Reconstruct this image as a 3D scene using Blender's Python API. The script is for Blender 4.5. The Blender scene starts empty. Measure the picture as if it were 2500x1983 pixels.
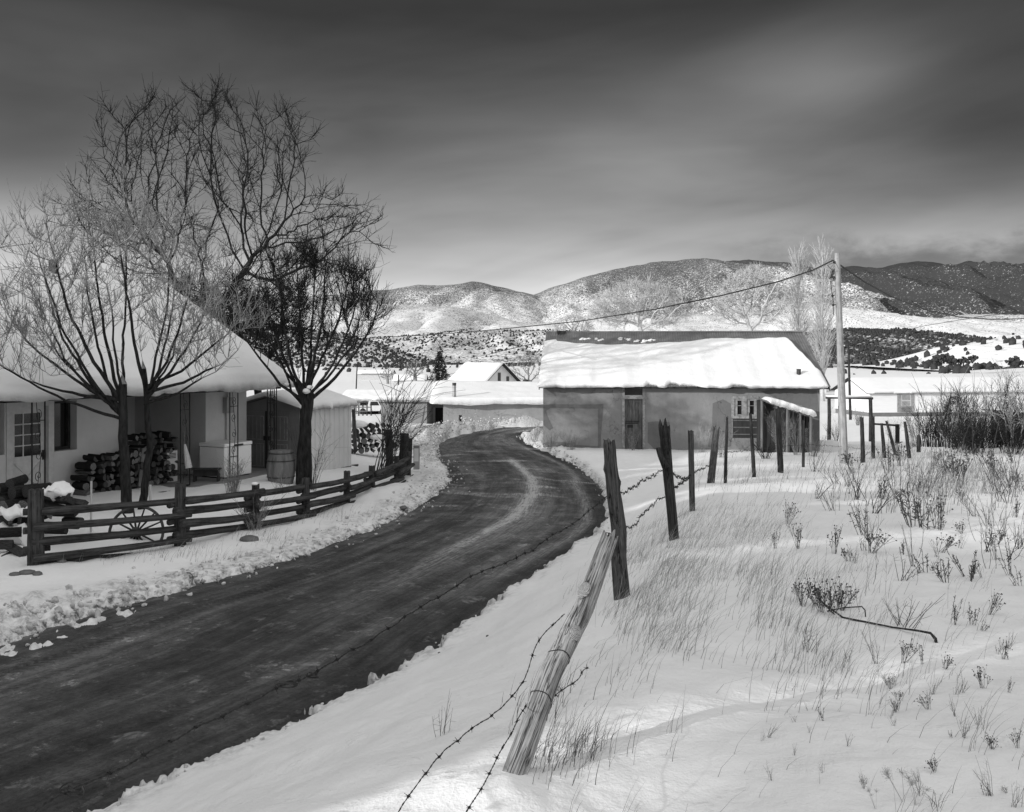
import bpy, math, random
import numpy as np
from mathutils import Vector, Matrix
R = math.radians
SC = bpy.context.scene
COL = SC.collection
random.seed(7)
RNG = np.random.default_rng(11)

# ------------------------------------------------------------ camera, sky, sun
F, CX, HZ, EYE = 2300.0, 1250.0, 860.0, 1.65      # focal length and horizon of the photograph, in its pixels; eye height
cam = bpy.data.cameras.new('camera'); cam_o = bpy.data.objects.new('camera', cam); COL.objects.link(cam_o)
cam.sensor_width = 36.0; cam.lens = 36.0 * F / 2500.0
cam.shift_y = -(991.5 - HZ) / 2500.0
cam.clip_start = 0.05; cam.clip_end = 60000
cam_o.location = (0, 0, EYE); cam_o.rotation_euler = (R(90), 0, 0)
SC.camera = cam_o

SUN_EL = R(15.0); SUN_XY = np.array([-0.87, -0.493])          # towards the sun: low, behind the camera on the left
sun = bpy.data.lights.new('sun', 'SUN'); sun.energy = 3.7; sun.angle = R(0.6); sun.color = (1, 1, 1)
sun_o = bpy.data.objects.new('sun', sun); COL.objects.link(sun_o)
to_sun = Vector((SUN_XY[0] * math.cos(SUN_EL), SUN_XY[1] * math.cos(SUN_EL), math.sin(SUN_EL)))
sun_o.rotation_euler = to_sun.to_track_quat('Z', 'Y').to_euler()

w = bpy.data.worlds.new('World'); SC.world = w; w.use_nodes = True
class NT:
    """short hand for wiring nodes"""
    def __init__(s, tree): s.t = tree; s.n = tree.nodes; s.l = tree.links
    def add(s, kind, **kw):
        n = s.n.new(kind)
        for k, v in kw.items(): setattr(n, k, v)
        return n
    def link(s, a, b): s.l.new(a, b)
    def put(s, sock, v):
        if hasattr(v, 'is_output'): s.l.new(v, sock)
        else: sock.default_value = v
    def math(s, op, a, b=None, c=None, clamp=False):
        n = s.n.new('ShaderNodeMath'); n.operation = op; n.use_clamp = clamp
        s.put(n.inputs[0], a)
        if b is not None: s.put(n.inputs[1], b)
        if c is not None: s.put(n.inputs[2], c)
        return n.outputs[0]
    def smooth(s, x, a, b, lo=0.0, hi=1.0):
        n = s.n.new('ShaderNodeMapRange'); n.interpolation_type = 'SMOOTHSTEP'
        s.put(n.inputs[0], x); n.inputs[1].default_value = a; n.inputs[2].default_value = b
        n.inputs[3].default_value = lo; n.inputs[4].default_value = hi
        return n.outputs[0]
    def ramp(s, x, pts, mode='LINEAR'):
        n = s.n.new('ShaderNodeValToRGB'); n.color_ramp.interpolation = mode
        e = n.color_ramp.elements
        while len(e) < len(pts): e.new(0.5)
        for k, (p, v) in enumerate(pts): e[k].position = p; e[k].color = (v, v, v, 1)
        s.put(n.inputs[0], x)
        return n.outputs[0]
    def noise(s, vec, scale, detail=4, rough=0.55, dist=0.0):
        n = s.n.new('ShaderNodeTexNoise'); n.inputs['Scale'].default_value = scale
        n.inputs['Detail'].default_value = detail; n.inputs['Roughness'].default_value = rough
        n.inputs['Distortion'].default_value = dist
        if vec is not None: s.l.new(vec, n.inputs['Vector'])
        return n.outputs['Fac']
    def mix(s, f, a, b):
        n = s.n.new('ShaderNodeMix'); n.data_type = 'FLOAT'; n.clamp_factor = True
        s.put(n.inputs[0], f); s.put(n.inputs[2], a); s.put(n.inputs[3], b)
        return n.outputs[0]
    def xyz(s, x, y, z):
        n = s.n.new('ShaderNodeCombineXYZ')
        for k, v in enumerate((x, y, z)): s.put(n.inputs[k], v)
        return n.outputs[0]
    def scale(s, vec, v):
        n = s.n.new('ShaderNodeVectorMath'); n.operation = 'MULTIPLY'
        s.l.new(vec, n.inputs[0]); n.inputs[1].default_value = v
        return n.outputs[0]

def make_sky():
    w.node_tree.nodes.clear()
    t = NT(w.node_tree)
    sky = t.add('ShaderNodeTexSky', sky_type='NISHITA'); sky.sun_disc = False
    sky.sun_elevation = SUN_EL; sky.sun_rotation = math.atan2(SUN_XY[0], SUN_XY[1])
    bw = t.add('ShaderNodeRGBToBW'); t.link(sky.outputs[0], bw.inputs[0])
    tc = t.add('ShaderNodeTexCoord'); sp = t.add('ShaderNodeSeparateXYZ'); t.link(tc.outputs['Generated'], sp.inputs[0])
    x, y, z = sp.outputs
    el = t.math('MULTIPLY', t.math('ARCSINE', z), 180 / math.pi)
    az = t.math('MULTIPLY', t.math('ARCTAN2', x, y), 180 / math.pi)
    # storm cloud ahead: bright strip along the hills, darkening upwards; open bright cloud overhead and behind
    n1 = t.noise(t.xyz(t.math('MULTIPLY', az, 0.035), t.math('MULTIPLY', el, 0.16), 3.1), 1.0, 4, 0.5, 0.4)
    el2 = t.math('ADD', el, t.math('MULTIPLY', t.math('SUBTRACT', n1, 0.5), 5.0))
    e = t.math('DIVIDE', el2, 90.0)
    front = t.ramp(e, [(0.0, 1.0), (3 / 90, .86), (6 / 90, .52), (9 / 90, .28), (12 / 90, .17), (16 / 90, .088), (20 / 90, .048), (28 / 90, .05), (45 / 90, .36), (60 / 90, .70), (1, .75)])
    n2 = t.noise(t.xyz(t.math('ADD', t.math('MULTIPLY', az, 0.055), t.math('MULTIPLY', el, -0.10)), t.math('MULTIPLY', el, 0.17), 8.7), 1.0, 4, 0.48, 0.5)
    n3 = t.noise(t.xyz(t.math('MULTIPLY', az, 0.10), t.math('MULTIPLY', el, 0.5), 1.3), 1.0, 4, 0.5, 0.3)
    var = t.math('MULTIPLY', t.math('ADD', 0.45, t.math('MULTIPLY', n2, 1.1)), t.math('ADD', 0.88, t.math('MULTIPLY', n3, 0.24)))
    front = t.math('MULTIPLY', front, var)
    # pale break in the cloud at the upper right, dark bank at the far right
    def blob(a0, e0, sa, se, amp):
        da = t.math('DIVIDE', t.math('SUBTRACT', az, a0), sa); de = t.math('DIVIDE', t.math('SUBTRACT', el, e0), se)
        r2 = t.math('ADD', t.math('MULTIPLY', da, da), t.math('MULTIPLY', de, de))
        return t.math('MULTIPLY', t.math('EXPONENT', t.math('MULTIPLY', r2, -1.0)), amp)
    nb = t.math('ADD', 0.3, t.math('MULTIPLY', n2, 1.4))
    front = t.math('ADD', front, t.math('MULTIPLY', blob(19.0, 15.5, 5.5, 2.2, 0.13), nb))
    front = t.math('ADD', front, t.math('MULTIPLY', blob(9.0, 11.0, 12.0, 3.5, 0.07), nb))
    front = t.math('MULTIPLY', front, t.math('SUBTRACT', 1.0, blob(28.0, 11.0, 9.0, 4.0, 0.62)))
    front = t.math('MULTIPLY', front, t.math('SUBTRACT', 1.0, blob(-27.0, 11.0, 8.0, 3.0, 0.40)))
    # low cloud lying on the right-hand mountains
    n4 = t.noise(t.xyz(t.math('MULTIPLY', az, 0.30), t.math('MULTIPLY', el, 0.65), 5.5), 1.0, 6, 0.6, 0.2)
    band = t.math('MULTIPLY', t.smooth(az, 9.0, 20.0), t.math('MULTIPLY', t.smooth(el, 4.0, 4.6), t.smooth(t.math('ADD', el, t.math('MULTIPLY', n4, -4.0)), 5.0, 2.6)))
    front = t.mix(t.math('MULTIPLY', band, 0.72), front, 0.10)
    yb = t.smooth(y, 0.0, 0.75)
    cloud = t.mix(yb, t.math('MULTIPLY', t.math('ADD', 0.75, t.math('MULTIPLY', n2, 0.5)), .94), front)
    # the hemisphere below the horizon only lights what the ground sheet does not cover
    col = t.math('ADD', t.math('MULTIPLY', cloud, 9.3), t.math('MULTIPLY', t.math('MULTIPLY', bw.outputs[0], 0.05), t.math('SUBTRACT', 1.0, yb)))
    bg = t.add('ShaderNodeBackground'); bg.inputs[1].default_value = 0.1
    cmb = t.xyz(col, col, col); t.link(cmb, bg.inputs[0])
    out = t.add('ShaderNodeOutputWorld'); t.link(bg.outputs[0], out.inputs[0])
make_sky()
SC.view_settings.view_transform = 'Standard'; SC.view_settings.look = 'None'
SC.view_settings.exposure = 0.0; SC.view_settings.gamma = 1.0; SC.view_settings.use_curve_mapping = False
SC.cycles.max_bounces = 5; SC.cycles.diffuse_bounces = 3; SC.cycles.transparent_max_bounces = 4
SC.cycles.use_denoising = True

# ------------------------------------------------------------ helpers
def at(px, py, Y):
    """the point of the photograph's pixel at distance Y"""
    return Vector(((px - CX) / F * Y, Y, EYE - (py - HZ) / F * Y))
def on_plane(px, py, p, n):
    """where the ray of a pixel meets the plane through p with normal n"""
    d = Vector(((px - CX) / F, 1.0, -(py - HZ) / F)); c = Vector((0, 0, EYE))
    return c + d * ((Vector(p) - c).dot(n) / d.dot(n))

_P = np.random.default_rng(5).permutation(512); _P = np.concatenate([_P, _P, _P])
_G = np.random.default_rng(6).uniform(0, 2 * np.pi, 512)
def perlin(x, y):
    x = np.asarray(x, float); y = np.asarray(y, float)
    xi = np.floor(x).astype(int); yi = np.floor(y).astype(int); xf = x - xi; yf = y - yi
    u = xf * xf * xf * (xf * (xf * 6 - 15) + 10); v = yf * yf * yf * (yf * (yf * 6 - 15) + 10)
    def g(ix, iy, dx, dy):
        a = _G[_P[(_P[ix & 511] + iy) & 511]]
        return np.cos(a) * dx + np.sin(a) * dy
    a = g(xi, yi, xf, yf); b = g(xi + 1, yi, xf - 1, yf); c = g(xi, yi + 1, xf, yf - 1); d = g(xi + 1, yi + 1, xf - 1, yf - 1)
    return ((a * (1 - u) + b * u) * (1 - v) + (c * (1 - u) + d * u) * v) * 1.4
def fbm(x, y, o=4, g=0.5, l=2.03):
    s = 0; a = 1.0
    for k in range(o):
        s = s + a * perlin(np.asarray(x) * l ** k + 17.3 * k, np.asarray(y) * l ** k - 9.1 * k); a *= g
    return s
def sstep(a, b, x):
    t = np.clip((np.asarray(x, float) - a) / (b - a), 0, 1); return t * t * (3 - 2 * t)

class MB:
    """collects shapes for ONE mesh"""
    def __init__(s): s.v = []; s.f = []
    def add(s, vs, fs):
        b = len(s.v); s.v.extend([tuple(p) for p in vs]); s.f.extend([tuple(i + b for i in f) for f in fs]); return s
    def box(s, lo, hi, M=None, jit=0.0):
        P = [Vector((x, y, z)) for z in (lo[2], hi[2]) for y in (lo[1], hi[1]) for x in (lo[0], hi[0])]
        if jit: P = [p + Vector([random.uniform(-jit, jit) for _ in range(3)]) for p in P]
        if M is not None: P = [M @ p for p in P]
        return s.add(P, [(0, 2, 3, 1), (4, 5, 7, 6), (0, 1, 5, 4), (2, 6, 7, 3), (0, 4, 6, 2), (1, 3, 7, 5)])
    def prism(s, poly, d):
        """polygon (list of points) pushed along d"""
        n = len(poly); d = Vector(d); P = [Vector(p) for p in poly]
        return s.add(P + [p + d for p in P], [tuple(range(n))[::-1], tuple(range(n, 2 * n))] + [(k, (k + 1) % n, n + (k + 1) % n, n + k) for k in range(n)])
    def tube(s, pts, rad, n=8, cap=True, wob=None):
        """round bar along pts; rad a number or one per point; wob(k, a) scales the radius"""
        P = [Vector(p) for p in pts]; m = len(P)
        if not hasattr(rad, '__len__'): rad = [rad] * m
        up = None; vs = []
        for k in range(m):
            t = (P[min(k + 1, m - 1)] - P[max(k - 1, 0)])
            t = t.normalized() if t.length > 1e-9 else Vector((0, 0, 1))
            if up is None:
                up = t.orthogonal().normalized()
            else:
                up = (up - t * up.dot(t)); up = up.normalized() if up.length > 1e-6 else t.orthogonal().normalized()
            sd = t.cross(up)
            for j in range(n):
                a = 2 * math.pi * j / n; r = rad[k] * (wob(k, a) if wob else 1.0)
                vs.append(P[k] + (up * math.cos(a) + sd * math.sin(a)) * r)
        fs = [(k * n + j, k * n + (j + 1) % n, (k + 1) * n + (j + 1) % n, (k + 1) * n + j) for k in range(m - 1) for j in range(n)]
        if cap: fs += [tuple(range(n))[::-1], tuple(range((m - 1) * n, m * n))]
        return s.add(vs, fs)
    def ico(s, c, r, sub=1, squash=(1, 1, 1), jit=0.15, rnd=random):
        V, Fc = ICO[sub]
        return s.add([Vector(c) + Vector((x * r * squash[0], y * r * squash[1], z * r * squash[2])) * (1 + rnd.uniform(-jit, jit)) for x, y, z in V], Fc)
def _ico():
    import bmesh
    out = {}
    for sub in (1, 2, 3):
        bm = bmesh.new(); bmesh.ops.create_icosphere(bm, subdivisions=sub, radius=1)
        out[sub] = ([tuple(v.co) for v in bm.verts], [tuple(v.index for v in f.verts) for f in bm.faces]); bm.free()
    return out
ICO = _ico()

def link_mesh(name, verts, faces, mat, parent=None, origin=None, smooth=True, attr=None):
    """links ONE mesh object; verts in world coordinates, put relative to origin (or to the parent's base)"""
    me = bpy.data.meshes.new(name)
    V = np.asarray(verts, float).reshape(-1, 3)
    base = np.zeros(3)
    if parent is not None: base = np.array(parent.location)
    elif origin is not None: base = np.array(origin, float)
    V = V - base
    if isinstance(faces, np.ndarray):
        nf, k = faces.shape
        me.vertices.add(len(V)); me.vertices.foreach_set('co', V.ravel().astype(np.float32))
        me.loops.add(nf * k); me.loops.foreach_set('vertex_index', faces.ravel().astype(np.int32))
        me.polygons.add(nf); me.polygons.foreach_set('loop_start', (np.arange(nf) * k).astype(np.int32))
        try: me.polygons.foreach_set('loop_total', np.full(nf, k, np.int32))
        except Exception: pass
        me.update(calc_edges=True)
    else:
        me.from_pydata([tuple(p) for p in V], [], faces); me.update()
    if smooth: me.polygons.foreach_set('use_smooth', np.ones(len(me.polygons), bool))
    if attr:
        for k, a in attr.items():
            me.attributes.new(k, 'FLOAT', 'POINT').data.foreach_set('value', np.asarray(a, np.float32).ravel())
    me.materials.append(mat)
    o = bpy.data.objects.new(name, me); COL.objects.link(o)
    if parent is not None: o.parent = parent
    elif origin is not None: o.location = tuple(base)
    return o
def build(mb, name, mat, parent=None, origin=None, smooth=False):
    return link_mesh(name, mb.v, mb.f, mat, parent, origin, smooth)
def part(mb, name, mat, parent, smooth=False):
    """child mesh; a mesh parent's own location is its base"""
    root = parent
    o = link_mesh(name, mb.v, mb.f, mat, None, None, smooth)
    base = Vector((0, 0, 0)); p = parent
    while p is not None: base += Vector(p.location); p = p.parent
    for v in o.data.vertices: v.co -= base
    o.parent = parent
    return o
def tag(o, label=None, cat=None, group=None, kind=None):
    if label: o['label'] = label
    if cat: o['category'] = cat
    if group: o['group'] = group
    if kind: o['kind'] = kind
    return o
def thing(name, loc, label, cat, group=None):
    o = bpy.data.objects.new(name, None); COL.objects.link(o); o.location = loc; o.empty_display_size = 0.2
    return tag(o, label, cat, group)
def copy_tree(o, parent=None):
    c = o.copy(); COL.objects.link(c)
    if parent is not None: c.parent = parent
    for ch in list(o.children): copy_tree(ch, c)
    return c
def grid_faces(nr, nc):
    i = np.arange(nr - 1)[:, None] * nc + np.arange(nc - 1)[None, :]
    return np.stack([i, i + 1, i + nc + 1, i + nc], -1).reshape(-1, 4)

# ------------------------------------------------------------ materials (all of them greys: the photograph is black and white)
def mat(name, v, rough=0.85, var=0.0, scale=6.0, bump=0.0, bscale=None, stretch=(1, 1, 1), coords='Object', spec=0.2, lo=None, hi=None, metal=0.0, detail=5):
    """plain procedural grey: v +- var by noise, with a bump"""
    m = bpy.data.materials.new(name); m.use_nodes = True
    t = NT(m.node_tree); b = t.n['Principled BSDF']
    b.inputs['Roughness'].default_value = rough; b.inputs['Specular IOR Level'].default_value = spec; b.inputs['Metallic'].default_value = metal
    tc = t.add('ShaderNodeTexCoord'); vec = t.scale(tc.outputs[coords], stretch)
    if var:
        f = t.noise(vec, scale, detail, 0.6)
        c = t.ramp(f, [(0.28, max(0.0, v - var) if lo is None else lo), (0.72, v + var if hi is None else hi)])
        t.link(c, b.inputs['Base Color'])
    else: b.inputs['Base Color'].default_value = (v, v, v, 1)
    if bump:
        bn = t.add('ShaderNodeBump'); bn.inputs['Strength'].default_value = 1.0; bn.inputs['Distance'].default_value = bump
        t.link(t.noise(vec, bscale or scale * 3, 5, 0.6), bn.inputs['Height']); t.link(bn.outputs[0], b.inputs['Normal'])
    return m

def wood(name, dark, light, ring=18.0, along=1.2, bump=0.006, crack=0.5):
    """weathered grain running along the object's own z axis: fine fibres, long dark checks, blotches"""
    m = bpy.data.materials.new(name); m.use_nodes = True
    t = NT(m.node_tree); b = t.n['Principled BSDF']; b.inputs['Roughness'].default_value = 0.9; b.inputs['Specular IOR Level'].default_value = 0.12
    tc = t.add('ShaderNodeTexCoord'); P = tc.outputs['Object']
    fib = t.noise(t.scale(P, (ring * 5, ring * 5, along * 2.2)), 1.0, 6, 0.7, 0.3)
    wide = t.noise(t.scale(P, (ring, ring, along)), 1.0, 4, 0.6, 0.4)
    chk = t.noise(t.scale(P, (ring * 2.2, ring * 2.2, along * .8)), 1.0, 3, 0.5, 0.8)
    blot = t.noise(P, 6.0, 4, 0.6)
    cr = t.smooth(t.math('ABSOLUTE', t.math('SUBTRACT', chk, .5)), .0, .028, 1.0 - crack, 1.0)
    g = t.math('ADD', t.math('MULTIPLY', fib, .55), t.math('ADD', t.math('MULTIPLY', wide, .25), t.math('MULTIPLY', blot, .20)))
    col = t.math('MULTIPLY', t.mix(t.smooth(g, .36, .62), dark, light), cr)
    t.link(t.xyz(col, col, col), b.inputs['Base Color'])
    bn = t.add('ShaderNodeBump'); bn.inputs['Strength'].default_value = 1.0; bn.inputs['Distance'].default_value = bump
    t.link(t.math('ADD', t.math('MULTIPLY', fib, .5), t.math('MULTIPLY', cr, .6)), bn.inputs['Height']); t.link(bn.outputs[0], b.inputs['Normal'])
    return m

def snow_mat(name, dirt=False, fine=1.0):
    m = bpy.data.materials.new(name); m.use_nodes = True
    t = NT(m.node_tree); b = t.n['Principled BSDF']; b.inputs['Roughness'].default_value = 0.75; b.inputs['Specular IOR Level'].default_value = 0.25
    tc = t.add('ShaderNodeTexCoord'); P = tc.outputs['Object']
    n1 = t.noise(P, 1.3 * fine, 6, 0.55); n2 = t.noise(P, 14.0 * fine, 5, 0.6); n3 = t.noise(P, 70.0 * fine, 2, 0.6)
    col = t.math('ADD', 0.80, t.math('MULTIPLY', t.math('SUBTRACT', n1, 0.5), 0.10))
    if dirt:
        at_ = t.add('ShaderNodeAttribute', attribute_name='dirt')
        f = t.math('MULTIPLY', at_.outputs['Fac'], t.math('ADD', 0.25, t.math('MULTIPLY', t.smooth(t.noise(P, 9.0, 6, 0.68), 0.38, 0.68), 1.15)), clamp=True)
        col = t.mix(f, col, 0.10)
    t.link(t.xyz(col, col, col), b.inputs['Base Color'])
    n5 = t.noise(P, 28.0 * fine, 4, 0.7)
    pit = t.smooth(t.noise(P, 5.0 * fine, 4, 0.6), .55, .72)
    h = t.math('ADD', t.math('MULTIPLY', t.math('MULTIPLY', n5, pit), 0.012), t.math('ADD', t.math('MULTIPLY', n2, 0.013), t.math('ADD', t.math('MULTIPLY', n1, 0.05), t.math('MULTIPLY', n3, 0.004))))
    bn = t.add('ShaderNodeBump'); bn.inputs['Strength'].default_value = 0.8; bn.inputs['Distance'].default_value = 1.0
    t.link(h, bn.inputs['Height']); t.link(bn.outputs[0], b.inputs['Normal'])
    return m
M_SNOW = snow_mat('snow'); M_GSNOW = snow_mat('ground_snow', True)
M_FIELD = M_GSNOW
# ------------------------------------------------------------ the lie of the land
ROAD_L = [(-21, -17), (-14, -4), (-10, 2.5), (-7.4, 7.2), (-5.85, 10.66), (-5.45, 11.9), (-4.6, 13.46), (-3.69, 15.3), (-2.63, 18.8), (-1.99, 22.2), (-1.67, 26), (-1.76, 28.3),
          (-2.68, 34.8), (-3.2, 40.6), (-2.7, 46.7), (-.73, 52.5), (1.7, 54.6), (6, 56.5), (13, 58)]
ROAD_R = [(-16, -18), (-9, -5), (-5.5, 1.5), (-2.8, 6.63), (-2.18, 7.6), (-1.57, 8.7), (-1.1, 9.65), (-.68, 11.3), (.01, 13.3), (1.0, 16.3), (1.63, 18.2), (1.98, 20), (2.27, 23.9), (2.24, 28.3),
          (1.86, 32.9), (.84, 39.2), (.26, 43.3), (.41, 47.2), (1.64, 50.2), (6, 52.5), (13, 54)]
def chaikin(p, k=2):
    p = np.array(p, float)
    for _ in range(k):
        q = np.empty((2 * len(p), 2)); q[0] = p[0]; q[-1] = p[-1]
        q[1:-1:2] = p[:-1] * .75 + p[1:] * .25; q[2:-1:2] = p[:-1] * .25 + p[1:] * .75
        p = q
    return p
FENCE_L = np.array([(-9.6, 11.0), (-7.58, 15.0), (-5.74, 16.3), (-5.03, 18.5), (-4.33, 19.8), (-3.87, 22.1), (-3.67, 24.7), (-3.15, 25.7), (-3.02, 27.6), (-3.6, 33), (-5, 42)])
EL, ER = chaikin(ROAD_L), chaikin(ROAD_R)
def sdist(x, y, line, side):
    """signed distance to an open line, positive on the given side (+1 right, -1 left of its direction)"""
    best = np.full(x.shape, 1e9); sg = np.ones(x.shape)
    for (ax, ay), (bx, by) in zip(line[:-1], line[1:]):
        dx, dy = bx - ax, by - ay
        t = np.clip(((x - ax) * dx + (y - ay) * dy) / (dx * dx + dy * dy + 1e-12), 0, 1)
        qx, qy = x - ax - t * dx, y - ay - t * dy
        d = qx * qx + qy * qy
        c = (x - ax) * dy - (y - ay) * dx
        m = d < best - 1e-12
        best = np.where(m, d, best); sg = np.where(m, np.sign(c), sg)
    return np.sqrt(best) * sg * side
def zroad(y): return -1.45 - .021 * np.clip(y, -30, 60)
def valley(x, y):
    st = 38 + (56 - 38) * (1 - sstep(9, 16, x))
    return np.interp(y - st, [0, 10, 50, 110, 300, 950, 3000], [0, -.7, -2.6, -3.3, -4.9, -7.6, -8.5])
def ground(x, y, fine=True):
    """height of the snow surface, with its dirt; arrays in, arrays out"""
    x = np.asarray(x, float); y = np.asarray(y, float)
    sL, sR = sdist(x, y, EL, -1), sdist(x, y, ER, 1)
    right = sR > sL
    sd = np.maximum(sL, sR)
    zr = zroad(y)
    near = np.exp(-np.abs(y - 10) / 60)
    fld = .3 - .078 * np.clip(y, -6, 60)
    fld = np.maximum(fld, zr + .06) + .05 * np.exp(-((fld - zr - .06) / .25) ** 2)
    # right: bank up to the field.  left: yard a little above the road
    tR = np.clip(sd / (2.55 + 1.15 * sstep(9.5, 5.0, y)), 0, 1); tR = .55 * tR + .45 * sstep(0, 1, tR)
    zR = zr + .11 + tR * (fld - zr - .11)
    sF = sdist(x, y, FENCE_L, -1)
    yard = .27 * sstep(.25, 2.6, sF) * (1 - sstep(30, 40, y)) + .05
    zL = zr + yard
    z = np.where(right, zR, zL)
    wv = fbm(x * .9, y * .9, 3) * .13
    s2 = sd + wv * sstep(-1.2, 0, sd) * (0.5 + 0.5 * near) * (1 - sstep(1, 3, sd)) + fbm(x * 3.1, y * 3.1, 5, .66) * np.where(right, .19, .10)
    edge = sstep(-.05, .16, s2)
    z = zr - .16 + edge * (z - zr + .16)
    # ploughed lumps along the left edge, heaviest close by and on the outside of the far bend
    lump = np.zeros(x.shape); dirt = np.zeros(x.shape)
    if fine:
        onl = ~right
        hv = np.where(onl, .15 + .30 * sstep(14.5, 11.5, y) * sstep(1, 8, y) + .50 * sstep(34, 44, y), .12 + .35 * sstep(30, 40, y)) * (1 - sstep(62, 75, y))
        wd = np.where(onl, .9 + .8 * sstep(15, 11, y) + 3.2 * sstep(35, 44, y) * (1 - sstep(52, 56, y)), .45 + .6 * sstep(30, 42, y))
        bandp = sstep(-.25, .12, s2) * (1 - sstep(wd * .6, wd * 1.5, sd))
        nz = fbm(x * 2.2, y * 1.7, 5, .58)
        lump = bandp * hv * (np.abs(nz) * .34 + .05 + .08 * nz)
        berm = np.where(onl, .42 * sstep(38, 46, y), 0) * np.exp(-((sd - 1.0) / .75) ** 2) * (1 - sstep(60, 70, y))
        lump += berm * (.8 + .5 * fbm(x * 1.7, y * 1.7, 4))
        # slush thrown on to the road close by on the left
        sl = onl * sstep(-1.5, -.4, sd + .5 * fbm(x * .8, y * .8 + 4, 3)) * sstep(13.6, 11.8, y) * sstep(6, 9, y)
        lump += sl * (1 - edge) * (.10 + .16 * np.abs(nz))
        dirt = np.clip(bandp * np.where(onl, .55 + .25 * sstep(30, 40, y), .30) * (.6 + .8 * nz) + .9 * np.exp(-((s2 - .02) / .10) ** 2) * np.where(onl, 1, .75), 0, 1)
        dirt = np.maximum(dirt, sl * (1 - edge) * .35)
        und = fbm(x * .45 + 3, y * .45, 4) * .07 + fbm(x * 1.6, y * 1.6 + 7, 4) * .022
        z = z + und * sstep(.15, 1.0, sd) * (1 - .5 * sstep(60, 100, y)) + lump
    # little heap at the foot of the leaning post
    z = z + .07 * np.exp(-(((x + .03) / .22) ** 2 + ((y - 3.6) / .25) ** 2))
    z = z + valley(x, y) + (y > 60) * fbm(x * .011, y * .011, 3) * sstep(60, 200, y) * 1.2
    mound = 2.9 * np.exp(-(((x - 125) / 52) ** 2 + ((y - 260) / 40) ** 2)) + 4.5 * np.exp(-(((x - 215) / 50) ** 2 + ((y - 330) / 50) ** 2))
    return z + mound, dirt
def gz(x, y):
    z, _ = ground(np.array([x]), np.array([y])); return float(z[0])
def gpos(px, py, lo=2.5, hi=130.0):
    """where the ray of a pixel first meets the ground"""
    ys = np.exp(np.linspace(math.log(lo), math.log(hi), 900)); xs = (px - CX) / F * ys; zs = EYE - (py - HZ) / F * ys
    g, _ = ground(xs, ys); k = int(np.argmax(zs <= g))
    return Vector((xs[k], ys[k], g[k]))

def make_ground():
    inv = np.arange(1 / 2.3, 1 / 64.0, -.00118); rows = np.concatenate([np.linspace(-45, 2.2, 30), 1 / inv, np.exp(np.linspace(math.log(66), math.log(16000), 90))])
    a = np.concatenate([-np.geomspace(8, .76, 26), np.arange(-.74, .7401, .0026), np.geomspace(.76, 8, 26)])
    S = np.where(rows > 4, rows, 4 - .0 * rows) ; S = np.where(rows < 4, 4 + .35 * (4 - rows) * 0 + np.clip(2.3 - rows, 0, 50) * .05, S)
    X = a[None, :] * S[:, None]; Y = np.repeat(rows[:, None], len(a), 1)
    Z, D = ground(X.ravel(), Y.ravel())
    o = link_mesh('snow_ground', np.stack([X.ravel(), Y.ravel(), Z], -1), grid_faces(len(rows), len(a)), M_GSNOW, attr={'dirt': D})
    tag(o, kind='structure')
make_ground()

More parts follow.
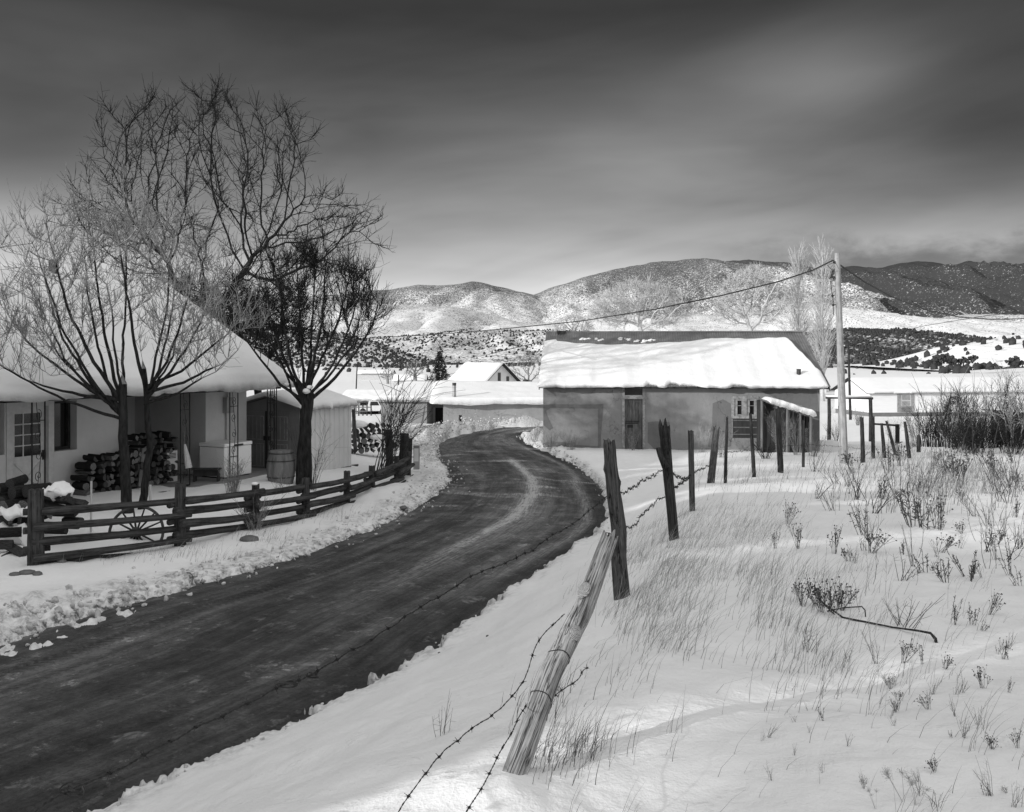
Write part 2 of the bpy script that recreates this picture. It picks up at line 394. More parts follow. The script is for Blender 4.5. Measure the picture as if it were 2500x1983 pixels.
def road_mat():
    m = bpy.data.materials.new('packed_road'); m.use_nodes = True
    t = NT(m.node_tree); b = t.n['Principled BSDF']; b.inputs['Specular IOR Level'].default_value = .35
    u = t.add('ShaderNodeAttribute', attribute_name='across').outputs['Fac']; v = t.add('ShaderNodeAttribute', attribute_name='along').outputs['Fac']
    tc = t.add('ShaderNodeTexCoord'); P = tc.outputs['Object']
    flow = t.xyz(t.math('MULTIPLY', u, 4.6), t.math('MULTIPLY', v, .13), 0.0)
    big = t.noise(flow, 1.0, 4, .6, .5)
    strk = t.noise(t.xyz(t.math('MULTIPLY', u, 30), t.math('MULTIPLY', v, .38), 2.0), 1.0, 6, .68, .5)
    fine = t.noise(t.xyz(t.math('MULTIPLY', u, 110), t.math('MULTIPLY', v, 1.3), 6.0), 1.0, 5, .7, .3)
    mott = t.noise(P, 1.1, 6, .65); grit = t.noise(P, 26, 5, .75); grit2 = t.noise(P, 90, 2, .6)
    base = t.math('ADD', t.math('MULTIPLY', big, .36), t.math('ADD', t.math('MULTIPLY', strk, .24), t.math('ADD', t.math('MULTIPLY', t.noise(P, 2.2, 8, .72), .30), t.math('MULTIPLY', fine, .10))))
    c = t.ramp(base, [(.405, .050), (.47, .115), (.52, .20), (.575, .36)])
    c = t.math('MULTIPLY', c, t.ramp(grit, [(.34, .50), (.46, 1.0), (.64, 1.3)]))
    clod = t.smooth(t.math('ADD', t.noise(P, 3.2, 7, .78), t.math('MULTIPLY', strk, .25)), .55, .49)
    c = t.math('MULTIPLY', c, t.math('ADD', .42, t.math('MULTIPLY', clod, .68)))
    # wet dark strip under the right-hand bank
    c = t.math('MULTIPLY', c, t.math('SUBTRACT', 1.0, t.math('MULTIPLY', t.smooth(t.math('ADD', u, t.math('MULTIPLY', t.math('SUBTRACT', mott, .5), .16)), .90, .96), .5)))
    # dry snow dust left between the wheel tracks and drifted across the bend
    def line(c0, wd, f, amp, v0, v1, v2, v3):
        cc = t.math('ADD', c0, t.math('MULTIPLY', t.math('SUBTRACT', t.noise(t.xyz(t.math('MULTIPLY', v, f), 0.0, 7.0 + c0 * 9), 1.0, 3, .5), .5), .18))
        d = t.math('DIVIDE', t.math('SUBTRACT', u, cc), wd)
        g = t.math('EXPONENT', t.math('MULTIPLY', t.math('MULTIPLY', d, d), -1))
        return t.math('MULTIPLY', t.math('MULTIPLY', g, amp), t.math('MULTIPLY', t.smooth(v, v0, v1), t.smooth(v, v2, v3, 1, 0)))
    dust = line(.56, .032, .11, 1.5, 29.0, 37.0, 47.0, 50.5)
    dust = t.math('ADD', dust, line(.60, .09, .13, .35, 24.0, 33.0, 42.0, 48.0))
    dust = t.math('ADD', dust, line(.90, .03, .16, .45, 28, 33, 52, 60))
    dust = t.math('ADD', dust, line(.72, .12, .10, .55, 60, 70, 100, 110))
    dust = t.math('ADD', dust, line(.45, .05, .10, .40, 58, 66, 100, 110))
    dust = t.math('ADD', dust, line(.82, .06, .10, .85, 62, 68, 78, 82))
    across = t.noise(t.xyz(t.math('MULTIPLY', u, 1.5), t.math('ADD', t.math('MULTIPLY', v, .62), t.math('MULTIPLY', u, .8)), 4.0), 1.0, 4, .55, .6)
    dust = t.math('ADD', dust, t.math('MULTIPLY', t.math('MULTIPLY', t.smooth(across, .55, .70), .8), t.math('MULTIPLY', t.smooth(v, 34, 40), t.smooth(v, 52, 58, 1, 0))))
    dust = t.math('MULTIPLY', dust, t.math('MULTIPLY', t.ramp(t.noise(P, 9, 7, .78), [(.34, .1), (.60, 1.5)]), t.ramp(fine, [(.38, .25), (.58, 1.25)])))
    c = t.mix(t.math('MULTIPLY', dust, .80, clamp=True), c, .48)
    wet = t.noise(P, 1.7, 4, .6)
    ice = t.smooth(t.noise(t.xyz(t.math('MULTIPLY', u, 8), t.math('MULTIPLY', v, 1.1), 9.0), 1.0, 6, .68, .4), .61, .70)
    c = t.mix(t.math('MULTIPLY', ice, .55), c, .34)
    # treads
    chev = t.math('SINE', t.math('ADD', t.math('MULTIPLY', v, 55), t.math('MULTIPLY', t.math('ABSOLUTE', t.math('SUBTRACT', t.math('FRACT', t.math('MULTIPLY', u, 22)), .5)), 9)))
    tm = t.math('ADD', line(.26, .035, .07, 1, 0, 5, 34, 40), line(.33, .02, .07, .8, 0, 5, 33, 40))
    tm = t.math('ADD', tm, line(.74, .03, .07, .55, 0, 5, 45, 52))
    c = t.math('MULTIPLY', c, t.math('SUBTRACT', 1.0, t.math('MULTIPLY', t.math('MULTIPLY', t.math('MINIMUM', tm, 1.0), t.ramp(mott, [(.38, .25), (.55, 1.0)])), t.math('ADD', .34, t.math('MULTIPLY', t.smooth(chev, -.2, .5), .34)))))
    t.link(t.xyz(c, c, c), b.inputs['Base Color'])
    t.link(t.ramp(wet, [(.35, .62), (.6, .9)]), b.inputs['Roughness'])
    h = t.math('ADD', t.math('MULTIPLY', strk, .06), t.math('ADD', t.math('MULTIPLY', grit, .030), t.math('MULTIPLY', grit2, .006)))
    h = t.math('ADD', h, t.math('ADD', t.math('MULTIPLY', mott, .03), t.math('MULTIPLY', t.math('MULTIPLY', chev, tm), .022)))
    bn = t.add('ShaderNodeBump'); bn.inputs['Strength'].default_value = 1; bn.inputs['Distance'].default_value = 1.1
    t.link(h, bn.inputs['Height']); t.link(bn.outputs[0], b.inputs['Normal'])
    return m
def resample(p, n):
    d = np.concatenate([[0], np.cumsum(np.hypot(*np.diff(p, axis=0).T))]); q = np.linspace(0, d[-1], n)
    return np.stack([np.interp(q, d, p[:, 0]), np.interp(q, d, p[:, 1])], -1)
def make_road():
    # pair the two edges through matching stations so that the strip never skews
    keys = [((-21, -17), (-16, -18)), ((-7.4, 7.2), (-2.8, 6.6)), ((-4.6, 13.46), (-.5, 11.6)), ((-2.63, 18.8), (1.6, 18.1)), ((-1.67, 26), (2.27, 25.6)), ((-2.68, 34.8), (1.5, 35)), ((-3.2, 41.5), (.3, 42.6)), ((-1.5, 51), (.75, 48.6)), ((1.7, 54.6), (2.2, 50.6)), ((13, 58), (13, 54))]
    PL, PR = resample(EL, 600), resample(ER, 600); L = []; Rr = []
    for (a, b) in zip(keys[:-1], keys[1:]):
        for P, out, k in ((PL, L, 0), (PR, Rr, 1)):
            i0 = int(np.argmin(np.hypot(*(P - a[k]).T))); i1 = int(np.argmin(np.hypot(*(P - b[k]).T)))
            out.append(resample(P[i0:i1 + 1], 40)[:-1])
    L = np.concatenate(L); Rr = np.concatenate(Rr); n = len(L)
    mid = (L + Rr) / 2; al = np.concatenate([[0], np.cumsum(np.hypot(*np.diff(mid, axis=0).T))]); al -= al[int(np.argmin(np.hypot(*(mid - (-5.2, 6.9)).T)))] - 22.0
    us = np.linspace(-.14, 1.14, 33); V = []; U = []; A = []
    for k in range(n):
        for u in us:
            p = L[k] * (1 - u) + Rr[k] * u; V.append((p[0], p[1], 0)); U.append(u); A.append(al[k])
    V = np.array(V); U = np.array(U); A = np.array(A)
    V[:, 2] = zroad(V[:, 1]) + .05 * (1 - (2 * U - 1) ** 2) - .012 * np.exp(-((U - .28) / .05) ** 2) - .012 * np.exp(-((U - .74) / .05) ** 2) + fbm(V[:, 0] * .8, V[:, 1] * .8, 3) * .012 + valley(V[:, 0], V[:, 1]) * 0
    V[:, 2] += np.where((U < 0) | (U > 1), -.05 * np.minimum(np.abs(U - .5) - .5, .14) / .14, 0)
    o = link_mesh('road', V, grid_faces(n, len(us)), road_mat(), attr={'across': U, 'along': A}); tag(o, kind='structure')
make_road()

# ------------------------------------------------------------ mountains and hills, each at its own distance
def hill_mat(name, dens, scale, dens_hi=None, z0=0, z1=500, snow=.80, tree=.10, pscale=.004):
    """snow with a cover of dark trees: a speckle whose density changes with height and in big patches"""
    m = bpy.data.materials.new(name); m.use_nodes = True
    t = NT(m.node_tree); b = t.n['Principled BSDF']; b.inputs['Roughness'].default_value = .95; b.inputs['Specular IOR Level'].default_value = 0
    P = t.add('ShaderNodeTexCoord').outputs['Object']; sp = t.add('ShaderNodeSeparateXYZ'); t.link(P, sp.inputs[0])
    f = t.noise(t.scale(P, (1, .55, 1.0)), scale, 3, .75); f2 = t.noise(P, scale * .32, 3, .6)
    patch = t.noise(P, pscale, 4, .6)
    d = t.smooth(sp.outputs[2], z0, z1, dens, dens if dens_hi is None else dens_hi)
    gl = t.add('ShaderNodeAttribute', attribute_name='gully').outputs['Fac']  # denser trees in gullies, also putting the folds' shade into the colour
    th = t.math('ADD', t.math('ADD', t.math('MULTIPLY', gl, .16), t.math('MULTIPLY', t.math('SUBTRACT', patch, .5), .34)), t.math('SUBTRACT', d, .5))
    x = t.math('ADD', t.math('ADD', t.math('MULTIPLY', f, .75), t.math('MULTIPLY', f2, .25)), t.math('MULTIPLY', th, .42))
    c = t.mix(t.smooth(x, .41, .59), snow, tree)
    t.link(t.xyz(c, c, c), b.inputs['Base Color'])
    return m
def hill(name, Yc, depth, crest, m, amp, fx, seed, foot=-9.0, nx=260, nv=60, px0=-500, px1=3000, jag=0.0, shape=1.0, back=.35, gul=1.0):
    pts = np.array(sorted(crest), float)
    px = np.linspace(max(px0, pts[0, 0]), min(px1, pts[-1, 0]), nx)
    ip = np.interp(px, pts[:, 0], pts[:, 1])
    ker = np.hanning(9); ker /= ker.sum(); ip = np.convolve(np.pad(ip, 4, mode='edge'), ker, 'valid')
    X = (px - CX) / F * Yc; top = EYE - (ip - HZ) / F * Yc
    if jag: top = top + fbm(X * jag, X * 0 + seed, 4) * Yc * .0016
    v = np.concatenate([np.linspace(0, 1, nv), np.linspace(1, 1 + back, 8)[1:]])
    V = np.empty((len(v), nx, 3)); GU = np.zeros((len(v), nx))
    for k, vv in enumerate(v):
        y = Yc - depth * (1 - vv)
        if vv <= 1:
            s = vv ** shape; env = math.sin(math.pi * vv ** .8) ** .8
            wx = X / Yc * 10 * fx + fbm(X / Yc * 7 * fx, X * 0 + vv * 2.2 + seed, 3) * .55
            rg = 1 - 2 * np.abs(perlin(wx, X * 0 + seed * 3.1 + vv * .55 * gul)); rg2 = 1 - 2 * np.abs(perlin(wx * 2.3 + vv * 1.3, X * 0 + seed + vv * 1.1 * gul))
            GU[k] = -(rg * .7 + rg2 * .45) * env
            h = foot + (top - foot) * s + 1.55 * amp * (top - foot) * env * (rg * .62 + rg2 * .30 + .25 * fbm(X / Yc * 60, X * 0 + vv * 9, 4))
        else: h = foot + (top - foot) * (1 - ((vv - 1) / back) ** 1.5 * .7)
        V[k, :, 0] = X; V[k, :, 1] = y; V[k, :, 2] = h
    o = link_mesh(name, V.reshape(-1, 3), grid_faces(len(v), nx), m, attr={'gully': GU})
    return tag(o, kind='structure'), V
hill('mountain', 9800, 3500, [(1500, 760), (1640, 668), (1720, 645), (1786, 637), (1855, 635), (1913, 642), (1995, 657), (2100, 655), (2230, 660), (2400, 740)], hill_mat('far_mountain', .70, .11, .86, 100, 700, pscale=.0012, tree=.07), .12, 1.0, 2.2, nv=50, jag=.004)
hill('mountain', 8200, 3600, [(1700, 790), (1850, 720), (1950, 674), (2076, 652), (2145, 656), (2238, 637), (2320, 651), (2412, 660), (2500, 655), (2700, 668), (3000, 690)], hill_mat('cloud_shaded_mountain', .76, .10, .97, 60, 420, pscale=.0012, tree=.055), .17, 1.25, 4.7, nv=70, jag=.005, shape=.9)  # cloud shadow put into the colour as denser, darker tree cover
hill('mountain', 7600, 3300, [(960, 830), (1100, 770), (1240, 742), (1310, 717), (1380, 691), (1450, 668), (1520, 655), (1588, 641), (1650, 634), (1716, 629), (1786, 638), (1856, 650), (1920, 668), (2000, 705), (2100, 740), (2200, 780)], hill_mat('main_mountain', .55, .12, .70, 60, 480, pscale=.0014), .13, 1.15, 1.3, nv=70, jag=.005)
hill('mountain', 6900, 2700, [(-600, 745), (0, 738), (300, 735), (700, 722), (830, 722), (900, 712), (960, 705), (1010, 698), (1067, 696), (1120, 694), (1171, 688), (1229, 702), (1287, 717), (1350, 735), (1420, 762), (1500, 800)], hill_mat('left_mountain', .45, .13, .66, 60, 400, pscale=.0015), .12, 1.3, 7.9, nv=60, jag=.005)
hill('foothill', 4600, 1900, [(-600, 775), (500, 770), (800, 752), (950, 742), (1040, 744), (1130, 752), (1220, 772), (1290, 795), (1360, 780), (1470, 768), (1600, 772), (1720, 768), (1850, 752), (1960, 742), (2060, 752), (2150, 770), (2260, 778), (2380, 764), (2500, 770), (2700, 760), (3000, 770)], hill_mat('foothill', .37, .17, .47, 20, 190, pscale=.003), .12, 2.1, 3.3, nv=60, jag=.008)
_, HM = hill('hill', 1650, 700, [(300, 790), (600, 812), (760, 818), (860, 826), (960, 824), (1050, 814), (1150, 806), (1330, 806), (1500, 812), (1700, 818), (1900, 840), (2050, 860)], hill_mat('wooded_hill', .50, .28, .56, 0, 60, pscale=.01), .13, 3.0, 9.1, nv=40, jag=.02)
_, HD = hill('hill', 1150, 420, [(1700, 830), (1800, 824), (1900, 816), (1990, 808), (2080, 803), (2190, 803), (2240, 812), (2290, 832), (2340, 848), (2420, 862), (2500, 872), (2600, 884)], hill_mat('dark_mesa', .74, .32, .80, 0, 25, pscale=.012), .10, 3.4, 5.5, nv=40, jag=.02)
_, HL = hill('hill', 900, 300, [(400, 775), (620, 790), (760, 806), (840, 816), (900, 832), (960, 852), (1010, 870), (1050, 882), (1085, 892)], hill_mat('near_hillside', .50, .36, .56, 0, 20, pscale=.02), .08, 3.1, 6.5, nv=36, jag=.03)
_, HR = hill('hill', 620, 260, [(2080, 893), (2160, 888), (2230, 878), (2290, 858), (2340, 842), (2400, 832), (2460, 822), (2520, 812), (2650, 800), (2900, 780)], hill_mat('right_hillside', .22, .20, .26, 0, 20, pscale=.02), .10, 3.3, 8.5, nv=36, jag=.03)

# junipers and pinyons scattered over the nearer hills: far woods, one mass each
M_JUN = mat('juniper', .05, .95, .02, .6, spec=0)
def wood_on(V, n, r0, r1, seed, thr=0.0, fscale=.02, vmin=.02, name='hillside_trees'):
    rs = np.random.default_rng(seed); base = np.array(ICO[1][0]); fc = np.array(ICO[1][1]); nv_, nx_ = V.shape[:2]
    out = []; cnt = 0
    while cnt < n:
        a = rs.uniform(vmin, .86, 1)[0] * (nv_ - 2); b = rs.uniform(0, 1) * (nx_ - 2); i, j = int(a), int(b)
        p = V[i, j] * (1 - (b - j)) + V[i, j + 1] * (b - j); p = p * (1 - (a - i)) + (a - i) * V[i + 1, j]
        if perlin(p[0] * fscale, p[1] * fscale) + .3 * rs.normal() < thr: 
            if rs.random() < .93: continue
        r = rs.uniform(r0, r1); q = base * r * (1 + rs.uniform(-.3, .3, (len(base), 1))) * np.array([1, 1, rs.uniform(.9, 1.4)]) + p + np.array([0, 0, r * .5])
        out.append(q); cnt += 1
    VV = np.concatenate(out); FF = np.concatenate([fc + len(base) * k for k in range(n)])
    return link_mesh(name, VV, FF, M_JUN)
tag(wood_on(HD, 7500, .8, 1.7, 1, -.45), 'dark pinyon and juniper wood covering the low mesa right of the utility pole', 'trees', kind='stuff')
tag(wood_on(HL, 3000, .6, 1.3, 2, -.30, .03), 'dark pinyon wood on the low hillside behind the yard trees', 'trees', kind='stuff')
tag(wood_on(HM, 4600, .8, 1.7, 3, -.1, .01), 'scattered pinyon wood on the snowy hill behind the village', 'trees', kind='stuff')
tag(wood_on(HR, 520, .9, 2.3, 4, .02, .02), 'clumps of dark juniper on the snowy slope at the far right', 'trees', kind='stuff')
def valley_wood():
    rs = np.random.default_rng(21); base = np.array(ICO[1][0]); fc = np.array(ICO[1][1]); out = []
    for x0, x1, y0, y1, n, r0, r1 in ((-190, -20, 420, 700, 130, .5, 1.2), (-60, 25, 700, 940, 200, .7, 1.5), (70, 190, 330, 500, 70, .8, 2.2), (150, 420, 600, 860, 260, .8, 1.7), (-160, -60, 300, 400, 14, .6, 1.2)):
        for _ in range(n):
            x, y = rs.uniform(x0, x1), rs.uniform(y0, y1)
            if perlin(x * .02, y * .02) < -.1: continue
            r = rs.uniform(r0, r1); out.append(base * r * (1 + rs.uniform(-.3, .3, (len(base), 1))) * np.array([1, 1, 1.2]) + np.array([x, y, gz(x, y) + r * .5]))
    tag(link_mesh('valley_trees', np.concatenate(out), np.concatenate([fc + len(base) * k for k in range(len(out))]), M_JUN), 'small dark trees dotted over the snowy valley floor', 'trees', kind='stuff')
valley_wood()

# unseen blob screen added behind the camera to put the foreground in shade
def shade_screen():
    rs = np.random.default_rng(31); base = np.array(ICO[1][0]); fc = np.array(ICO[1][1]); out = []
    A = -SUN_XY; Q = np.array([-A[1], A[0]]); D = 30.0; tn = math.tan(SUN_EL)
    for q in np.arange(-34, 62, .36):
        topz = 10.8 + 1.5 * perlin(q * .21, 3.3) + 1.2 * perlin(q * .9, 1.7)
        for z in np.arange(-1.5, topz + .6, .5):
            fine_ = 2.2 < q < 4.6 and z > 7.0                                      # smaller, denser blobs round the gap
            for rep in range(14 if fine_ else 2):
                qq, zz, dd = q + rs.uniform(-.3, .3), z + rs.uniform(-.3, .3), D + rs.uniform(0, 4)
                if zz > topz: continue
                r = rs.uniform(.15, .25) if fine_ else rs.uniform(.42, .62)
                hz = zz + (D - dd) * tn
                hit = False
                for (hq, hh, wq, wh) in GAPS:
                    if abs(qq - hq) < wq + r * .62 and abs(hz - hh) < wh + r * .62: hit = True
                if hit: continue
                p = -A * dd + Q * qq
                out.append(base * r * (1 + rs.uniform(-.3, .3, (len(base), 1))) + np.array([p[0], p[1], zz]))
    o = link_mesh('added_shade_screen', np.concatenate(out), np.concatenate([fc + len(base) * k for k in range(len(out))]), M_JUN)
    tag(o, 'unseen dark screen of blobs added behind the camera to shade the lane', 'trees', kind='stuff')
# holes shaped into the added screen so sun reaches the leaning post
GAPS = [(3.1, 8.36, .50, .28), (3.42, 8.86, .10, .22), (3.60, 9.2, .09, .20)]
shade_screen()

M_CLOD = mat('dirty_snow', .50, .9, .28, 5, .010, 30)
def clods():
    """broken lumps of ploughed snow along both road edges"""
    rs = np.random.default_rng(17); base = np.array(ICO[1][0]); fc = np.array(ICO[1][1]); out = []
    for line, side in ((EL, -1), (ER, 1)):
        P = resample(line, 3000); T = np.gradient(P, axis=0); T /= np.linalg.norm(T, axis=1)[:, None]; N = np.stack([T[:, 1], -T[:, 0]], -1) * side
        k = np.nonzero((P[:, 1] > 6) & (P[:, 1] < 54))[0]
        for _ in range(2600 if side < 0 else 380):
            i = rs.choice(k); y = P[i, 1]
            if side < 0: far = y > 33; big = y < 14; d = rs.normal(.35, .35) if not far else abs(rs.normal(0, 1.3)); r = rs.uniform(.008, .032) * (1.5 if big else 1) * (1.5 if far else 1)
            else: d = rs.normal(.14, .10); r = rs.uniform(.006, .020) * (2.2 if y > 30 else 1)
            if side < 0 and 16 < y < 32 and rs.random() < .5: continue
            q = P[i] + N[i] * d; out.append((q, r))
    XY = np.array([o[0] for o in out]); Z, _ = ground(XY[:, 0], XY[:, 1]); zr = zroad(XY[:, 1]); Z = np.maximum(Z, zr + .02)
    V = [base * r * (1 + rs.uniform(-.5, .5, (len(base), 1))) * rs.uniform(.7, 1.4, 3) + np.array([q[0], q[1], z + r * .15]) for (q, r), z in zip(out, Z)]
    tag(link_mesh('snow_clods', np.concatenate(V), np.concatenate([fc + len(base) * k for k in range(len(V))]), M_CLOD, smooth=False), 'broken lumps of dirty ploughed snow strewn along both road edges', 'snow', kind='stuff')
clods()
# ------------------------------------------------------------ materials of the buildings
def adobe(name, v):
    """mud plaster: clouded, stained, finely cracked and gritty"""
    m = bpy.data.materials.new(name); m.use_nodes = True
    t = NT(m.node_tree); b = t.n['Principled BSDF']; b.inputs['Roughness'].default_value = .95; b.inputs['Specular IOR Level'].default_value = .05
    P = t.add('ShaderNodeTexCoord').outputs['Object']
    a = t.noise(P, .7, 6, .62); c = t.noise(P, 3.5, 6, .7); g = t.noise(P, 38, 3, .7); runs = t.noise(t.scale(P, (5, 5, .5)), 1.0, 5, .65)
    col = t.math('MULTIPLY', v, t.math('ADD', .42, t.math('ADD', t.math('MULTIPLY', a, .55), t.math('ADD', t.math('MULTIPLY', c, .36), t.math('MULTIPLY', runs, .25)))))
    vo = t.add('ShaderNodeTexVoronoi', feature='DISTANCE_TO_EDGE'); vo.inputs['Scale'].default_value = .9
    wp = t.add('ShaderNodeVectorMath', operation='ADD'); nn = t.add('ShaderNodeTexNoise'); nn.inputs['Scale'].default_value = 2.5; t.link(P, nn.inputs['Vector']); t.link(P, wp.inputs[0]); t.link(nn.outputs['Color'], wp.inputs[1]); t.link(wp.outputs[0], vo.inputs['Vector'])
    ck = t.math('ADD', t.smooth(vo.outputs['Distance'], .0, .012, .55, 1.0), t.smooth(t.noise(P, 1.1, 3, .5), .42, .60, .45, 0.0), clamp=True)
    pk = t.smooth(t.noise(P, 16, 5, .75), .30, .38, .6, 1.0)
    col = t.math('MULTIPLY', t.math('MULTIPLY', col, ck), pk)
    t.link(t.xyz(col, col, col), b.inputs['Base Color'])
    bn = t.add('ShaderNodeBump'); bn.inputs['Strength'].default_value = 1; bn.inputs['Distance'].default_value = .03
    t.link(t.math('ADD', t.math('MULTIPLY', c, .7), t.math('ADD', t.math('MULTIPLY', g, .25), t.math('MULTIPLY', ck, .4))), bn.inputs['Height']); t.link(bn.outputs[0], b.inputs['Normal'])
    return m
M_ADOBE = adobe('adobe_plaster', .235)
M_ADOBE2 = adobe('adobe_dark_patch', .15)
M_ADOBE3 = adobe('adobe_pale', .30)
M_PLASTER = mat('white_plaster', .52, .9, .05, 1.6, .006, 10, spec=.1)
M_DARKW = mat('dark_boards', .035, .9, .018, 5, .006, 12, stretch=(1, 1, .15))
M_GREYW = mat('grey_boards', .14, .9, .06, 6, .005, 14, stretch=(1, 1, .15))
M_WHITEW = mat('white_painted_wood', .50, .7, .06, 8, .003, 20)
M_WORNW = mat('worn_painted_wood', .26, .85, .12, 9, .005, 18)
M_DOORW = mat('weathered_door', .11, .85, .06, 5, .006, 14, stretch=(3, 3, .5))
M_GLASS = mat('dark_glass', .012, .08, 0, spec=.5)
M_DARK = mat('dark_opening', .010, .9)
M_IRON = mat('black_iron', .012, .55, .004, 12, spec=.4)
M_TIN = mat('galvanised_tin', .30, .45, .10, 3, .002, 20, metal=.35)
M_RUST = mat('dark_pipe', .05, .7, .03, 8)
M_ROOFTIN = mat('corrugated_tin', .16, .5, .05, 2.0, .002, 16, metal=.3, stretch=(1, 1, 1))
M_FREEZ = mat('white_enamel', .78, .35, .02, 3, spec=.5)
M_CONC = mat('concrete', .20, .9, .05, 3, .004, 16)
M_BARREL = mat('old_barrel_wood', .15, .85, .07, 3.5, .006, 12, stretch=(3, 3, .4))
M_METALS = mat('shed_metal', .62, .45, .04, 2, spec=.4)
M_SIDE0 = mat('pale_gable_wall', .62, .85, .05, 1.5)
M_SHEDD = mat('shed_front', .16, .55, .03, 2)
M_TRIM = mat('dark_trim', .03, .8, .02, 6)

class Frame:
    """a building's own axes: u along its front, v into its depth, w up"""
    def __init__(s, o, ang):
        s.o = Vector(o); s.u = Vector((math.cos(ang), math.sin(ang), 0)); s.v = Vector((-math.sin(ang), math.cos(ang), 0))
        s.M = Matrix((( s.u.x, s.v.x, 0, s.o.x), (s.u.y, s.v.y, 0, s.o.y), (0, 0, 1, s.o.z), (0, 0, 0, 1)))
    def P(s, u, v, w): return s.M @ Vector((u, v, w))
    def px(s, x, y, v=0.0):
        """(u, w) where a pixel's ray meets the plane at depth v"""
        p = s.M.inverted() @ on_plane(x, y, s.P(0, v, 0), s.v); return p.x, p.z
    def box(s, mb, lo, hi, jit=0.0): return mb.box(lo, hi, s.M, jit)
    def rect(s, mb, x0, y0, x1, y1, v0, v1, vp=0.0):
        """a box whose front outline covers the pixels' rectangle on the plane v = vp"""
        a = s.px(x0, y1, vp); b = s.px(x1, y0, vp)
        return s.box(mb, (min(a[0], b[0]), v0, min(a[1], b[1])), (max(a[0], b[0]), v1, max(a[1], b[1])))

def wall_with_holes(fr, mb, u0, u1, w0, w1, v0, v1, holes):
    """front wall slab with rectangular openings, made of butted boxes"""
    us = sorted(set([u0, u1] + [h[0] for h in holes] + [h[1] for h in holes]))
    for a, b in zip(us[:-1], us[1:]):
        if b - a < 1e-4: continue
        cuts = sorted([(h[2], h[3]) for h in holes if h[0] <= a + 1e-5 and h[1] >= b - 1e-5]); z = w0
        for c0, c1 in cuts:
            if c0 > z: fr.box(mb, (a, v0, z), (b, v1, c0))
            z = max(z, c1)
        if z < w1: fr.box(mb, (a, v0, z), (b, v1, w1))
    return mb

def snow_slab(org, eu, ev, nrm, fn, nu=90, nv=40, seed=0, mb=None):
    """a blanket of snow on a slope. org + u*eu + v*ev is the slope; fn(s) gives (v0, v1) of the blanket for s in 0..1 and
    thickness; edges are rounded"""
    org, eu, ev, nrm = Vector(org), Vector(eu), Vector(ev), Vector(nrm)
    mb = mb or MB(); S = np.linspace(0, 1, nu); T = np.linspace(0, 1, nv)
    top = []; bot = []
    for i, s in enumerate(S):
        v0, v1, th = fn(s)
        es = min(1.0, min(s, 1 - s) * nu / 4.5); es = math.sqrt(max(0, 1 - (1 - es) ** 2))
        for j, t in enumerate(T):
            v = v0 + (v1 - v0) * t
            d0 = min(1, (v - v0) / (th * .55)); d1 = min(1, (v1 - v) / .25)
            e = math.sqrt(max(0, 1 - (1 - d0) ** 2)) * math.sqrt(max(0, 1 - (1 - d1) ** 2)) * es
            h = th * e * (1 + .13 * float(fbm(s * 7 + seed, v * .9, 3)) + .03 * float(perlin(s * 40, v * 4 + seed)))
            sag = -.45 * th * max(0, 1 - (v - v0) / .22) ** 2 * es * (1 + .55 * float(fbm(s * 9 + seed, 3.3, 4)))
            p = org + eu * s + ev * v
            top.append(p + nrm * (h + .012) + Vector((0, 0, sag))); bot.append(p + nrm * .008 + Vector((0, 0, sag * .9)))
    f = []; n = nu * nv
    for i in range(nu - 1):
        for j in range(nv - 1):
            a = i * nv + j; f.append((a, a + nv, a + nv + 1, a + 1)); f.append((n + a, n + a + 1, n + a + nv + 1, n + a + nv))
    for i in range(nu - 1):
        for j in (0, nv - 1):
            a = i * nv + j; q = (a, n + a, n + a + nv, a + nv); f.append(q if j == 0 else q[::-1])
    for j in range(nv - 1):
        for i in (0, nu - 1):
            a = i * nv + j; q = (a, a + 1, n + a + 1, n + a); f.append(q if i == 0 else q[::-1])
    mb.add(top + bot, f); return mb

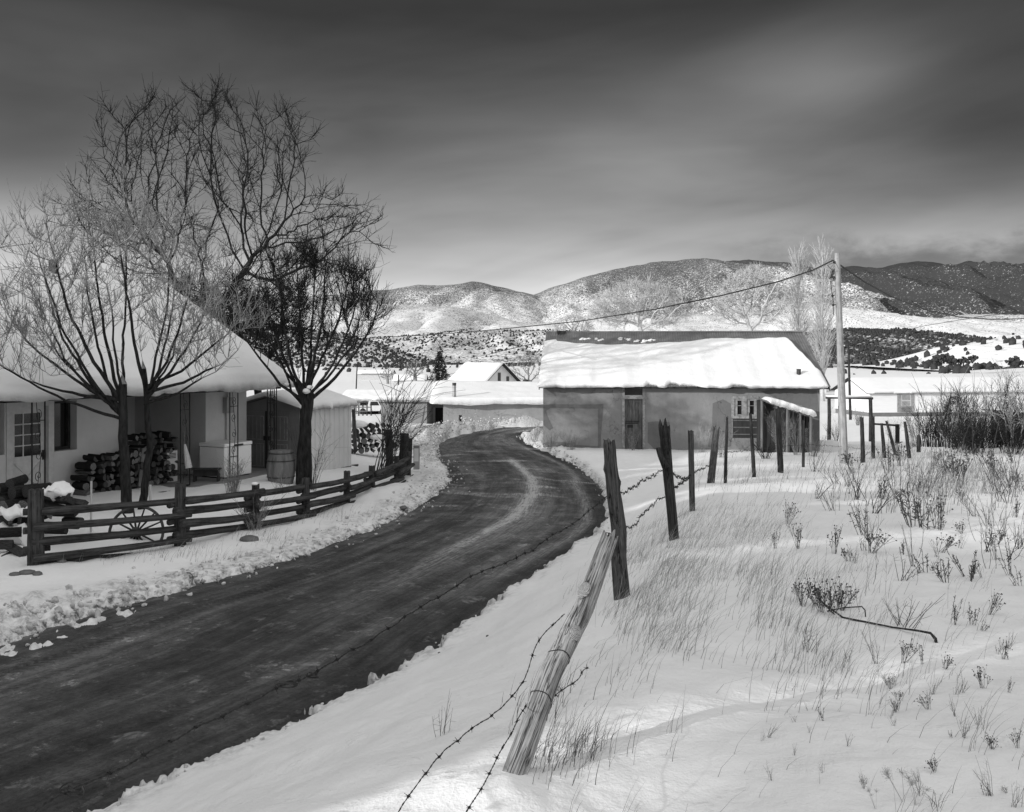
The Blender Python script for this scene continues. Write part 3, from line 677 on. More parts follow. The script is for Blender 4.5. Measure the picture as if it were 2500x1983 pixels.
# ------------------------------------------------------------ the old adobe house across the road
def adobe_house():
    fr = Frame((1.24, 37.5, 0), R(-5.6)); L = 10.72; DEP = 9.6; W0, W1 = -2.9, .33
    root = thing('adobe_house', fr.P(L / 2, DEP / 2, -2.2), 'long old adobe house with corrugated tin roof under thick snow, beyond the posts', 'house')
    du0, dw0 = fr.px(1523, 1098); du1, dw1 = fr.px(1571, 975)
    tu0, tw0 = fr.px(1523, 965); tu1, tw1 = fr.px(1569, 944)
    wu0, ww0 = fr.px(1789, 1018); wu1, ww1 = fr.px(1848, 971)
    pu0, pw0 = fr.px(1789, 1069); pu1, pw1 = fr.px(1851, 1021)
    wl = MB()
    wall_with_holes(fr, wl, 0, L, W0, W1, 0, .4, [(du0, du1, dw0, tw1), (wu0, wu1, ww0, ww1)])
    fr.box(wl, (0, DEP - .4, W0), (L, DEP, W1)); fr.box(wl, (0, .4, W0), (.4, DEP - .4, W1)); fr.box(wl, (L - .4, .4, W0), (L, DEP - .4, W1))
    RZ, RV, OV = 2.56, DEP / 2, .42
    for u in (0.0, L - .4):                                                     # gables
        wl.prism([fr.P(u, .02, W1), fr.P(u, DEP - .02, W1), fr.P(u, RV, RZ - .16)], fr.u * .4)
    part(wl, 'wall', M_ADOBE, root)
    # wall patches: the dark L-shaped seam, the filled opening, damp foot, painted shade at right
    def patch(pts, m, d=.012, name='wall_patch'):
        q = [fr.px(x, y) for x, y in pts]; mb = MB(); mb.prism([fr.P(u, -d, w_) for u, w_ in q], fr.v * (d - .002)); return part(mb, name, m, root)
    patch([(1327, 989), (1350, 987), (1420, 988), (1473, 987), (1473, 993), (1470, 1030), (1467, 1070), (1467, 1090), (1460, 1091), (1460, 1030), (1461, 998), (1400, 997), (1345, 996), (1333, 1003), (1338, 1020), (1350, 1045), (1341, 1050), (1327, 1038)], M_ADOBE2)
    patch([(1582, 1031), (1600, 1029), (1634, 1030), (1637, 1050), (1636, 1070), (1640, 1098), (1600, 1099), (1581, 1080)], M_ADOBE2, .010)
    patch([(1326, 1082), (1345, 1078), (1380, 1080), (1405, 1086), (1460, 1090), (1470, 1096), (1400, 1099), (1326, 1094)], M_ADOBE2, .016)
    patch([(1740, 985), (1765, 975), (1783, 985), (1786, 1040), (1784, 1090), (1745, 1096), (1728, 1090), (1738, 1040)], M_ADOBE2, .009)
    patch([(1858, 955), (1900, 950), (1960, 952), (1994, 953), (1999, 1000), (2001, 1090), (1990, 1096), (1975, 1030), (1958, 990), (1900, 975)], M_ADOBE2, .009)  # shade at the wall's right end, painted as a darker patch
    # door, its frame and the light above
    dm = MB(); fr.box(dm, (du0 + .04, .12, dw0), (du1 - .04, .17, dw1))
    door = part(dm, 'door', M_DOORW, root)
    a, b = du0 + .04, du1 - .04; h = dw1 - dw0
    st = MB()
    for (x0, x1) in ((a, a + .10), ((a + b) / 2 - .05, (a + b) / 2 + .05), (b - .10, b)): fr.box(st, (x0, .095, dw0 + .02), (x1, .12, dw1 - .02))
    for (z0, z1) in ((.02, .22), (.62, .74), (.93, 1.03), (h - .14, h - .02)):
        fr.box(st, (a + .10, .098, dw0 + z0), ((a + b) / 2 - .05, .118, dw0 + z1)); fr.box(st, ((a + b) / 2 + .05, .098, dw0 + z0), (b - .10, .118, dw0 + z1))
    part(st, 'door_panels', M_DOORW, door)
    hm = MB(); fr.box(hm, (a + .1, .08, dw0 + .86), (a + .32, .095, dw0 + .98)); part(hm, 'padlock_plate', M_IRON, door)
    rg = MB(); fr.box(rg, (a + .02, .085, dw0 + 1.02), (b - .18, .095, dw0 + 1.06)); fr.box(rg, (a + .02, .085, dw0 + 1.10), (b - .12, .095, dw0 + 1.13)); part(rg, 'barbed_strip', M_IRON, door)
    fm = MB()
    fr.box(fm, (du0 - .07, -.025, dw0), (du0 + .035, .16, tw1 + .05)); fr.box(fm, (du1 - .035, -.025, dw0), (du1 + .07, .16, tw1 + .05))
    fr.box(fm, (du0 + .035, -.022, dw1), (du1 - .035, .158, tw0)); fr.box(fm, (du0 + .035, -.022, tw1), (du1 - .035, .158, tw1 + .05)); fr.box(fm, (du0 - .13, -.05, dw1 + .02), (du1 + .13, -.022, dw1 + .075))
    part(fm, 'door_frame', M_WORNW, root)
    tm = MB(); fr.box(tm, (du0 + .036, .10, tw0 + .002), (du1 - .036, .12, tw1 - .002)); tr = part(tm, 'transom_window', M_GLASS, root)
    # window: two sashes with glazing bars, boarded panel below
    wf = MB(); c = (wu0 + wu1) / 2
    fr.box(wf, (wu0 - .06, -.03, ww0 - .06), (wu0 + .06, .10, ww1 + .05)); fr.box(wf, (wu1 - .06, -.03, ww0 - .06), (wu1 + .06, .10, ww1 + .05))
    fr.box(wf, (wu0 + .06, -.028, ww1 - .05), (wu1 - .06, .098, ww1 + .05)); fr.box(wf, (wu0 + .06, -.028, ww0 - .06), (wu1 - .06, .098, ww0 + .04)); fr.box(wf, (c - .07, -.026, ww0 + .04), (c + .07, .096, ww1 - .05))
    win = part(wf, 'window', M_WORNW, root)
    for s0, s1 in ((wu0 + .06, c - .07), (c + .07, wu1 - .06)):
        sm = MB(); mid = (s0 + s1) / 2
        fr.box(sm, (s0, .0, ww0 + .04), (s0 + .12, .05, ww1 - .05)); fr.box(sm, (s1 - .05, .0, ww0 + .04), (s1, .05, ww1 - .05)); fr.box(sm, (s0 + .12, .002, ww1 - .12), (s1 - .05, .048, ww1 - .05)); fr.box(sm, (s0 + .12, .002, ww0 + .04), (s1 - .05, .048, ww0 + .10))
        fr.box(sm, (s0 + .12, .01, (ww0 + ww1) / 2 + .05), (s1 - .05, .03, (ww0 + ww1) / 2 + .07)); part(sm, 'sash', M_WORNW, win)
        gm = MB(); fr.box(gm, (s0 + .12, .052, ww0 + .04), (s1 - .05, .06, ww1 - .05)); part(gm, 'pane', M_GLASS, win)
    pm = MB(); fr.box(pm, (pu0, -.02, pw0), (pu1 + .1, -.003, pw1)); bd = part(pm, 'boarded_panel', M_DARKW, root)
    bl = MB()
    for k in range(3): fr.box(bl, (pu0 + .02, -.045, pw0 + .12 + k * .27), (pu1 + .05, -.021, pw0 + .16 + k * .27))
    part(bl, 'batten', M_GREYW, bd)
    # corrugated roof, both slopes, wavy sheets
    def tin(side):
        n = 430; rows = 5; vs = []; fs = []
        u0, u1 = -.16, L + .32
        for r_ in range(rows):
            t = r_ / (rows - 1)
            for i in range(n):
                u = u0 + (u1 - u0) * i / (n - 1); wav = .012 * math.sin(u * 2 * math.pi / .105)
                v = (-OV + (RV + OV) * t) if side == 0 else (DEP + OV - (RV + OV) * t)
                z = (W1 - .02) + (RZ - W1 + .02) * t + wav - .03 * math.exp(-((u - 5.5) / 3) ** 2) * math.sin(math.pi * t) - .012 * (u - 5) * t * .3
                if t == 1: z -= .0
                vs.append(fr.P(u, v, z))
        for r_ in range(rows - 1):
            for i in range(n - 1):
                a = r_ * n + i; q = (a, a + 1, a + n + 1, a + n); fs.append(q if side == 0 else q[::-1])
        return vs, fs
    rm = MB()
    for sd in (0, 1): rm.add(*tin(sd))
    roof = part(rm, 'roof', M_ROOFTIN, root, True)
    rc = MB(); rc.prism([fr.P(-.18, RV - .13, RZ - .045), fr.P(-.18, RV, RZ + .028), fr.P(-.18, RV + .13, RZ - .045), fr.P(-.18, RV, RZ + .012)], fr.u * (L + .5)); part(rc, 'ridge_cap', M_ROOFTIN, roof)
    ed = MB()
    for u in (-.15, L + .27): ed.prism([fr.P(u, -OV + .03, W1 - .16), fr.P(u, -OV + .03, W1 - .03), fr.P(u, RV, RZ - .03), fr.P(u, RV, RZ - .16)], fr.u * .03)
    fr.box(ed, (-.12, -OV + .06, W1 - .10), (L + .26, -OV + .09, W1 - .05))
    for k in range(24): fr.box(ed, (.05 + k * .46, -OV + .1, W1 - .11), (.12 + k * .46, 0, W1 - .03))
    part(ed, 'rafters', M_DARKW, root)
    # snow lies on the lower three quarters
    ev = (fr.P(0, RV, RZ) - fr.P(0, -OV, W1 - .02)); sl = ev.length; ev = ev / sl; nrm = fr.u.cross(ev).normalized()
    rs = np.random.default_rng(3)
    def cover(s):
        u = s * (L + .48)
        v0 = -.04 + .10 * float(fbm(s * 7, 2.2, 4)) + .03 * float(fbm(s * 40, 2.2, 2))
        for c0, wd in ((.475, .02), (.53, .035), (.70, .03), (.40, .02)): v0 += .20 * math.exp(-((s - c0) / wd) ** 4)
        if s < .06: v0 -= .10 * (1 - s / .06)
        v1 = sl * (.80 - .10 * math.sin(math.pi * min(1, s * 1.6)) ** .7 + .04 * s) + .07 * float(fbm(s * 9, 7.7, 4)) + .03 * float(perlin(s * 60, .3))
        if s < .05: v1 = sl * .80
        if s > .93: v1 -= (s - .93) / .07 * 4.2 * (1 + .2 * float(perlin(s * 80, 3.3)))
        return v0, v1, .12 + .05 * float(fbm(s * 11, 5.5, 3))
    sm = snow_slab(fr.P(-.2, -OV, W1 + .0), fr.u * (L + .44), ev, nrm, cover, 150, 44, 3)
    part(sm, 'roof_snow', M_SNOW, roof, True)
    for px_, py_, n_ in ((1427, 829, 5), (1462, 830, 7), (1524, 829, 9), (1563, 834, 10), (1585, 833, 9), (1750, 835, 1)):
        mb = MB()                                                               # loose scraps of snow left on the tin
        for _ in range(n_):
            p = on_plane(px_ + random.uniform(-14, 14), py_ + random.uniform(-3, 3), fr.P(0, RV, RZ), nrm); mb.ico(p + nrm * .01, random.uniform(.04, .11), 1, (1.2, .7, .5))
        part(mb, 'snow_scraps', M_SNOW, roof, True)
    for px_, py_, r_, h_ in ((1950, 912, .085, .28),):
        p = on_plane(px_, py_, fr.P(0, -OV, W1 + .17), nrm); q = MB(); q.tube([p - Vector((0, 0, .35)), p + Vector((0, 0, h_ * .6))], r_, 10); q.tube([p + Vector((0, 0, h_ * .6)), p + Vector((0, 0, h_ * .62))], r_ * 1.25, 10); part(q, 'stovepipe', M_RUST, roof)
    p = on_plane(1370, 815, fr.P(0, RV, RZ), nrm); q = MB(); q.box((-.17, -.12, -.06), (.17, .12, .10), Matrix.Translation(p)); q.box((-.21, -.16, .10), (.21, .16, .125), Matrix.Translation(p)); part(q, 'roof_vent', M_RUST, roof)
    # lean-to at the right end, open dark boards under a small snowy roof
    v0 = -1.35
    ha, hz_ = fr.px(1851, 972, -.7); la, lz = fr.px(1979, 1012, -.9)
    lw = MB(); M0 = MB()
    gl = -2.35
    x = ha + .08; k = 0
    while x < la - .15:
        wd = random.uniform(.10, .17)
        if random.random() < .80:
            zt = hz_ + (lz - hz_) * (x - ha) / (la - ha) - .08
            fr.box(lw, (x, v0 + .05, gl - .3), (x + wd - .012, v0 + .075, zt - random.choice((0, 0, .03, .25, .5))), .006)
        x += wd
    lean = thing('lean_to', fr.P((ha + la) / 2, v0 / 2, gl), 'small dark lean-to of loose boards with a sloping snow-covered roof, against the adobe house front', 'lean-to')
    part(lw, 'front_boards', M_DARKW, lean)
    for uu, zt in ((ha + .05, hz_ - .1), (la - .1, lz - .1)):
        sb = MB(); y = v0 + .08
        while y < -.06: fr.box(sb, (uu, y, gl - .3), (uu + .025, y + .142, zt), .004); y += .145
        part(sb, 'side_boards', M_DARKW, lean)
    pb = MB()
    for x in (ha + .02, (ha + la) / 2, la - .1): 
        zt = hz_ + (lz - hz_) * (x - ha) / (la - ha) - .06
        pb.tube([fr.P(x, v0 - .03, gl - .3), fr.P(x + .01, v0 - .03, zt)], .05, 7)
    for x in (ha + .55, ha + 1.0, la - .5):
        zt = hz_ + (lz - hz_) * (x - ha) / (la - ha) - .1; fr.box(pb, (x, v0 - .01, gl), (x + .06, v0 + .045, zt))
    part(pb, 'posts', M_GREYW, lean)
    rf = MB(); dirv = (fr.P(la, 0, lz) - fr.P(ha - .12, 0, hz_ + .04)); n2 = dirv.cross(fr.v).normalized(); n2 = n2 if n2.z > 0 else -n2
    p0 = fr.P(ha - .12, v0 - .18, hz_ + .04)
    rf.prism([p0, p0 + dirv * 1.02, p0 + dirv * 1.02 + fr.v * (-v0 + .16), p0 + fr.v * (-v0 + .16)], -n2 * .05); lr = part(rf, 'roof', M_GREYW, lean)
    sn = snow_slab(p0 + dirv * .16 + n2 * .002, dirv * .88, fr.v, n2, lambda s: (-.06 + .06 * float(fbm(s * 6, 1, 3)), -v0 + .08, .16 + .03 * float(fbm(s * 5, 9, 3))), 40, 18, 8); part(sn, 'roof_snow', M_SNOW, lr, True)
    return fr
FB = adobe_house()

# ------------------------------------------------------------ the white house on the left, its porch facing the lane
TH = R(64)
def white_house():
    E0 = Vector((-10.1, 18.6, 0)); fr = Frame(E0, TH)                   # u along the eave (into the picture), v into the house
    FL, EV = -1.62, .74; UE = 8.3; U0 = -7.0; PD = 1.4
    root = thing('white_house', fr.P(1, 4, FL), 'low white plastered house with a big snow-covered roof and iron porch posts, at the left', 'house')
    wl = MB()
    # openings, from the photograph, on the porch wall
    def R4(x0, y0, x1, y1): 
        a = fr.px(x0, y1, PD); b = fr.px(x1, y0, PD); return (min(a[0], b[0]), max(a[0], b[0]), min(a[1], b[1]), max(a[1], b[1]))
    d = R4(24, 1200, 88, 970); d = (d[0], d[0] + .98, FL, FL + 2.12)
    wn = R4(108, 1097, 188, 981); lw = R4(-40, 1110, 11, 988)
    WR = R4(294, 1190, 295, 960)[1]
    wall_with_holes(fr, wl, U0, WR, FL - .5, EV - .02, PD, PD + .35, [d, wn, lw])
    uA, _ = fr.px(478, 1100, PD)
    fr.box(wl, (WR - .35, PD + .35, FL - .5), (WR, PD + 2.6, EV - .02)); fr.box(wl, (WR, PD + 2.25, FL - .5), (uA, PD + 2.6, EV - .02))
    fr.box(wl, (uA, PD - .35, FL - .5), (UE - .1, PD, EV - .02)); fr.box(wl, (uA, PD, FL - .5), (uA + .3, PD + 2.6, EV - .02)); fr.box(wl, (UE - .4, PD, FL - .5), (UE - .1, 8.8, EV - .02))
    fr.box(wl, (U0, 8.5, FL - .5), (UE - .4, 8.8, EV - .02))
    RV, RZ = 4.75, 3.62
    wl.prism([fr.P(UE - .4, PD, EV), fr.P(UE - .4, 8.8, EV), fr.P(UE - .4, RV, RZ - .35)], fr.u * .3)
    part(wl, 'wall', M_PLASTER, root)
    # door: white, nine lights over a crossed panel
    dm = MB(); v = PD + .08
    fr.box(dm, (d[0] + .05, v, d[2]), (d[0] + .17, v + .045, d[3] - .05)); fr.box(dm, (d[1] - .17, v, d[2]), (d[1] - .05, v + .045, d[3] - .05))
    fr.box(dm, (d[0] + .17, v, d[3] - .20), (d[1] - .17, v + .045, d[3] - .05)); fr.box(dm, (d[0] + .17, v, d[2] + .84), (d[1] - .17, v + .045, d[2] + .98)); fr.box(dm, (d[0] + .17, v, d[2]), (d[1] - .17, v + .045, d[2] + .2)); fr.box(dm, (d[0] + .17, v + .018, d[2] + .2), (d[1] - .17, v + .04, d[2] + .84))
    door = part(dm, 'door', M_WHITEW, root)
    gm = MB(); fr.box(gm, (d[0] + .17, v + .022, d[2] + .98), (d[1] - .17, v + .03, d[3] - .20)); part(gm, 'pane', M_GLASS, door)
    mu = MB(); W_ = d[1] - d[0] - .34
    for k in (1, 2): fr.box(mu, (d[0] + .17 + W_ * k / 3 - .012, v + .005, d[2] + .98), (d[0] + .17 + W_ * k / 3 + .012, v + .021, d[3] - .20))
    H_ = d[3] - .20 - d[2] - .98
    for k in (1, 2, 3): fr.box(mu, (d[0] + .17, v + .003, d[2] + .98 + H_ * k / 4 - .012), (d[1] - .17, v + .0205, d[2] + .98 + H_ * k / 4 + .012))
    part(mu, 'glazing_bars', M_WHITEW, door)
    xb = MB(); ax, bx_, az, bz = d[0] + .18, d[1] - .18, d[2] + .22, d[2] + .82
    for p, q in (((ax, az), (bx_, bz)), ((ax, bz), (bx_, az))): xb.tube([fr.P(p[0], v + .012, p[1]), fr.P(q[0], v + .012, q[1])], .022, 4)
    part(xb, 'cross_panel', M_WHITEW, door)
    hd = MB(); hd.ico(fr.P(d[1] - .11, v - .04, d[2] + .95), .035, 1); fr.box(hd, (d[1] - .14, v - .012, d[2] + .86), (d[1] - .08, v, d[2] + 1.08)); part(hd, 'handle', M_IRON, door)
    fm = MB()
    fr.box(fm, (d[0] - .09, PD - .03, d[2]), (d[0] + .049, PD + .12, d[3] + .09)); fr.box(fm, (d[1] - .049, PD - .03, d[2]), (d[1] + .09, PD + .12, d[3] + .09)); fr.box(fm, (d[0] + .049, PD - .028, d[3] - .049), (d[1] - .049, PD + .118, d[3] + .09)); part(fm, 'door_frame', M_WHITEW, root)
    for r4 in (wn, lw):
        fw = MB(); q = PD + .22
        fr.box(fw, (r4[0], q, r4[2]), (r4[0] + .07, q + .06, r4[3])); fr.box(fw, (r4[1] - .07, q, r4[2]), (r4[1], q + .06, r4[3])); fr.box(fw, (r4[0] + .07, q, r4[3] - .07), (r4[1] - .07, q + .058, r4[3])); fr.box(fw, (r4[0] + .07, q, r4[2]), (r4[1] - .07, q + .058, r4[2] + .07)); fr.box(fw, (r4[0] + (r4[1] - r4[0]) * .45, q + .002, r4[2] + .07), (r4[0] + (r4[1] - r4[0]) * .45 + .05, q + .056, r4[3] - .07))
        wd = part(fw, 'window', M_TRIM, root)
        g = MB(); fr.box(g, (r4[0] + .07, q + .06, r4[2] + .07), (r4[1] - .07, q + .07, r4[3] - .07)); part(g, 'pane', M_GLASS, wd)
    # alcove door
    a0, _ = fr.px(410, 1100, PD + 2.25); ad = MB(); fr.box(ad, (a0, PD + 2.2, FL), (a0 + .9, PD + 2.245, FL + 2.0)); part(ad, 'back_door', M_TRIM, root)
    # slab
    sl = MB(); fr.box(sl, (U0, -.25, FL - .7), (UE + .2, PD, FL)); fr.box(sl, (WR, PD, FL - .7), (uA, PD + 2.25, FL - .004)); part(sl, 'porch_slab', M_CONC, root)
    # roof boards: porch slope and the back slope
    OV = .30
    ev = fr.P(0, RV, RZ) - fr.P(0, -OV, EV - .02); s_l = ev.length; ev = ev / s_l; nrm = fr.u.cross(ev).normalized()
    rf = MB(); p = fr.P(U0, -OV, EV - .02); q = fr.P(UE + .3, -OV, EV - .02)
    rf.prism([p, q, fr.P(UE + .3, RV, RZ), fr.P(U0, RV, RZ)], nrm * .10)
    rf.prism([fr.P(U0, RV, RZ + .001), fr.P(UE + .3, RV, RZ + .001), fr.P(UE + .3, 9.4, EV - .3), fr.P(U0, 9.4, EV - .3)], Vector((0, 0, .09)))
    fr.box(rf, (U0, -.05, EV - .10), (UE + .05, .10, EV - .035))
    roof = part(rf, 'roof', M_TRIM, root)
    def cover(s):
        v0 = -.10 + .15 * float(fbm(s * 8 + 4, 3.1, 4)) + .04 * float(fbm(s * 45, 1.1, 2)); return v0, s_l + .05, .22 + .06 * float(fbm(s * 9, 5.5, 3))
    sm = snow_slab(p + nrm * .10, fr.u * (UE + .34 - U0), ev, nrm, cover, 140, 40, 13); part(sm, 'roof_snow', M_SNOW, roof, True)
    bk = MB(); p2 = fr.P(U0, RV, RZ + .09); e2 = fr.P(U0, 9.4, EV - .21) - p2; l2 = e2.length; e2 = e2 / l2; n2 = fr.u.cross(e2); n2 = n2 if n2.z > 0 else -n2
    snow_slab(p2, fr.u * (UE + .34 - U0), e2, n2, lambda s: (-.05, l2, .26), 60, 20, 5, bk); part(bk, 'back_roof_snow', M_SNOW, roof, True)
    ch = MB(); c = at(131, 640, 24.6); M_ = Matrix.Translation(c); ch.box((-.09, -.09, -1.0), (.09, .09, .06), M_); cp = part(ch, 'chimney', M_RUST, roof)
    cs = MB(); cs.ico(c + Vector((-.06, 0, .08)), .13, 2, (1, 1, .45), .05); part(cs, 'chimney_snow', M_SNOW, cp, True)
    # wrought iron posts, scroll between two bars
    def post(u, v0, along_v=False, wid=.24, z0=FL):
        mb = MB(); ax = fr.v if along_v else fr.u
        c = fr.P(u, v0, 0)
        for s in (-1, 1):
            b = c + ax * s * wid / 2; mb.tube([(b.x, b.y, z0), (b.x, b.y, EV - .04)], .017, 4)
        for z in (z0 + .02, z0 + .55, EV - .5, EV - .06):
            mb.tube([Vector((c.x, c.y, z)) - ax * wid / 2, Vector((c.x, c.y, z)) + ax * wid / 2], .012, 4)
        def scroll(zc, up, sgn):
            pts = []
            for k in range(22):
                t = k / 21 * 2.6 * math.pi; r = .085 * (1 - k / 27); pts.append(Vector((c.x, c.y, zc + up * math.cos(t) * r * 1.3)) + ax * (math.sin(t) * r * sgn))
            mb.tube(pts, .007, 4)
        z = z0 + .30; s = 1
        while z < EV - .25:
            scroll(z, 1 if s > 0 else -1, s); z += .42; s = -s
        mb.tube([Vector((c.x, c.y, z0)) - ax * .08, Vector((c.x, c.y, (z0 + EV) / 2)) + ax * .06, Vector((c.x, c.y, EV - .05)) - ax * .06], .007, 4)
        mb.box((-.09, -.09, z0), (.09, .09, z0 + .015), Matrix.Translation((c.x, c.y, 0)))
        return part(mb, 'porch_post', M_IRON, root)
    for x in (94, 452, 571):
        u, _ = fr.px(x, 1100, .06); post(u, .06, wid=.30)
    u, _ = fr.px(668, 1050, .06); post(u, .06); post(u + .12, .26, True)
    # meter box and pipe on the end wall
    mu_, mz = fr.px(552, 1008, PD - .35); mt = MB(); fr.box(mt, (mu_ - .13, PD - .50, mz), (mu_ + .13, PD - .355, mz + .42)); mt.tube([fr.P(mu_ - .03, PD - .39, FL), fr.P(mu_ - .03, PD - .39, mz)], .02, 6); mt.tube([fr.P(mu_, PD - .42, mz + .42), fr.P(mu_, PD - .42, EV - .1)], .025, 6); part(mt, 'meter_box', M_TIN, root)
    return fr, FL, WR, uA
FA, FLOOR, WALL_R, WALL_A = white_house()

# ------------------------------------------------------------ metal garden shed
def metal_shed():
    c = at(578, 1156, 27.2); fr = Frame((c.x, c.y, 0), R(66) - math.pi / 2)
    # front runs to the right along u, the ribbed side goes back along v
    Wd, Dp, z0, z1, zr = 2.2, 2.55, -1.80, .08, .36
    root = thing('garden_shed', fr.P(Wd / 2, Dp / 2, z0), 'small metal shed with ribbed pale side and snowy roof, beside the white house', 'shed')
    bl = MB(); bl.prism([fr.P(0, 0, z0), fr.P(Wd, 0, z0), fr.P(Wd, 0, z1), fr.P(Wd / 2, 0, zr), fr.P(0, 0, z1)], fr.v * .03); part(bl, 'front_wall', M_SHEDD, root)
    bk = MB(); bk.prism([fr.P(0, Dp, z0), fr.P(Wd, Dp, z0), fr.P(Wd, Dp, z1), fr.P(Wd / 2, Dp, zr), fr.P(0, Dp, z1)], fr.v * .03); part(bk, 'back_wall', M_METALS, root)
    for u, nm in ((Wd, 1), (0, -1)):
        sd = MB(); n = 260; vs = []
        for k in range(n):
            y = .031 + (Dp - .032) * k / (n - 1); ph = (y / .24) % 1; rib = .040 * nm * (1 if ph < .22 else (0 if .32 < ph < .90 else (1 - (ph - .22) / .10 if ph < .32 else (ph - .90) / .10)))
            vs += [fr.P(u + rib, y, z0), fr.P(u + rib, y, z1)]
        sd.add(vs, [(2 * k, 2 * k + 2, 2 * k + 3, 2 * k + 1) for k in range(n - 1)]); part(sd, 'side_wall', M_METALS, root)
    dm = [(.30, Wd / 2 - .02), (Wd / 2 + .02, Wd - .30)]
    for a, b in dm:
        m = MB(); fr.box(m, (a, -.03, z0 + .08), (b, -.003, z1 - .12)); dr = part(m, 'door', M_SHEDD, root)
        t = MB()
        for (p, q) in ((z0 + .2, z0 + .86), (z0 + .96, z1 - .24)):
            for (x0, x1, w0, w1) in ((a + .08, b - .08, p, p + .02), (a + .08, b - .08, q - .02, q), (a + .08, a + .1, p, q), (b - .1, b - .08, p, q)): fr.box(t, (x0, -.042, w0), (x1, -.031, w1))
            for k in range(4): fr.box(t, (a + .16 + k * (b - a - .3) / 3.4, -.038, p + .03), (a + .17 + k * (b - a - .3) / 3.4, -.0305, q - .03))
        part(t, 'door_panel', M_WORNW, dr)
    t = MB(); fr.box(t, (Wd / 2 - .045, -.05, z0 + .06), (Wd / 2 - .0, -.032, z1 - .1)); fr.box(t, (Wd / 2 - .09, -.07, z0 + .95), (Wd / 2 + .12, -.051, z0 + 1.07)); part(t, 'latch_bar', M_IRON, root)
    rf = MB()
    for s in (0, 1):
        u_o = -.12 if s == 0 else Wd + .12; zo = z1 - .02
        rf.prism([fr.P(u_o, -.12, zo), fr.P(u_o, Dp + .12, zo), fr.P(Wd / 2, Dp + .12, zr + .02), fr.P(Wd / 2, -.12, zr + .02)], Vector((0, 0, .03)))
    roof = part(rf, 'roof', M_SHEDD, root)
    for s in (0, 1):
        o0 = fr.P(-.12, -.14, z1 + .012) if s == 0 else fr.P(Wd + .12, -.14, z1 + .012)
        ev = (fr.P(Wd / 2, -.14, zr + .052) - o0); l_ = ev.length; ev = ev / l_; eu = fr.v * (Dp + .3); nn = eu.cross(ev); nn = nn if nn.z > 0 else -nn
        sn = snow_slab(o0, eu, ev, nn.normalized(), lambda t_: (-.08 + .05 * float(fbm(t_ * 7, s * 3.0, 3)), l_ + .12, .14), 50, 18, 20 + s); part(sn, 'roof_snow', M_SNOW, roof, True)
    sk = MB()
    for k in range(5): sk.box((-.12, -.1, -.2), (.12, .1, .02), Matrix.Translation(fr.P(Wd - .1, .15 + k * .68, z0 - .03)), .02)
    fr.box(sk, (Wd - .06, 0, z0 - .10), (Wd + .02, Dp, z0 - .002)); part(sk, 'skid', M_DARKW, root)
    return fr
FS = metal_shed()

# ------------------------------------------------------------ houses and sheds further off
def far_adobe():
    """low adobe building behind the bend, one slope of roof towards the lane"""
    fr = Frame((at(1082, 1060, 60).x, 60, 0), R(2)); L = 12.5; z0 = -4.6; zt = -1.60; zb = -.55; D = 5.2
    root = thing('low_adobe_building', fr.P(L / 2, 2.5, -3.6), 'low long adobe building with metal stovepipe on its snowy roof behind the road bend', 'building')
    w_ = MB(); fr.box(w_, (0, 0, z0), (L, D, zt)); w_.prism([fr.P(0.0, .01, zt), fr.P(0.0, D, zt), fr.P(0.0, D, zb - .1)], fr.u * L); part(w_, 'wall', M_ADOBE3, root)
    rf = MB(); e = fr.P(0, D, zb) - fr.P(0, -.4, zt); l_ = e.length; e = e / l_; n = fr.u.cross(e)
    rf.prism([fr.P(-.8, -.4, zt), fr.P(L + .4, -.4, zt), fr.P(L + .4, D + .3, zb + .05), fr.P(-.8, D + .3, zb + .05)], n * .07); roof = part(rf, 'roof', M_ROOFTIN, root)
    def cov(s): return -.12 + .12 * float(fbm(s * 8, 4.4, 4)), l_ * (.98 - .16 * s) + .05 * float(perlin(s * 50, 1)), .25
    sn = snow_slab(fr.P(-.85, -.4, zt) + n * .07, fr.u * (L + 1.3), e, n, cov, 90, 24, 31); part(sn, 'roof_snow', M_SNOW, roof, True)
    p = on_plane(1109, 972, fr.P(0, -.4, zt + .25), n); q = MB(); q.tube([p - Vector((0, 0, .4)), p + Vector((0, 0, .85))], .115, 10); sp_ = part(q, 'stovepipe', M_TIN, roof)
    q = MB(); q.tube([p + Vector((0, 0, .90)), p + Vector((0, 0, .97))], .13, 10); q.tube([p + Vector((0, 0, .80)), p + Vector((0, 0, .92))], .125, 10); q.tube([p + Vector((-.02, 0, -.05)), p + Vector((-.02, 0, .02))], .24, 10); part(q, 'pipe_cap', M_RUST, sp_)
    q = MB(); p = on_plane(1283, 940, fr.P(0, D, zb), Vector((0, -1, 0))); q.tube([p - Vector((0, 0, .4)), p + Vector((0, 0, .12))], .13, 8); q.tube([p + Vector((0, 0, .2)), p + Vector((0, 0, .35))], .2, 8); part(q, 'short_stovepipe', M_RUST, roof)
far_adobe()
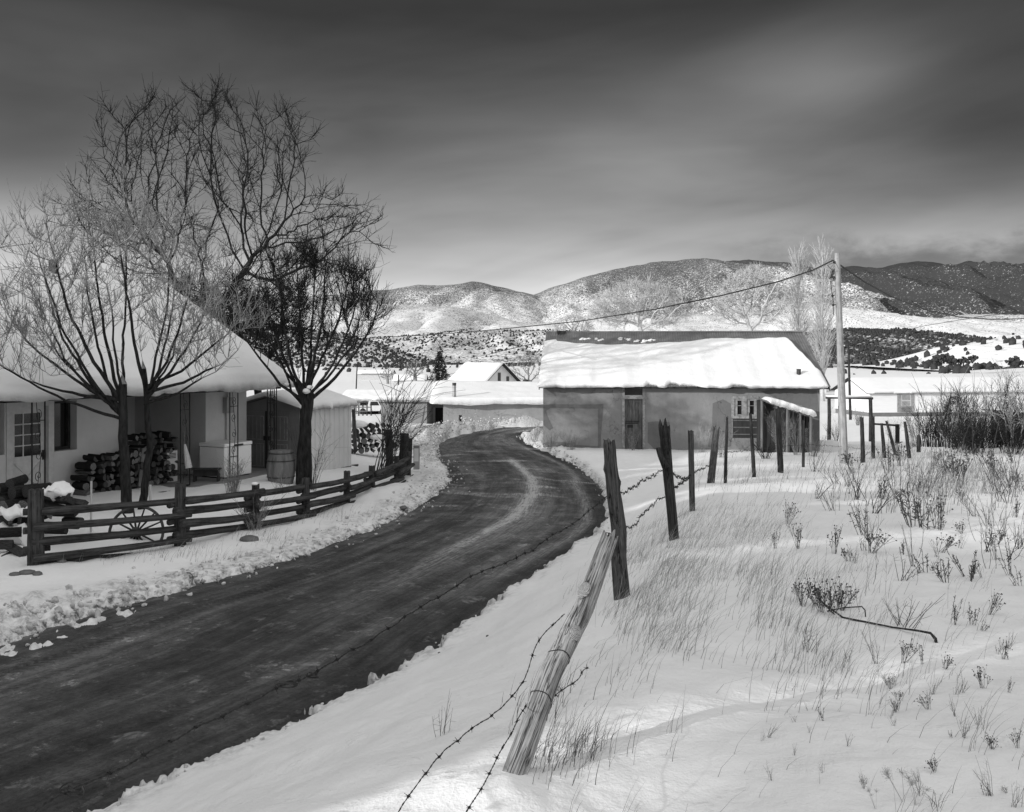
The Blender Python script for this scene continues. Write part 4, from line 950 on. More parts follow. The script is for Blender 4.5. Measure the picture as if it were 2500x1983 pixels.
def simple_house(name, label, cat, o, ang, L, D, z0, h, rise, m, roofm=None, ov=.35, snow=.2, group=None, gable_win=False, nsnow=(26, 12), openings=()):
    fr = Frame(o, ang); root = thing(name, fr.P(L / 2, D / 2, z0), label, cat, group)
    w_ = MB(); fr.box(w_, (0, 0, z0 - .8), (L, D, z0 + h))
    w_.prism([fr.P(0, .01, z0 + h), fr.P(0, D - .01, z0 + h), fr.P(0, D / 2, z0 + h + rise)], fr.u * L); wall = part(w_, 'wall', m, root)
    rf = MB(); zr = z0 + h + rise; sl = rise / (D / 2)
    for s in (0, 1):
        v = -ov if s == 0 else D + ov; zo = z0 + h - ov * sl
        rf.prism([fr.P(-ov, v, zo), fr.P(L + ov, v, zo), fr.P(L + ov, D / 2, zr), fr.P(-ov, D / 2, zr)], Vector((0, 0, .08)))
    roof = part(rf, 'roof', roofm or M_TRIM, root)
    sm = MB()
    for s in (0, 1):
        v = -ov if s == 0 else D + ov; zo = z0 + h - ov * sl + .08
        o0 = fr.P(-ov, v, zo); e = fr.P(-ov, D / 2, zr + .08) - o0; l_ = e.length; e = e / l_; n = (fr.u.cross(e)).normalized(); n = n if n.z > 0 else -n
        snow_slab(o0, fr.u * (L + 2 * ov), e, n, lambda t: (-.05, l_ + .05, snow), nsnow[0], nsnow[1], int(o[0] * 7) % 50, sm)
    part(sm, 'roof_snow', M_SNOW, roof, True)
    for (nm, face, a0, a1, b0, b1, mm) in openings:
        q = MB()
        if face == 'front': fr.box(q, (a0, -.05, z0 + b0), (a1, -.004, z0 + b1))
        elif face == 'right': fr.box(q, (L + .004, a0, z0 + b0), (L + .05, a1, z0 + b1))
        else: fr.box(q, (-.05, a0, z0 + b0), (-.004, a1, z0 + b1))
        part(q, nm, mm, root)
    return fr, root
# white gabled house: long snow roof to the left, gable to the lane
simple_house('gabled_house', 'pale gabled house with a steep snow roof rising behind the low adobe building', 'house', (-6.7, 94.3, 0), R(-40), 4.3, 7.0, -4.6, 2.65, 2.45, M_SIDE0, ov=.45, snow=.3,
             openings=(('window', 'right', 3.1, 3.5, 3.2, 4.2, M_GLASS), ('window', 'right', 4.4, 4.8, 3.0, 3.8, M_GLASS)))
def left_barn():
    fr = Frame((at(930, 1032, 66).x, 66, 0), R(-14)); L = 5.6; z0 = -4.3; zt = -1.75; zb = -.75; D = 6.0
    root = thing('adobe_barn', fr.P(L / 2, D / 2, z0), 'squat adobe barn with a shallow snowy roof behind the saplings, left of the bend', 'barn')
    w_ = MB(); fr.box(w_, (0, 0, z0), (3.4, D, zt)); fr.box(w_, (3.4, 1.2, z0), (L, D, zt)); w_.prism([fr.P(0, .01, zt), fr.P(0, D, zt), fr.P(0, D, zb - .1)], fr.u * L); part(w_, 'wall', M_ADOBE, root)
    rf = MB(); e = fr.P(0, D, zb) - fr.P(0, -.4, zt); l_ = e.length; e /= l_; n = fr.u.cross(e)
    rf.prism([fr.P(-.5, -.4, zt), fr.P(L + .7, -.4, zt), fr.P(L + .7, D + .3, zb + .05), fr.P(-.5, D + .3, zb + .05)], n * .07); roof = part(rf, 'roof', M_GREYW, root)
    sn = snow_slab(fr.P(-.5, -.4, zt) + n * .07, fr.u * (L + 1.2), e, n, lambda s: (-.06 + .06 * float(fbm(s * 7, 2, 3)), l_, .2), 40, 18, 41); part(sn, 'roof_snow', M_SNOW, roof, True)
    d = MB(); fr.box(d, (3.62, 1.15, z0), (4.3, 1.19, zt - .25)); part(d, 'door', M_DARK, root)
    b = MB(); fr.box(b, (3.5, 1.1, zt - .5), (4.4, 1.14, zt - .05)); part(b, 'lintel_board', M_GREYW, root)
    q = MB(); p = fr.P(2.6, 4, 0); q.tube([(p.x, p.y, zb - .5), (p.x, p.y, zb + .75)], .08, 8); q.tube([(p.x, p.y, zb + .7), (p.x, p.y, zb + .8)], .12, 8); part(q, 'stovepipe', M_TIN, roof)
    for k in range(3):
        bm = MB(); bm.tube([fr.P(4.7 + .25 * k, .5 - .1 * k, z0 + .3), fr.P(5.1 + .2 * k, 1.15, zt - .3 - .2 * k)], .05, 6); tag(build(bm, 'leaning_pole', M_GREYW, None, fr.P(4.7 + .25 * k, .5, z0 + .3)), 'rough grey pole leaning on the barn wall beside its dark doorway', 'pole', 'poles leaning on the barn')
left_barn()
c = at(850, 1022, 100)
simple_house('carport_shed', 'pale shed with an open dark carport under a snow roof, left of the barn', 'shed', (at(836, 1020, 103).x, 103, 0), R(-6), 4.2, 5.5, -5.6, 2.1, .75, M_WORNW, ov=.4, snow=.25,
             openings=(('carport_opening', 'front', 2.0, 4.0, -.2, 1.75, M_DARK), ('panel', 'front', .75, 1.5, -.1, .9, M_WHITEW)))
for k, (px_, py_, Y, L, lab) in enumerate(((915, 885, 300, 11, 'long snow-roofed house far off on the flat, left of the spruce'), (1000, 925, 210, 7, 'small snow-roofed cabin on the valley floor between spruce and carport'),
                                          (2021, 962, 205, 5, 'tiny white gabled hut beyond the gate, left of the far utility pole'), (2049, 962, 200, 5.5, 'tiny white gabled hut with dark gable edge beyond the gate'))):
    z = gz((px_ - CX) / F * Y, Y)
    simple_house('small_house', lab, 'house', ((px_ - CX) / F * Y - L / 2, Y, 0), R(0 if k < 2 else 75), L, L * .7, z, 1.9, 1.2, M_PLASTER, snow=.25, nsnow=(14, 8), ov=.3)

def mobile_home():
    Y = 104.0; c = at(2124, 1008, Y); fr = Frame((c.x, c.y, 0), R(7)); z0 = at(0, 1008, Y).z; L = 23; D = 8.4; h = 2.15; rise = 1.5
    root = thing('mobile_home', fr.P(L / 2, D / 2, z0), 'long white mobile home with shuttered window and snow roof behind the dark thicket', 'mobile home')
    M_SIDE = mat('white_siding', .74, .6, .03, 1, stretch=(1, 1, 8))
    w_ = MB(); fr.box(w_, (0, 0, z0), (L, D, z0 + h)); w_.prism([fr.P(0, .01, z0 + h), fr.P(0, D - .01, z0 + h), fr.P(0, D / 2, z0 + h + rise)], fr.u * L); part(w_, 'wall', M_SIDE, root)
    sk = MB(); fr.box(sk, (.05, .05, z0 - .7), (L - .05, D - .05, z0 - .003)); part(sk, 'skirting', M_SHEDD, root)
    rf = MB()
    for v, vv in ((-.3, 0), (D + .3, 1)): rf.prism([fr.P(-.5, v, z0 + h - .06), fr.P(L + .3, v, z0 + h - .06), fr.P(L + .3, D / 2, z0 + h + rise + .03), fr.P(-.5, D / 2, z0 + h + rise + .03)], Vector((0, 0, .09)))
    roof = part(rf, 'roof', M_TRIM, root)
    sm = MB()
    for s in (0, 1):
        o0 = fr.P(-.5, -.3 if s == 0 else D + .3, z0 + h + .03); e = fr.P(-.5, D / 2, z0 + h + rise + .12) - o0; l_ = e.length; e /= l_; n = fr.u.cross(e); n = n if n.z > 0 else -n
        snow_slab(o0, fr.u * (L + .8), e, n, lambda t: (-.04, l_ + .04, .16), 50, 14, 55 + s, sm)
    part(sm, 'roof_snow', M_SNOW, roof, True)
    def win(x0, x1, y0, y1, sh):
        a, b = fr.px(x0, y1), fr.px(x1, y0); m = MB()
        fr.box(m, (a[0], -.05, a[1]), (a[0] + .09, -.004, b[1])); fr.box(m, (b[0] - .09, -.05, a[1]), (b[0], -.004, b[1])); fr.box(m, (a[0] + .09, -.048, b[1] - .08), (b[0] - .09, -.004, b[1])); fr.box(m, (a[0] + .09, -.048, a[1]), (b[0] - .09, -.004, a[1] + .08)); fr.box(m, (a[0] + .09, -.046, (a[1] + b[1]) / 2 - .05), (b[0] - .09, -.004, (a[1] + b[1]) / 2 + .05))
        wd = part(m, 'window', M_WHITEW, root); g = MB(); fr.box(g, (a[0] + .09, -.03, a[1] + .08), (b[0] - .09, -.006, b[1] - .08)); part(g, 'pane', M_TIN if sh else M_GLASS, wd)
        if sh:
            for x0_, x1_ in ((a[0] - .46, a[0] - .02), (b[0] + .02, b[0] + .36)): s_ = MB(); fr.box(s_, (x0_, -.06, z0 + .05), (x1_, -.003, z0 + h - .15)); part(s_, 'shutter', M_TIN, root)
            s_ = MB()
            for k in range(4): fr.box(s_, (a[0] + .02, -.09, z0 + .06 + k * .17), (b[0] - .02, -.04, z0 + .17 + k * .17))
            part(s_, 'wood_louvre', M_SHEDD, root)
    win(2200, 2224, 963, 993, True); win(2317, 2341, 966, 989, False)
mobile_home()

def carport_truck():
    fr = Frame((at(872, 1012, 101).x, 101.0, 0), R(10)); z = gz(fr.o.x, 101) ; root = thing('pickup_truck', fr.P(1, 1, z), 'small white pickup truck parked at the open carport shed, far left of the bend', 'pickup truck')
    M_CAR = mat('white_car_paint', .7, .35, .02, 2, spec=.5)
    b = MB(); b.prism([fr.P(0, 0, z + .35), fr.P(3.4, 0, z + .35), fr.P(3.4, 0, z + .85), fr.P(2.5, 0, z + .9), fr.P(2.2, 0, z + 1.45), fr.P(1.3, 0, z + 1.45), fr.P(1.15, 0, z + .9), fr.P(0, 0, z + .88)], fr.v * 1.6); part(b, 'body', M_CAR, root)
    g = MB(); g.prism([fr.P(1.35, -.01, z + .95), fr.P(2.35, -.01, z + .95), fr.P(2.15, -.01, z + 1.36), fr.P(1.42, -.01, z + 1.36)], fr.v * .008); part(g, 'side_window', M_GLASS, root)
    for u in (.6, 2.75):
        for v in (-.02, 1.42): w_ = MB(); w_.tube([fr.P(u, v, z + .32), fr.P(u, v + .2, z + .32)], .33, 14); part(w_, 'wheel', M_IRON, root)
carport_truck()
def yard_fence():
    root = thing('pole_fence', at(875, 1018, 92), 'low pole fence in the snow before the carport shed and truck', 'fence'); Y = 92
    for k in range(7):
        p = at(846 + k * 10, 1020, Y); p.z = gz(p.x, p.y); m = MB(); m.tube([p - Vector((0, 0, .2)), p + Vector((0, 0, 1.05 + .1 * (k % 3)))], .07, 6); part(m, 'post', M_DARKW, root)
    for zz in (.45, .85):
        a, b = at(846, 1020, Y - .1), at(906, 1020, Y - .1); m = MB(); m.tube([Vector((a.x, a.y, gz(a.x, a.y) + zz)), Vector((b.x, b.y, gz(b.x, b.y) + zz))], .05, 6); part(m, 'rail', M_GREYW, root)
yard_fence()
# ------------------------------------------------------------ posts of the wire fence
M_POST = wood('weathered_post', .022, .125, 14, 1.4, .012, .8)
M_POSTD = wood('dark_post', .014, .065, 14, 1.4, .012, .7)
M_POSTL = wood('bleached_post', .08, .46, 26, 2.0, .008, .85)
M_POLE = wood('pole_wood', .18, .44, 14, .6, .006)
M_RAIL = wood('fence_rail', .018, .085, 12, 1.0, .008, .6)
M_BARK = mat('bark', .028, .95, .02, 9, .016, 14, stretch=(2.2, 2.2, .5), spec=.05)
M_WIRE = mat('rusty_wire', .018, .7, .008, 30, spec=.3)
M_CUT = mat('cut_log_end', .12, .9, .08, 5, .004, 22)
M_CUTD = mat('old_log_end', .045, .9, .03, 6, .004, 22)
M_LOGB = mat('log_bark', .018, .95, .015, 8, .010, 14)
M_STONE = mat('stone', .12, .9, .05, 5, .01, 12)
RP = random.Random(12)

def post_mesh(bends, radii, n=22, rings=46, jag=.05, seed=0, flutes=5, deep=.09, knots=(), square=None):
    """irregular old post along a bent axis (local points, base first); knots: (t, angle, size)"""
    rs = np.random.default_rng(seed); B = np.array(bends, float); tt = np.linspace(0, 1, len(B)); t = np.linspace(0, 1, rings)
    ax = np.stack([np.interp(t, tt, B[:, k]) for k in range(3)], -1)
    for _ in range(3): ax[1:-1] = (ax[:-2] + 2 * ax[1:-1] + ax[2:]) / 4
    rr = np.interp(t, np.linspace(0, 1, len(radii)), radii)
    th = np.linspace(0, 2 * np.pi, n, endpoint=False); ph = rs.uniform(0, 6.28, 4)
    V = []
    for k in range(rings):
        d = ax[min(k + 1, rings - 1)] - ax[max(k - 1, 0)]; d = d / np.linalg.norm(d)
        e1 = np.cross(d, [0, 1, 0]); e1 /= np.linalg.norm(e1); e2 = np.cross(e1, d) * -1
        for a in th:
            f = 1 + .06 * math.sin(a * 2 + ph[0] + t[k] * 1.2) + deep * .5 * math.sin(a * flutes + ph[1] + t[k] * 2.0) + .05 * float(fbm(np.array([a * 1.3 + seed]), np.array([t[k] * 7.0]), 3)[0]) - deep * max(0, math.sin(a * 3 + ph[2] + .7 * t[k])) ** 9
            if square is not None: f = .5 * f + .5 * min(1.12, .86 / max(abs(math.cos(a - square)), abs(math.sin(a - square)))) + .03 * float(fbm(np.array([a * 6.0]), np.array([t[k] * 2.5 + seed]), 3)[0])
            for (kt, ka, ks) in knots:
                da = (a - ka + math.pi) % (2 * math.pi) - math.pi
                f += ks * math.exp(-((t[k] - kt) / .030) ** 2 - (da / .55) ** 2)
            p = ax[k] + (e1 * math.cos(a) - e2 * math.sin(a)) * rr[k] * f
            if k >= rings - 3: p = p + d * (jag * (.5 + 1.0 * float(perlin(a * 1.9 + seed, seed * 1.7)) + .5 * math.sin(a * 5 + ph[3]))) * ((k - rings + 4) / 3)
            V.append(p)
    Fc = [(k * n + j, k * n + (j + 1) % n, (k + 1) * n + (j + 1) % n, (k + 1) * n + j) for k in range(rings - 1) for j in range(n)]
    top = len(V); q = rings - 1
    inner = []
    for j in range(n):
        inner.append(ax[-1] + (np.array(V[q * n + j]) - ax[-1]) * .55 - (ax[-1] - ax[-2]) * .5 + rs.normal(0, rr[-1] * .07, 3))
    V += inner; V.append(ax[-1] - (ax[-1] - ax[-2]) * 1.0)
    Fc += [(q * n + j, q * n + (j + 1) % n, top + (j + 1) % n, top + j) for j in range(n)] + [(top + j, top + (j + 1) % n, top + n) for j in range(n)] + [tuple(range(n))[::-1]]
    return V, Fc
POST_TOP = {}
def fence_post(name, base, top, Y, r0, r1, label, m, Ytop=None, bends=(), seed=0, knots=(), jag=.05, sink=.25, cat='fence post', group='posts of the barbed wire fence', deep=.09, rings=46, n=22, square=None):
    b = at(base[0], base[1], Y); t = at(top[0], top[1], Ytop or Y)
    ax = t - b; L = ax.length; q = ax.to_track_quat('Z', 'Y'); Mx = Matrix.Translation(b) @ q.to_matrix().to_4x4()
    pts = [(0, 0, -sink)] + [(bx_ * L, by_ * L, bt * L) for bt, bx_, by_ in bends] + [(0, 0, L - jag * .3)]
    Mi3 = Mx.inverted().to_3x3()
    def ang(dg):
        w_ = Vector((math.sin(R(dg)), -math.cos(R(dg)), 0)); l_ = Mi3 @ w_; return math.atan2(l_.y, -l_.x)
    knots = [(kt, ang(kd), ks) for kt, kd, ks in knots]
    V, Fc = post_mesh(pts, [r0, (r0 * .6 + r1 * .4), r1], seed=seed, knots=knots, jag=jag, deep=deep, rings=rings, n=n, square=None if square is None else ang(square))
    me = bpy.data.meshes.new(name); me.from_pydata([tuple(v) for v in V], [], Fc); me.update(); me.polygons.foreach_set('use_smooth', np.ones(len(me.polygons), bool)); me.materials.append(m)
    o = bpy.data.objects.new(name, me); COL.objects.link(o); o.matrix_world = Mx; tag(o, label, cat, group); POST_TOP[label] = (b, t); return o, V, L
lp, LM, LL = fence_post('leaning_post', (1270, 1872), (1487, 1316), 3.7, .050, .038, 'bleached sunlit fence post leaning steeply right, nearest the camera, with two big knots', M_POSTL, 4.5, ((.35, .012, .02), (.66, -.008, 0)), 3, ((.52, 10, .16), (.72, -38, .32), (.61, 60, .12), (.40, 40, .12)), .03, .35, deep=.03, rings=120, n=56, square=-30)
# two sawn knots with rings
def knot_mat():
    m = bpy.data.materials.new('knot_rings'); m.use_nodes = True; t = NT(m.node_tree); b = t.n['Principled BSDF']; b.inputs['Roughness'].default_value = .9
    P = t.add('ShaderNodeTexCoord').outputs['Object']; wv = t.add('ShaderNodeTexWave', wave_type='RINGS', rings_direction='Y'); wv.inputs['Scale'].default_value = 55; wv.inputs['Distortion'].default_value = 5; wv.inputs['Detail'].default_value = 3; wv.inputs['Detail Scale'].default_value = 3; t.link(P, wv.inputs['Vector'])
    t.link(t.ramp(wv.outputs['Fac'], [(.1, .17), (.5, .45), (.9, .56)]), b.inputs['Base Color']); bn = t.add('ShaderNodeBump'); bn.inputs['Distance'].default_value = .003; t.link(wv.outputs['Fac'], bn.inputs['Height']); t.link(bn.outputs[0], b.inputs['Normal']); return m
M_KNOT = knot_mat()
for tk, dg, sz in ((.72, -34, .036), (.52, 8, .030)):
    k0 = int(tk * 119); ring = LM[k0 * 56:(k0 + 1) * 56]; cen = sum(np.array(ring)) / 56; dl = np.array(lp.matrix_world.inverted().to_3x3() @ Vector((math.sin(R(dg)), -math.cos(R(dg)), 0))); dl[2] = 0; dl /= np.linalg.norm(dl)
    far = max(ring, key=lambda p: float(np.dot(np.array(p) - cen, dl))); rr_ = float(np.dot(np.array(far) - cen, dl)); mb = MB(); rk = random.Random(3)
    mb.ico((0, 0, 0), sz, 3, (.85, .42, 1.25), .04, rk); o = link_mesh('knot', mb.v, mb.f, M_KNOT); o.parent = lp; o.location = tuple(cen + dl * (rr_ - .004)); o.rotation_euler = Vector(-dl).to_track_quat('Y', 'Z').to_euler()
# what is left of the wire ties on it
for k, (t0, tl) in enumerate(((.07, .03), (.23, .02))):
    k0 = int((.35 + t0 * LL) / (.35 + LL) * 119); ring = LM[k0 * 56:(k0 + 1) * 56]; cen = sum(np.array(ring)) / 56
    tm = MB(); tm.tube([Vector(cen + (np.array(ring[j % 56]) - cen) * 1.035 + np.array([0, 0, .015 * math.sin(j * .11 + k)])) for j in range(0, 57, 3)], .0022, 4)
    o = link_mesh('wire_tie', tm.v, tm.f, M_WIRE); o.parent = lp
tm = MB()
for k in range(3): tm.tube([Vector((.02 * math.cos(a) + .012 * k - .01, .02 * math.sin(a), LL - .012 + .035 * abs(math.sin(a * 1.5 + k)))) for a in np.linspace(0, 5.5, 12)], .0026, 4)
o = link_mesh('wire_tie', tm.v, tm.f, M_WIRE); o.parent = lp
fence_post('fence_post', (1520, 1470), (1487, 1080), 7.8, .066, .050, 'tall dark fence post directly behind the bleached leaning one, with a knot halfway up', M_POST, None, ((.25, -.035, 0), (.45, -.055, .02), (.7, -.01, 0), (.85, -.012, 0)), 5, ((.46, -10, .16), (.66, 85, .26), (.78, -85, .2)), .03)
fence_post('fence_post', (1645, 1305), (1622, 1042), 11.5, .062, .066, 'thick dark fence post with a broken snag sticking out on its left side', M_POSTD, None, ((.3, -.005, 0), (.6, -.02, 0), (.85, .0, 0)), 8, ((.72, 3.3, .30), (.42, 4.4, .2), (.8, .2, .2)), .08)
sg = MB(); b_, t_ = at(1622, 1130, 11.42), at(1606, 1094, 11.42); sg.tube([b_ + Vector((.02, .02, -.06)), (b_ + t_) / 2 + Vector((-.01, 0, 0)), t_], [.045, .033, .028], 9); o = link_mesh('broken_snag', sg.v, sg.f, M_POSTD); P3 = [x for x in COL.objects if x.name.startswith('fence_post')][-1]; o.parent = P3; o.matrix_parent_inverse = P3.matrix_world.inverted()
PL_ = [((1690, 1230), (1686, 1053), 16.5, .055, .052, 'straight squared grey fence post in front of the adobe wall between two thicker dark ones', M_POST, ((.5, 0, 0),), 11, (), .03),
       ((1735, 1178), (1749, 1048), 22, .085, .075, 'fence post with a pale splintered top, left of a thin stake', M_POST, ((.5, -.01, 0), (.75, -.01, 0)), 14, ((.6, .3, .2),), .12),
       ((1771, 1175), (1775, 1020), 22.5, .042, .026, 'thin tall crooked stake beside the post with a pale splintered top', M_POSTD, ((.4, .01, 0), (.8, -.008, 0)), 15, (), .06),
       ((1841, 1163), (1832, 1010), 25, .055, .04, 'slim fence post below the adobe house window, tapering to a thin tip', M_POSTD, ((.5, .012, 0),), 17, (), .06),
       ((1906, 1153), (1900, 998), 27, .085, .075, 'stout tall fence post standing in front of the lean-to', M_POSTD, ((.5, -.004, 0),), 19, (), .03),
       ((1961, 1141), (1962, 1026), 29.5, .048, .042, 'slim fence post at the right end of the lean-to', M_POSTD, ((.5, -.004, 0),), 20, (), .03),
       ((2056, 1125), (2050, 992), 31, .072, .050, 'bare fence post touching the left side of the utility pole', M_POSTD, ((.5, -.01, 0),), 23, (), .06),
       ((2107, 1124), (2104, 1019), 31, .078, .058, 'stubby fence post with a rounded head, first right of the utility pole', M_POSTD, ((.5, .004, 0),), 25, ((.86, 1, .25),), .03),
       ((2132, 1108), (2131, 1018), 33, .062, .058, 'upright knotty fence post in front of the gate post', M_POSTD, ((.5, 0, 0),), 26, ((.95, 0, .3),), .05),
       ((2159, 1110), (2152, 1034), 33, .066, .045, 'short fence post leaning slightly left, beside the one leaning most', M_POSTD, ((.5, .01, 0),), 27, (), .02),
       ((2184, 1103), (2164, 1028), 34, .062, .045, 'crooked fence post that leans furthest left, in the far row before the thicket', M_POSTD, ((.4, .02, 0),), 28, (), .03),
       ((2219, 1110), (2209, 1030), 33, .075, .05, 'flat-topped fence post next to last on the right before the thicket', M_POSTD, ((.5, .012, 0),), 29, ((.3, 0, .2),), .02),
       ((2243, 1098), (2243, 1063), 35, .075, .06, 'shortest fence post, a stump at the right end of the far row', M_POSTD, ((.5, 0, 0),), 30, (), .03)]
for b, t, Y, r0, r1, lab, m, bd, sd_, kn, jg in PL_: fence_post('fence_post', b, t, Y, r0, r1, lab, m, None, bd, sd_, kn, jg, rings=26, n=14)

# ------------------------------------------------------------ barbed wire
def barbed(name, pts, label, r=.0017, barb=.13, kink=.010, seed=0, group='strands of barbed wire', bl=.022):
    rs = random.Random(seed); P = [Vector(p) for p in pts]
    # smooth, resample
    for _ in range(2):
        Q = [P[0]]
        for a, b in zip(P[:-1], P[1:]): Q += [a * .75 + b * .25, a * .25 + b * .75]
        Q.append(P[-1]); P = Q
    tot = sum((b - a).length for a, b in zip(P[:-1], P[1:])); n = max(20, int(tot / .018)); out = []; acc = 0; k = 0; seg = (P[1] - P[0]).length
    for i in range(n + 1):
        d = tot * i / n
        while k < len(P) - 2 and d > acc + seg: acc += seg; k += 1; seg = (P[k + 1] - P[k]).length
        out.append(P[k].lerp(P[k + 1], (d - acc) / max(seg, 1e-6)))
    out = [p + Vector((0, 0, kink * float(perlin(i * .12 + seed, .5)) + kink * .5 * float(perlin(i * .43, seed)))) for i, p in enumerate(out)]
    mb = MB(); s1, s2 = [], []
    for i, p in enumerate(out):
        a = i * .018 * 2 * math.pi / .05; o = Vector((math.cos(a), 0, math.sin(a))) * r * 1.15; s1.append(p + o); s2.append(p - o)
    mb.tube(s1, r, 4); mb.tube(s2, r, 4)
    d = rs.uniform(0, barb)
    while d < tot:
        i = min(n - 1, int(d / tot * n)); p = out[i]; t = (out[i + 1] - p).normalized()
        for s in range(2):
            v = t.orthogonal().normalized(); v.rotate(Matrix.Rotation(rs.uniform(0, 6.28), 3, t)); v = (v + t * rs.uniform(-.3, .3)).normalized()
            mb.tube([p - v * bl * .7, p, p + v * bl], [r * .5, r * 1.1, r * .5], 4)
        for q in range(3): mb.tube([p + t * (q - 1) * .004 + Vector((math.cos(a_), 0, math.sin(a_))) * r * 2.6 for a_ in np.linspace(0, 6.28, 7)], r * .8, 3, cap=False)
        d += barb * rs.uniform(.8, 1.2)
    o = build(mb, name, M_WIRE, None, out[0]); return tag(o, label, 'barbed wire', group)
def strand(pp): return [at(x, y, Y) for x, y, Y in pp]
barbed('barbed_wire', strand([(60, 2000, 2.55), (170, 1932, 2.7), (310, 1868, 2.9), (470, 1782, 3.2), (560, 1738, 3.35), (660, 1690, 3.55), (765, 1648, 3.8), (900, 1562, 4.2), (1040, 1478, 4.65), (1130, 1420, 4.95), (1190, 1388, 5.2), (1262, 1366, 5.5), (1340, 1315, 6.0), (1412, 1270, 6.6), (1450, 1236, 7.1), (1482, 1212, 7.72)]), 'long barbed wire strand crossing in front of the road to the bottom left corner', .0021, .14, .012, 1)
def tangle():
    rs = random.Random(5)
    for c, rad, n, lab in ((at(700, 1672, 3.6), .020, 5, 'twisted knot of old wire splicing the long strand over the road'), (at(762, 1650, 3.78), .016, 4, 'small twist of wire right of the larger knot on the long strand'), (at(178, 1928, 2.7), .018, 4, 'twist of wire on the long strand near the bottom left corner')):
        mb = MB()
        for k in range(n):
            ph = rs.uniform(0, 6); s = rs.uniform(.6, 1.3)
            mb.tube([c + Vector((math.cos(a + ph) * rad * s * 1.6, math.sin(a * 2 + ph) * .008, math.sin(a + ph) * rad * s * .6 + math.cos(a) * .006)) for a in np.linspace(0, 5.2, 14)], .0026, 4)
        tag(build(mb, 'wire_knot', M_WIRE, None, c), lab, 'wire')
tangle()
barbed('barbed_wire', strand([(1378, 1502, 3.98), (1345, 1530, 3.9), (1313, 1562, 3.8), (1300, 1600, 3.7), (1290, 1640, 3.65), (1262, 1690, 3.55), (1215, 1738, 3.45), (1150, 1778, 3.35), (1090, 1830, 3.2), (1030, 1900, 3.05), (985, 1960, 2.95), (965, 2000, 2.9)]), 'slack barbed wire strand dropping left from the upper knot of the leaning post', .0014, .11, .010, 2, bl=.017)
barbed('barbed_wire', strand([(1284, 1722, 3.86), (1270, 1745, 3.7), (1247, 1795, 3.55), (1215, 1845, 3.4), (1190, 1900, 3.25), (1160, 1950, 3.1), (1130, 2000, 3.0)]), 'short barbed wire strand dropping from low on the leaning post to the bottom edge', .0014, .10, .006, 3, bl=.017)
barbed('barbed_wire', strand([(1352, 1702, 3.9), (1375, 1683, 4.0), (1400, 1668, 4.05), (1417, 1655, 4.1), (1420, 1640, 4.12), (1436, 1628, 4.2)]), 'loose barbed wire end sticking out right of the leaning post', .0014, .08, .008, 4, bl=.017)
barbed('barbed_wire', strand([(1512, 1206, 7.78), (1530, 1201, 8.1), (1555, 1183, 9), (1585, 1168, 10), (1605, 1156, 10.9), (1622, 1145, 11.44)]), 'upper wavy barbed wire between the tall dark post and the snagged post', .0021, .13, .03, 5, bl=.028)
barbed('barbed_wire', strand([(1512, 1289, 7.78), (1535, 1293, 8.2), (1553, 1279, 8.7), (1570, 1255, 9.5), (1592, 1235, 10.3), (1605, 1222, 10.8), (1624, 1212, 11.44)]), 'lower sagging barbed wire between the tall dark post and the snagged post', .0021, .13, .03, 6, bl=.028)
barbed('barbed_wire', strand([(1640, 1156, 11.45), (1665, 1170, 13.5), (1676, 1168, 15), (1686, 1158, 16.4), (1710, 1147, 19), (1738, 1133, 21.9)]), 'barbed wire dipping between the snagged post and the pale splintered one', .0026, .16, .03, 7, bl=.03)
barbed('barbed_wire', strand([(1645, 1192, 11.45), (1662, 1182, 13.2), (1684, 1165, 16.3)]), 'short barbed wire rising from the snagged post to the straight squared one', .0026, .16, .03, 8, bl=.03)
barbed('barbed_wire', strand([(1742, 1112, 22), (1775, 1105, 22.6), (1834, 1100, 25), (1902, 1092, 27), (1962, 1085, 29.5), (2052, 1090, 31), (2106, 1096, 31)]), 'thin barbed wire running right along the far posts before the lean-to', .003, .3, .03, 9, bl=.03)
barbed('barbed_wire', strand([(2056, 1118, 31), (2080, 1117, 31), (2106, 1118, 31), (2132, 1096, 33), (2158, 1100, 33), (2180, 1085, 34), (2216, 1095, 33)]), 'low thin barbed wire among the far posts right of the utility pole', .003, .3, .03, 10, bl=.03)

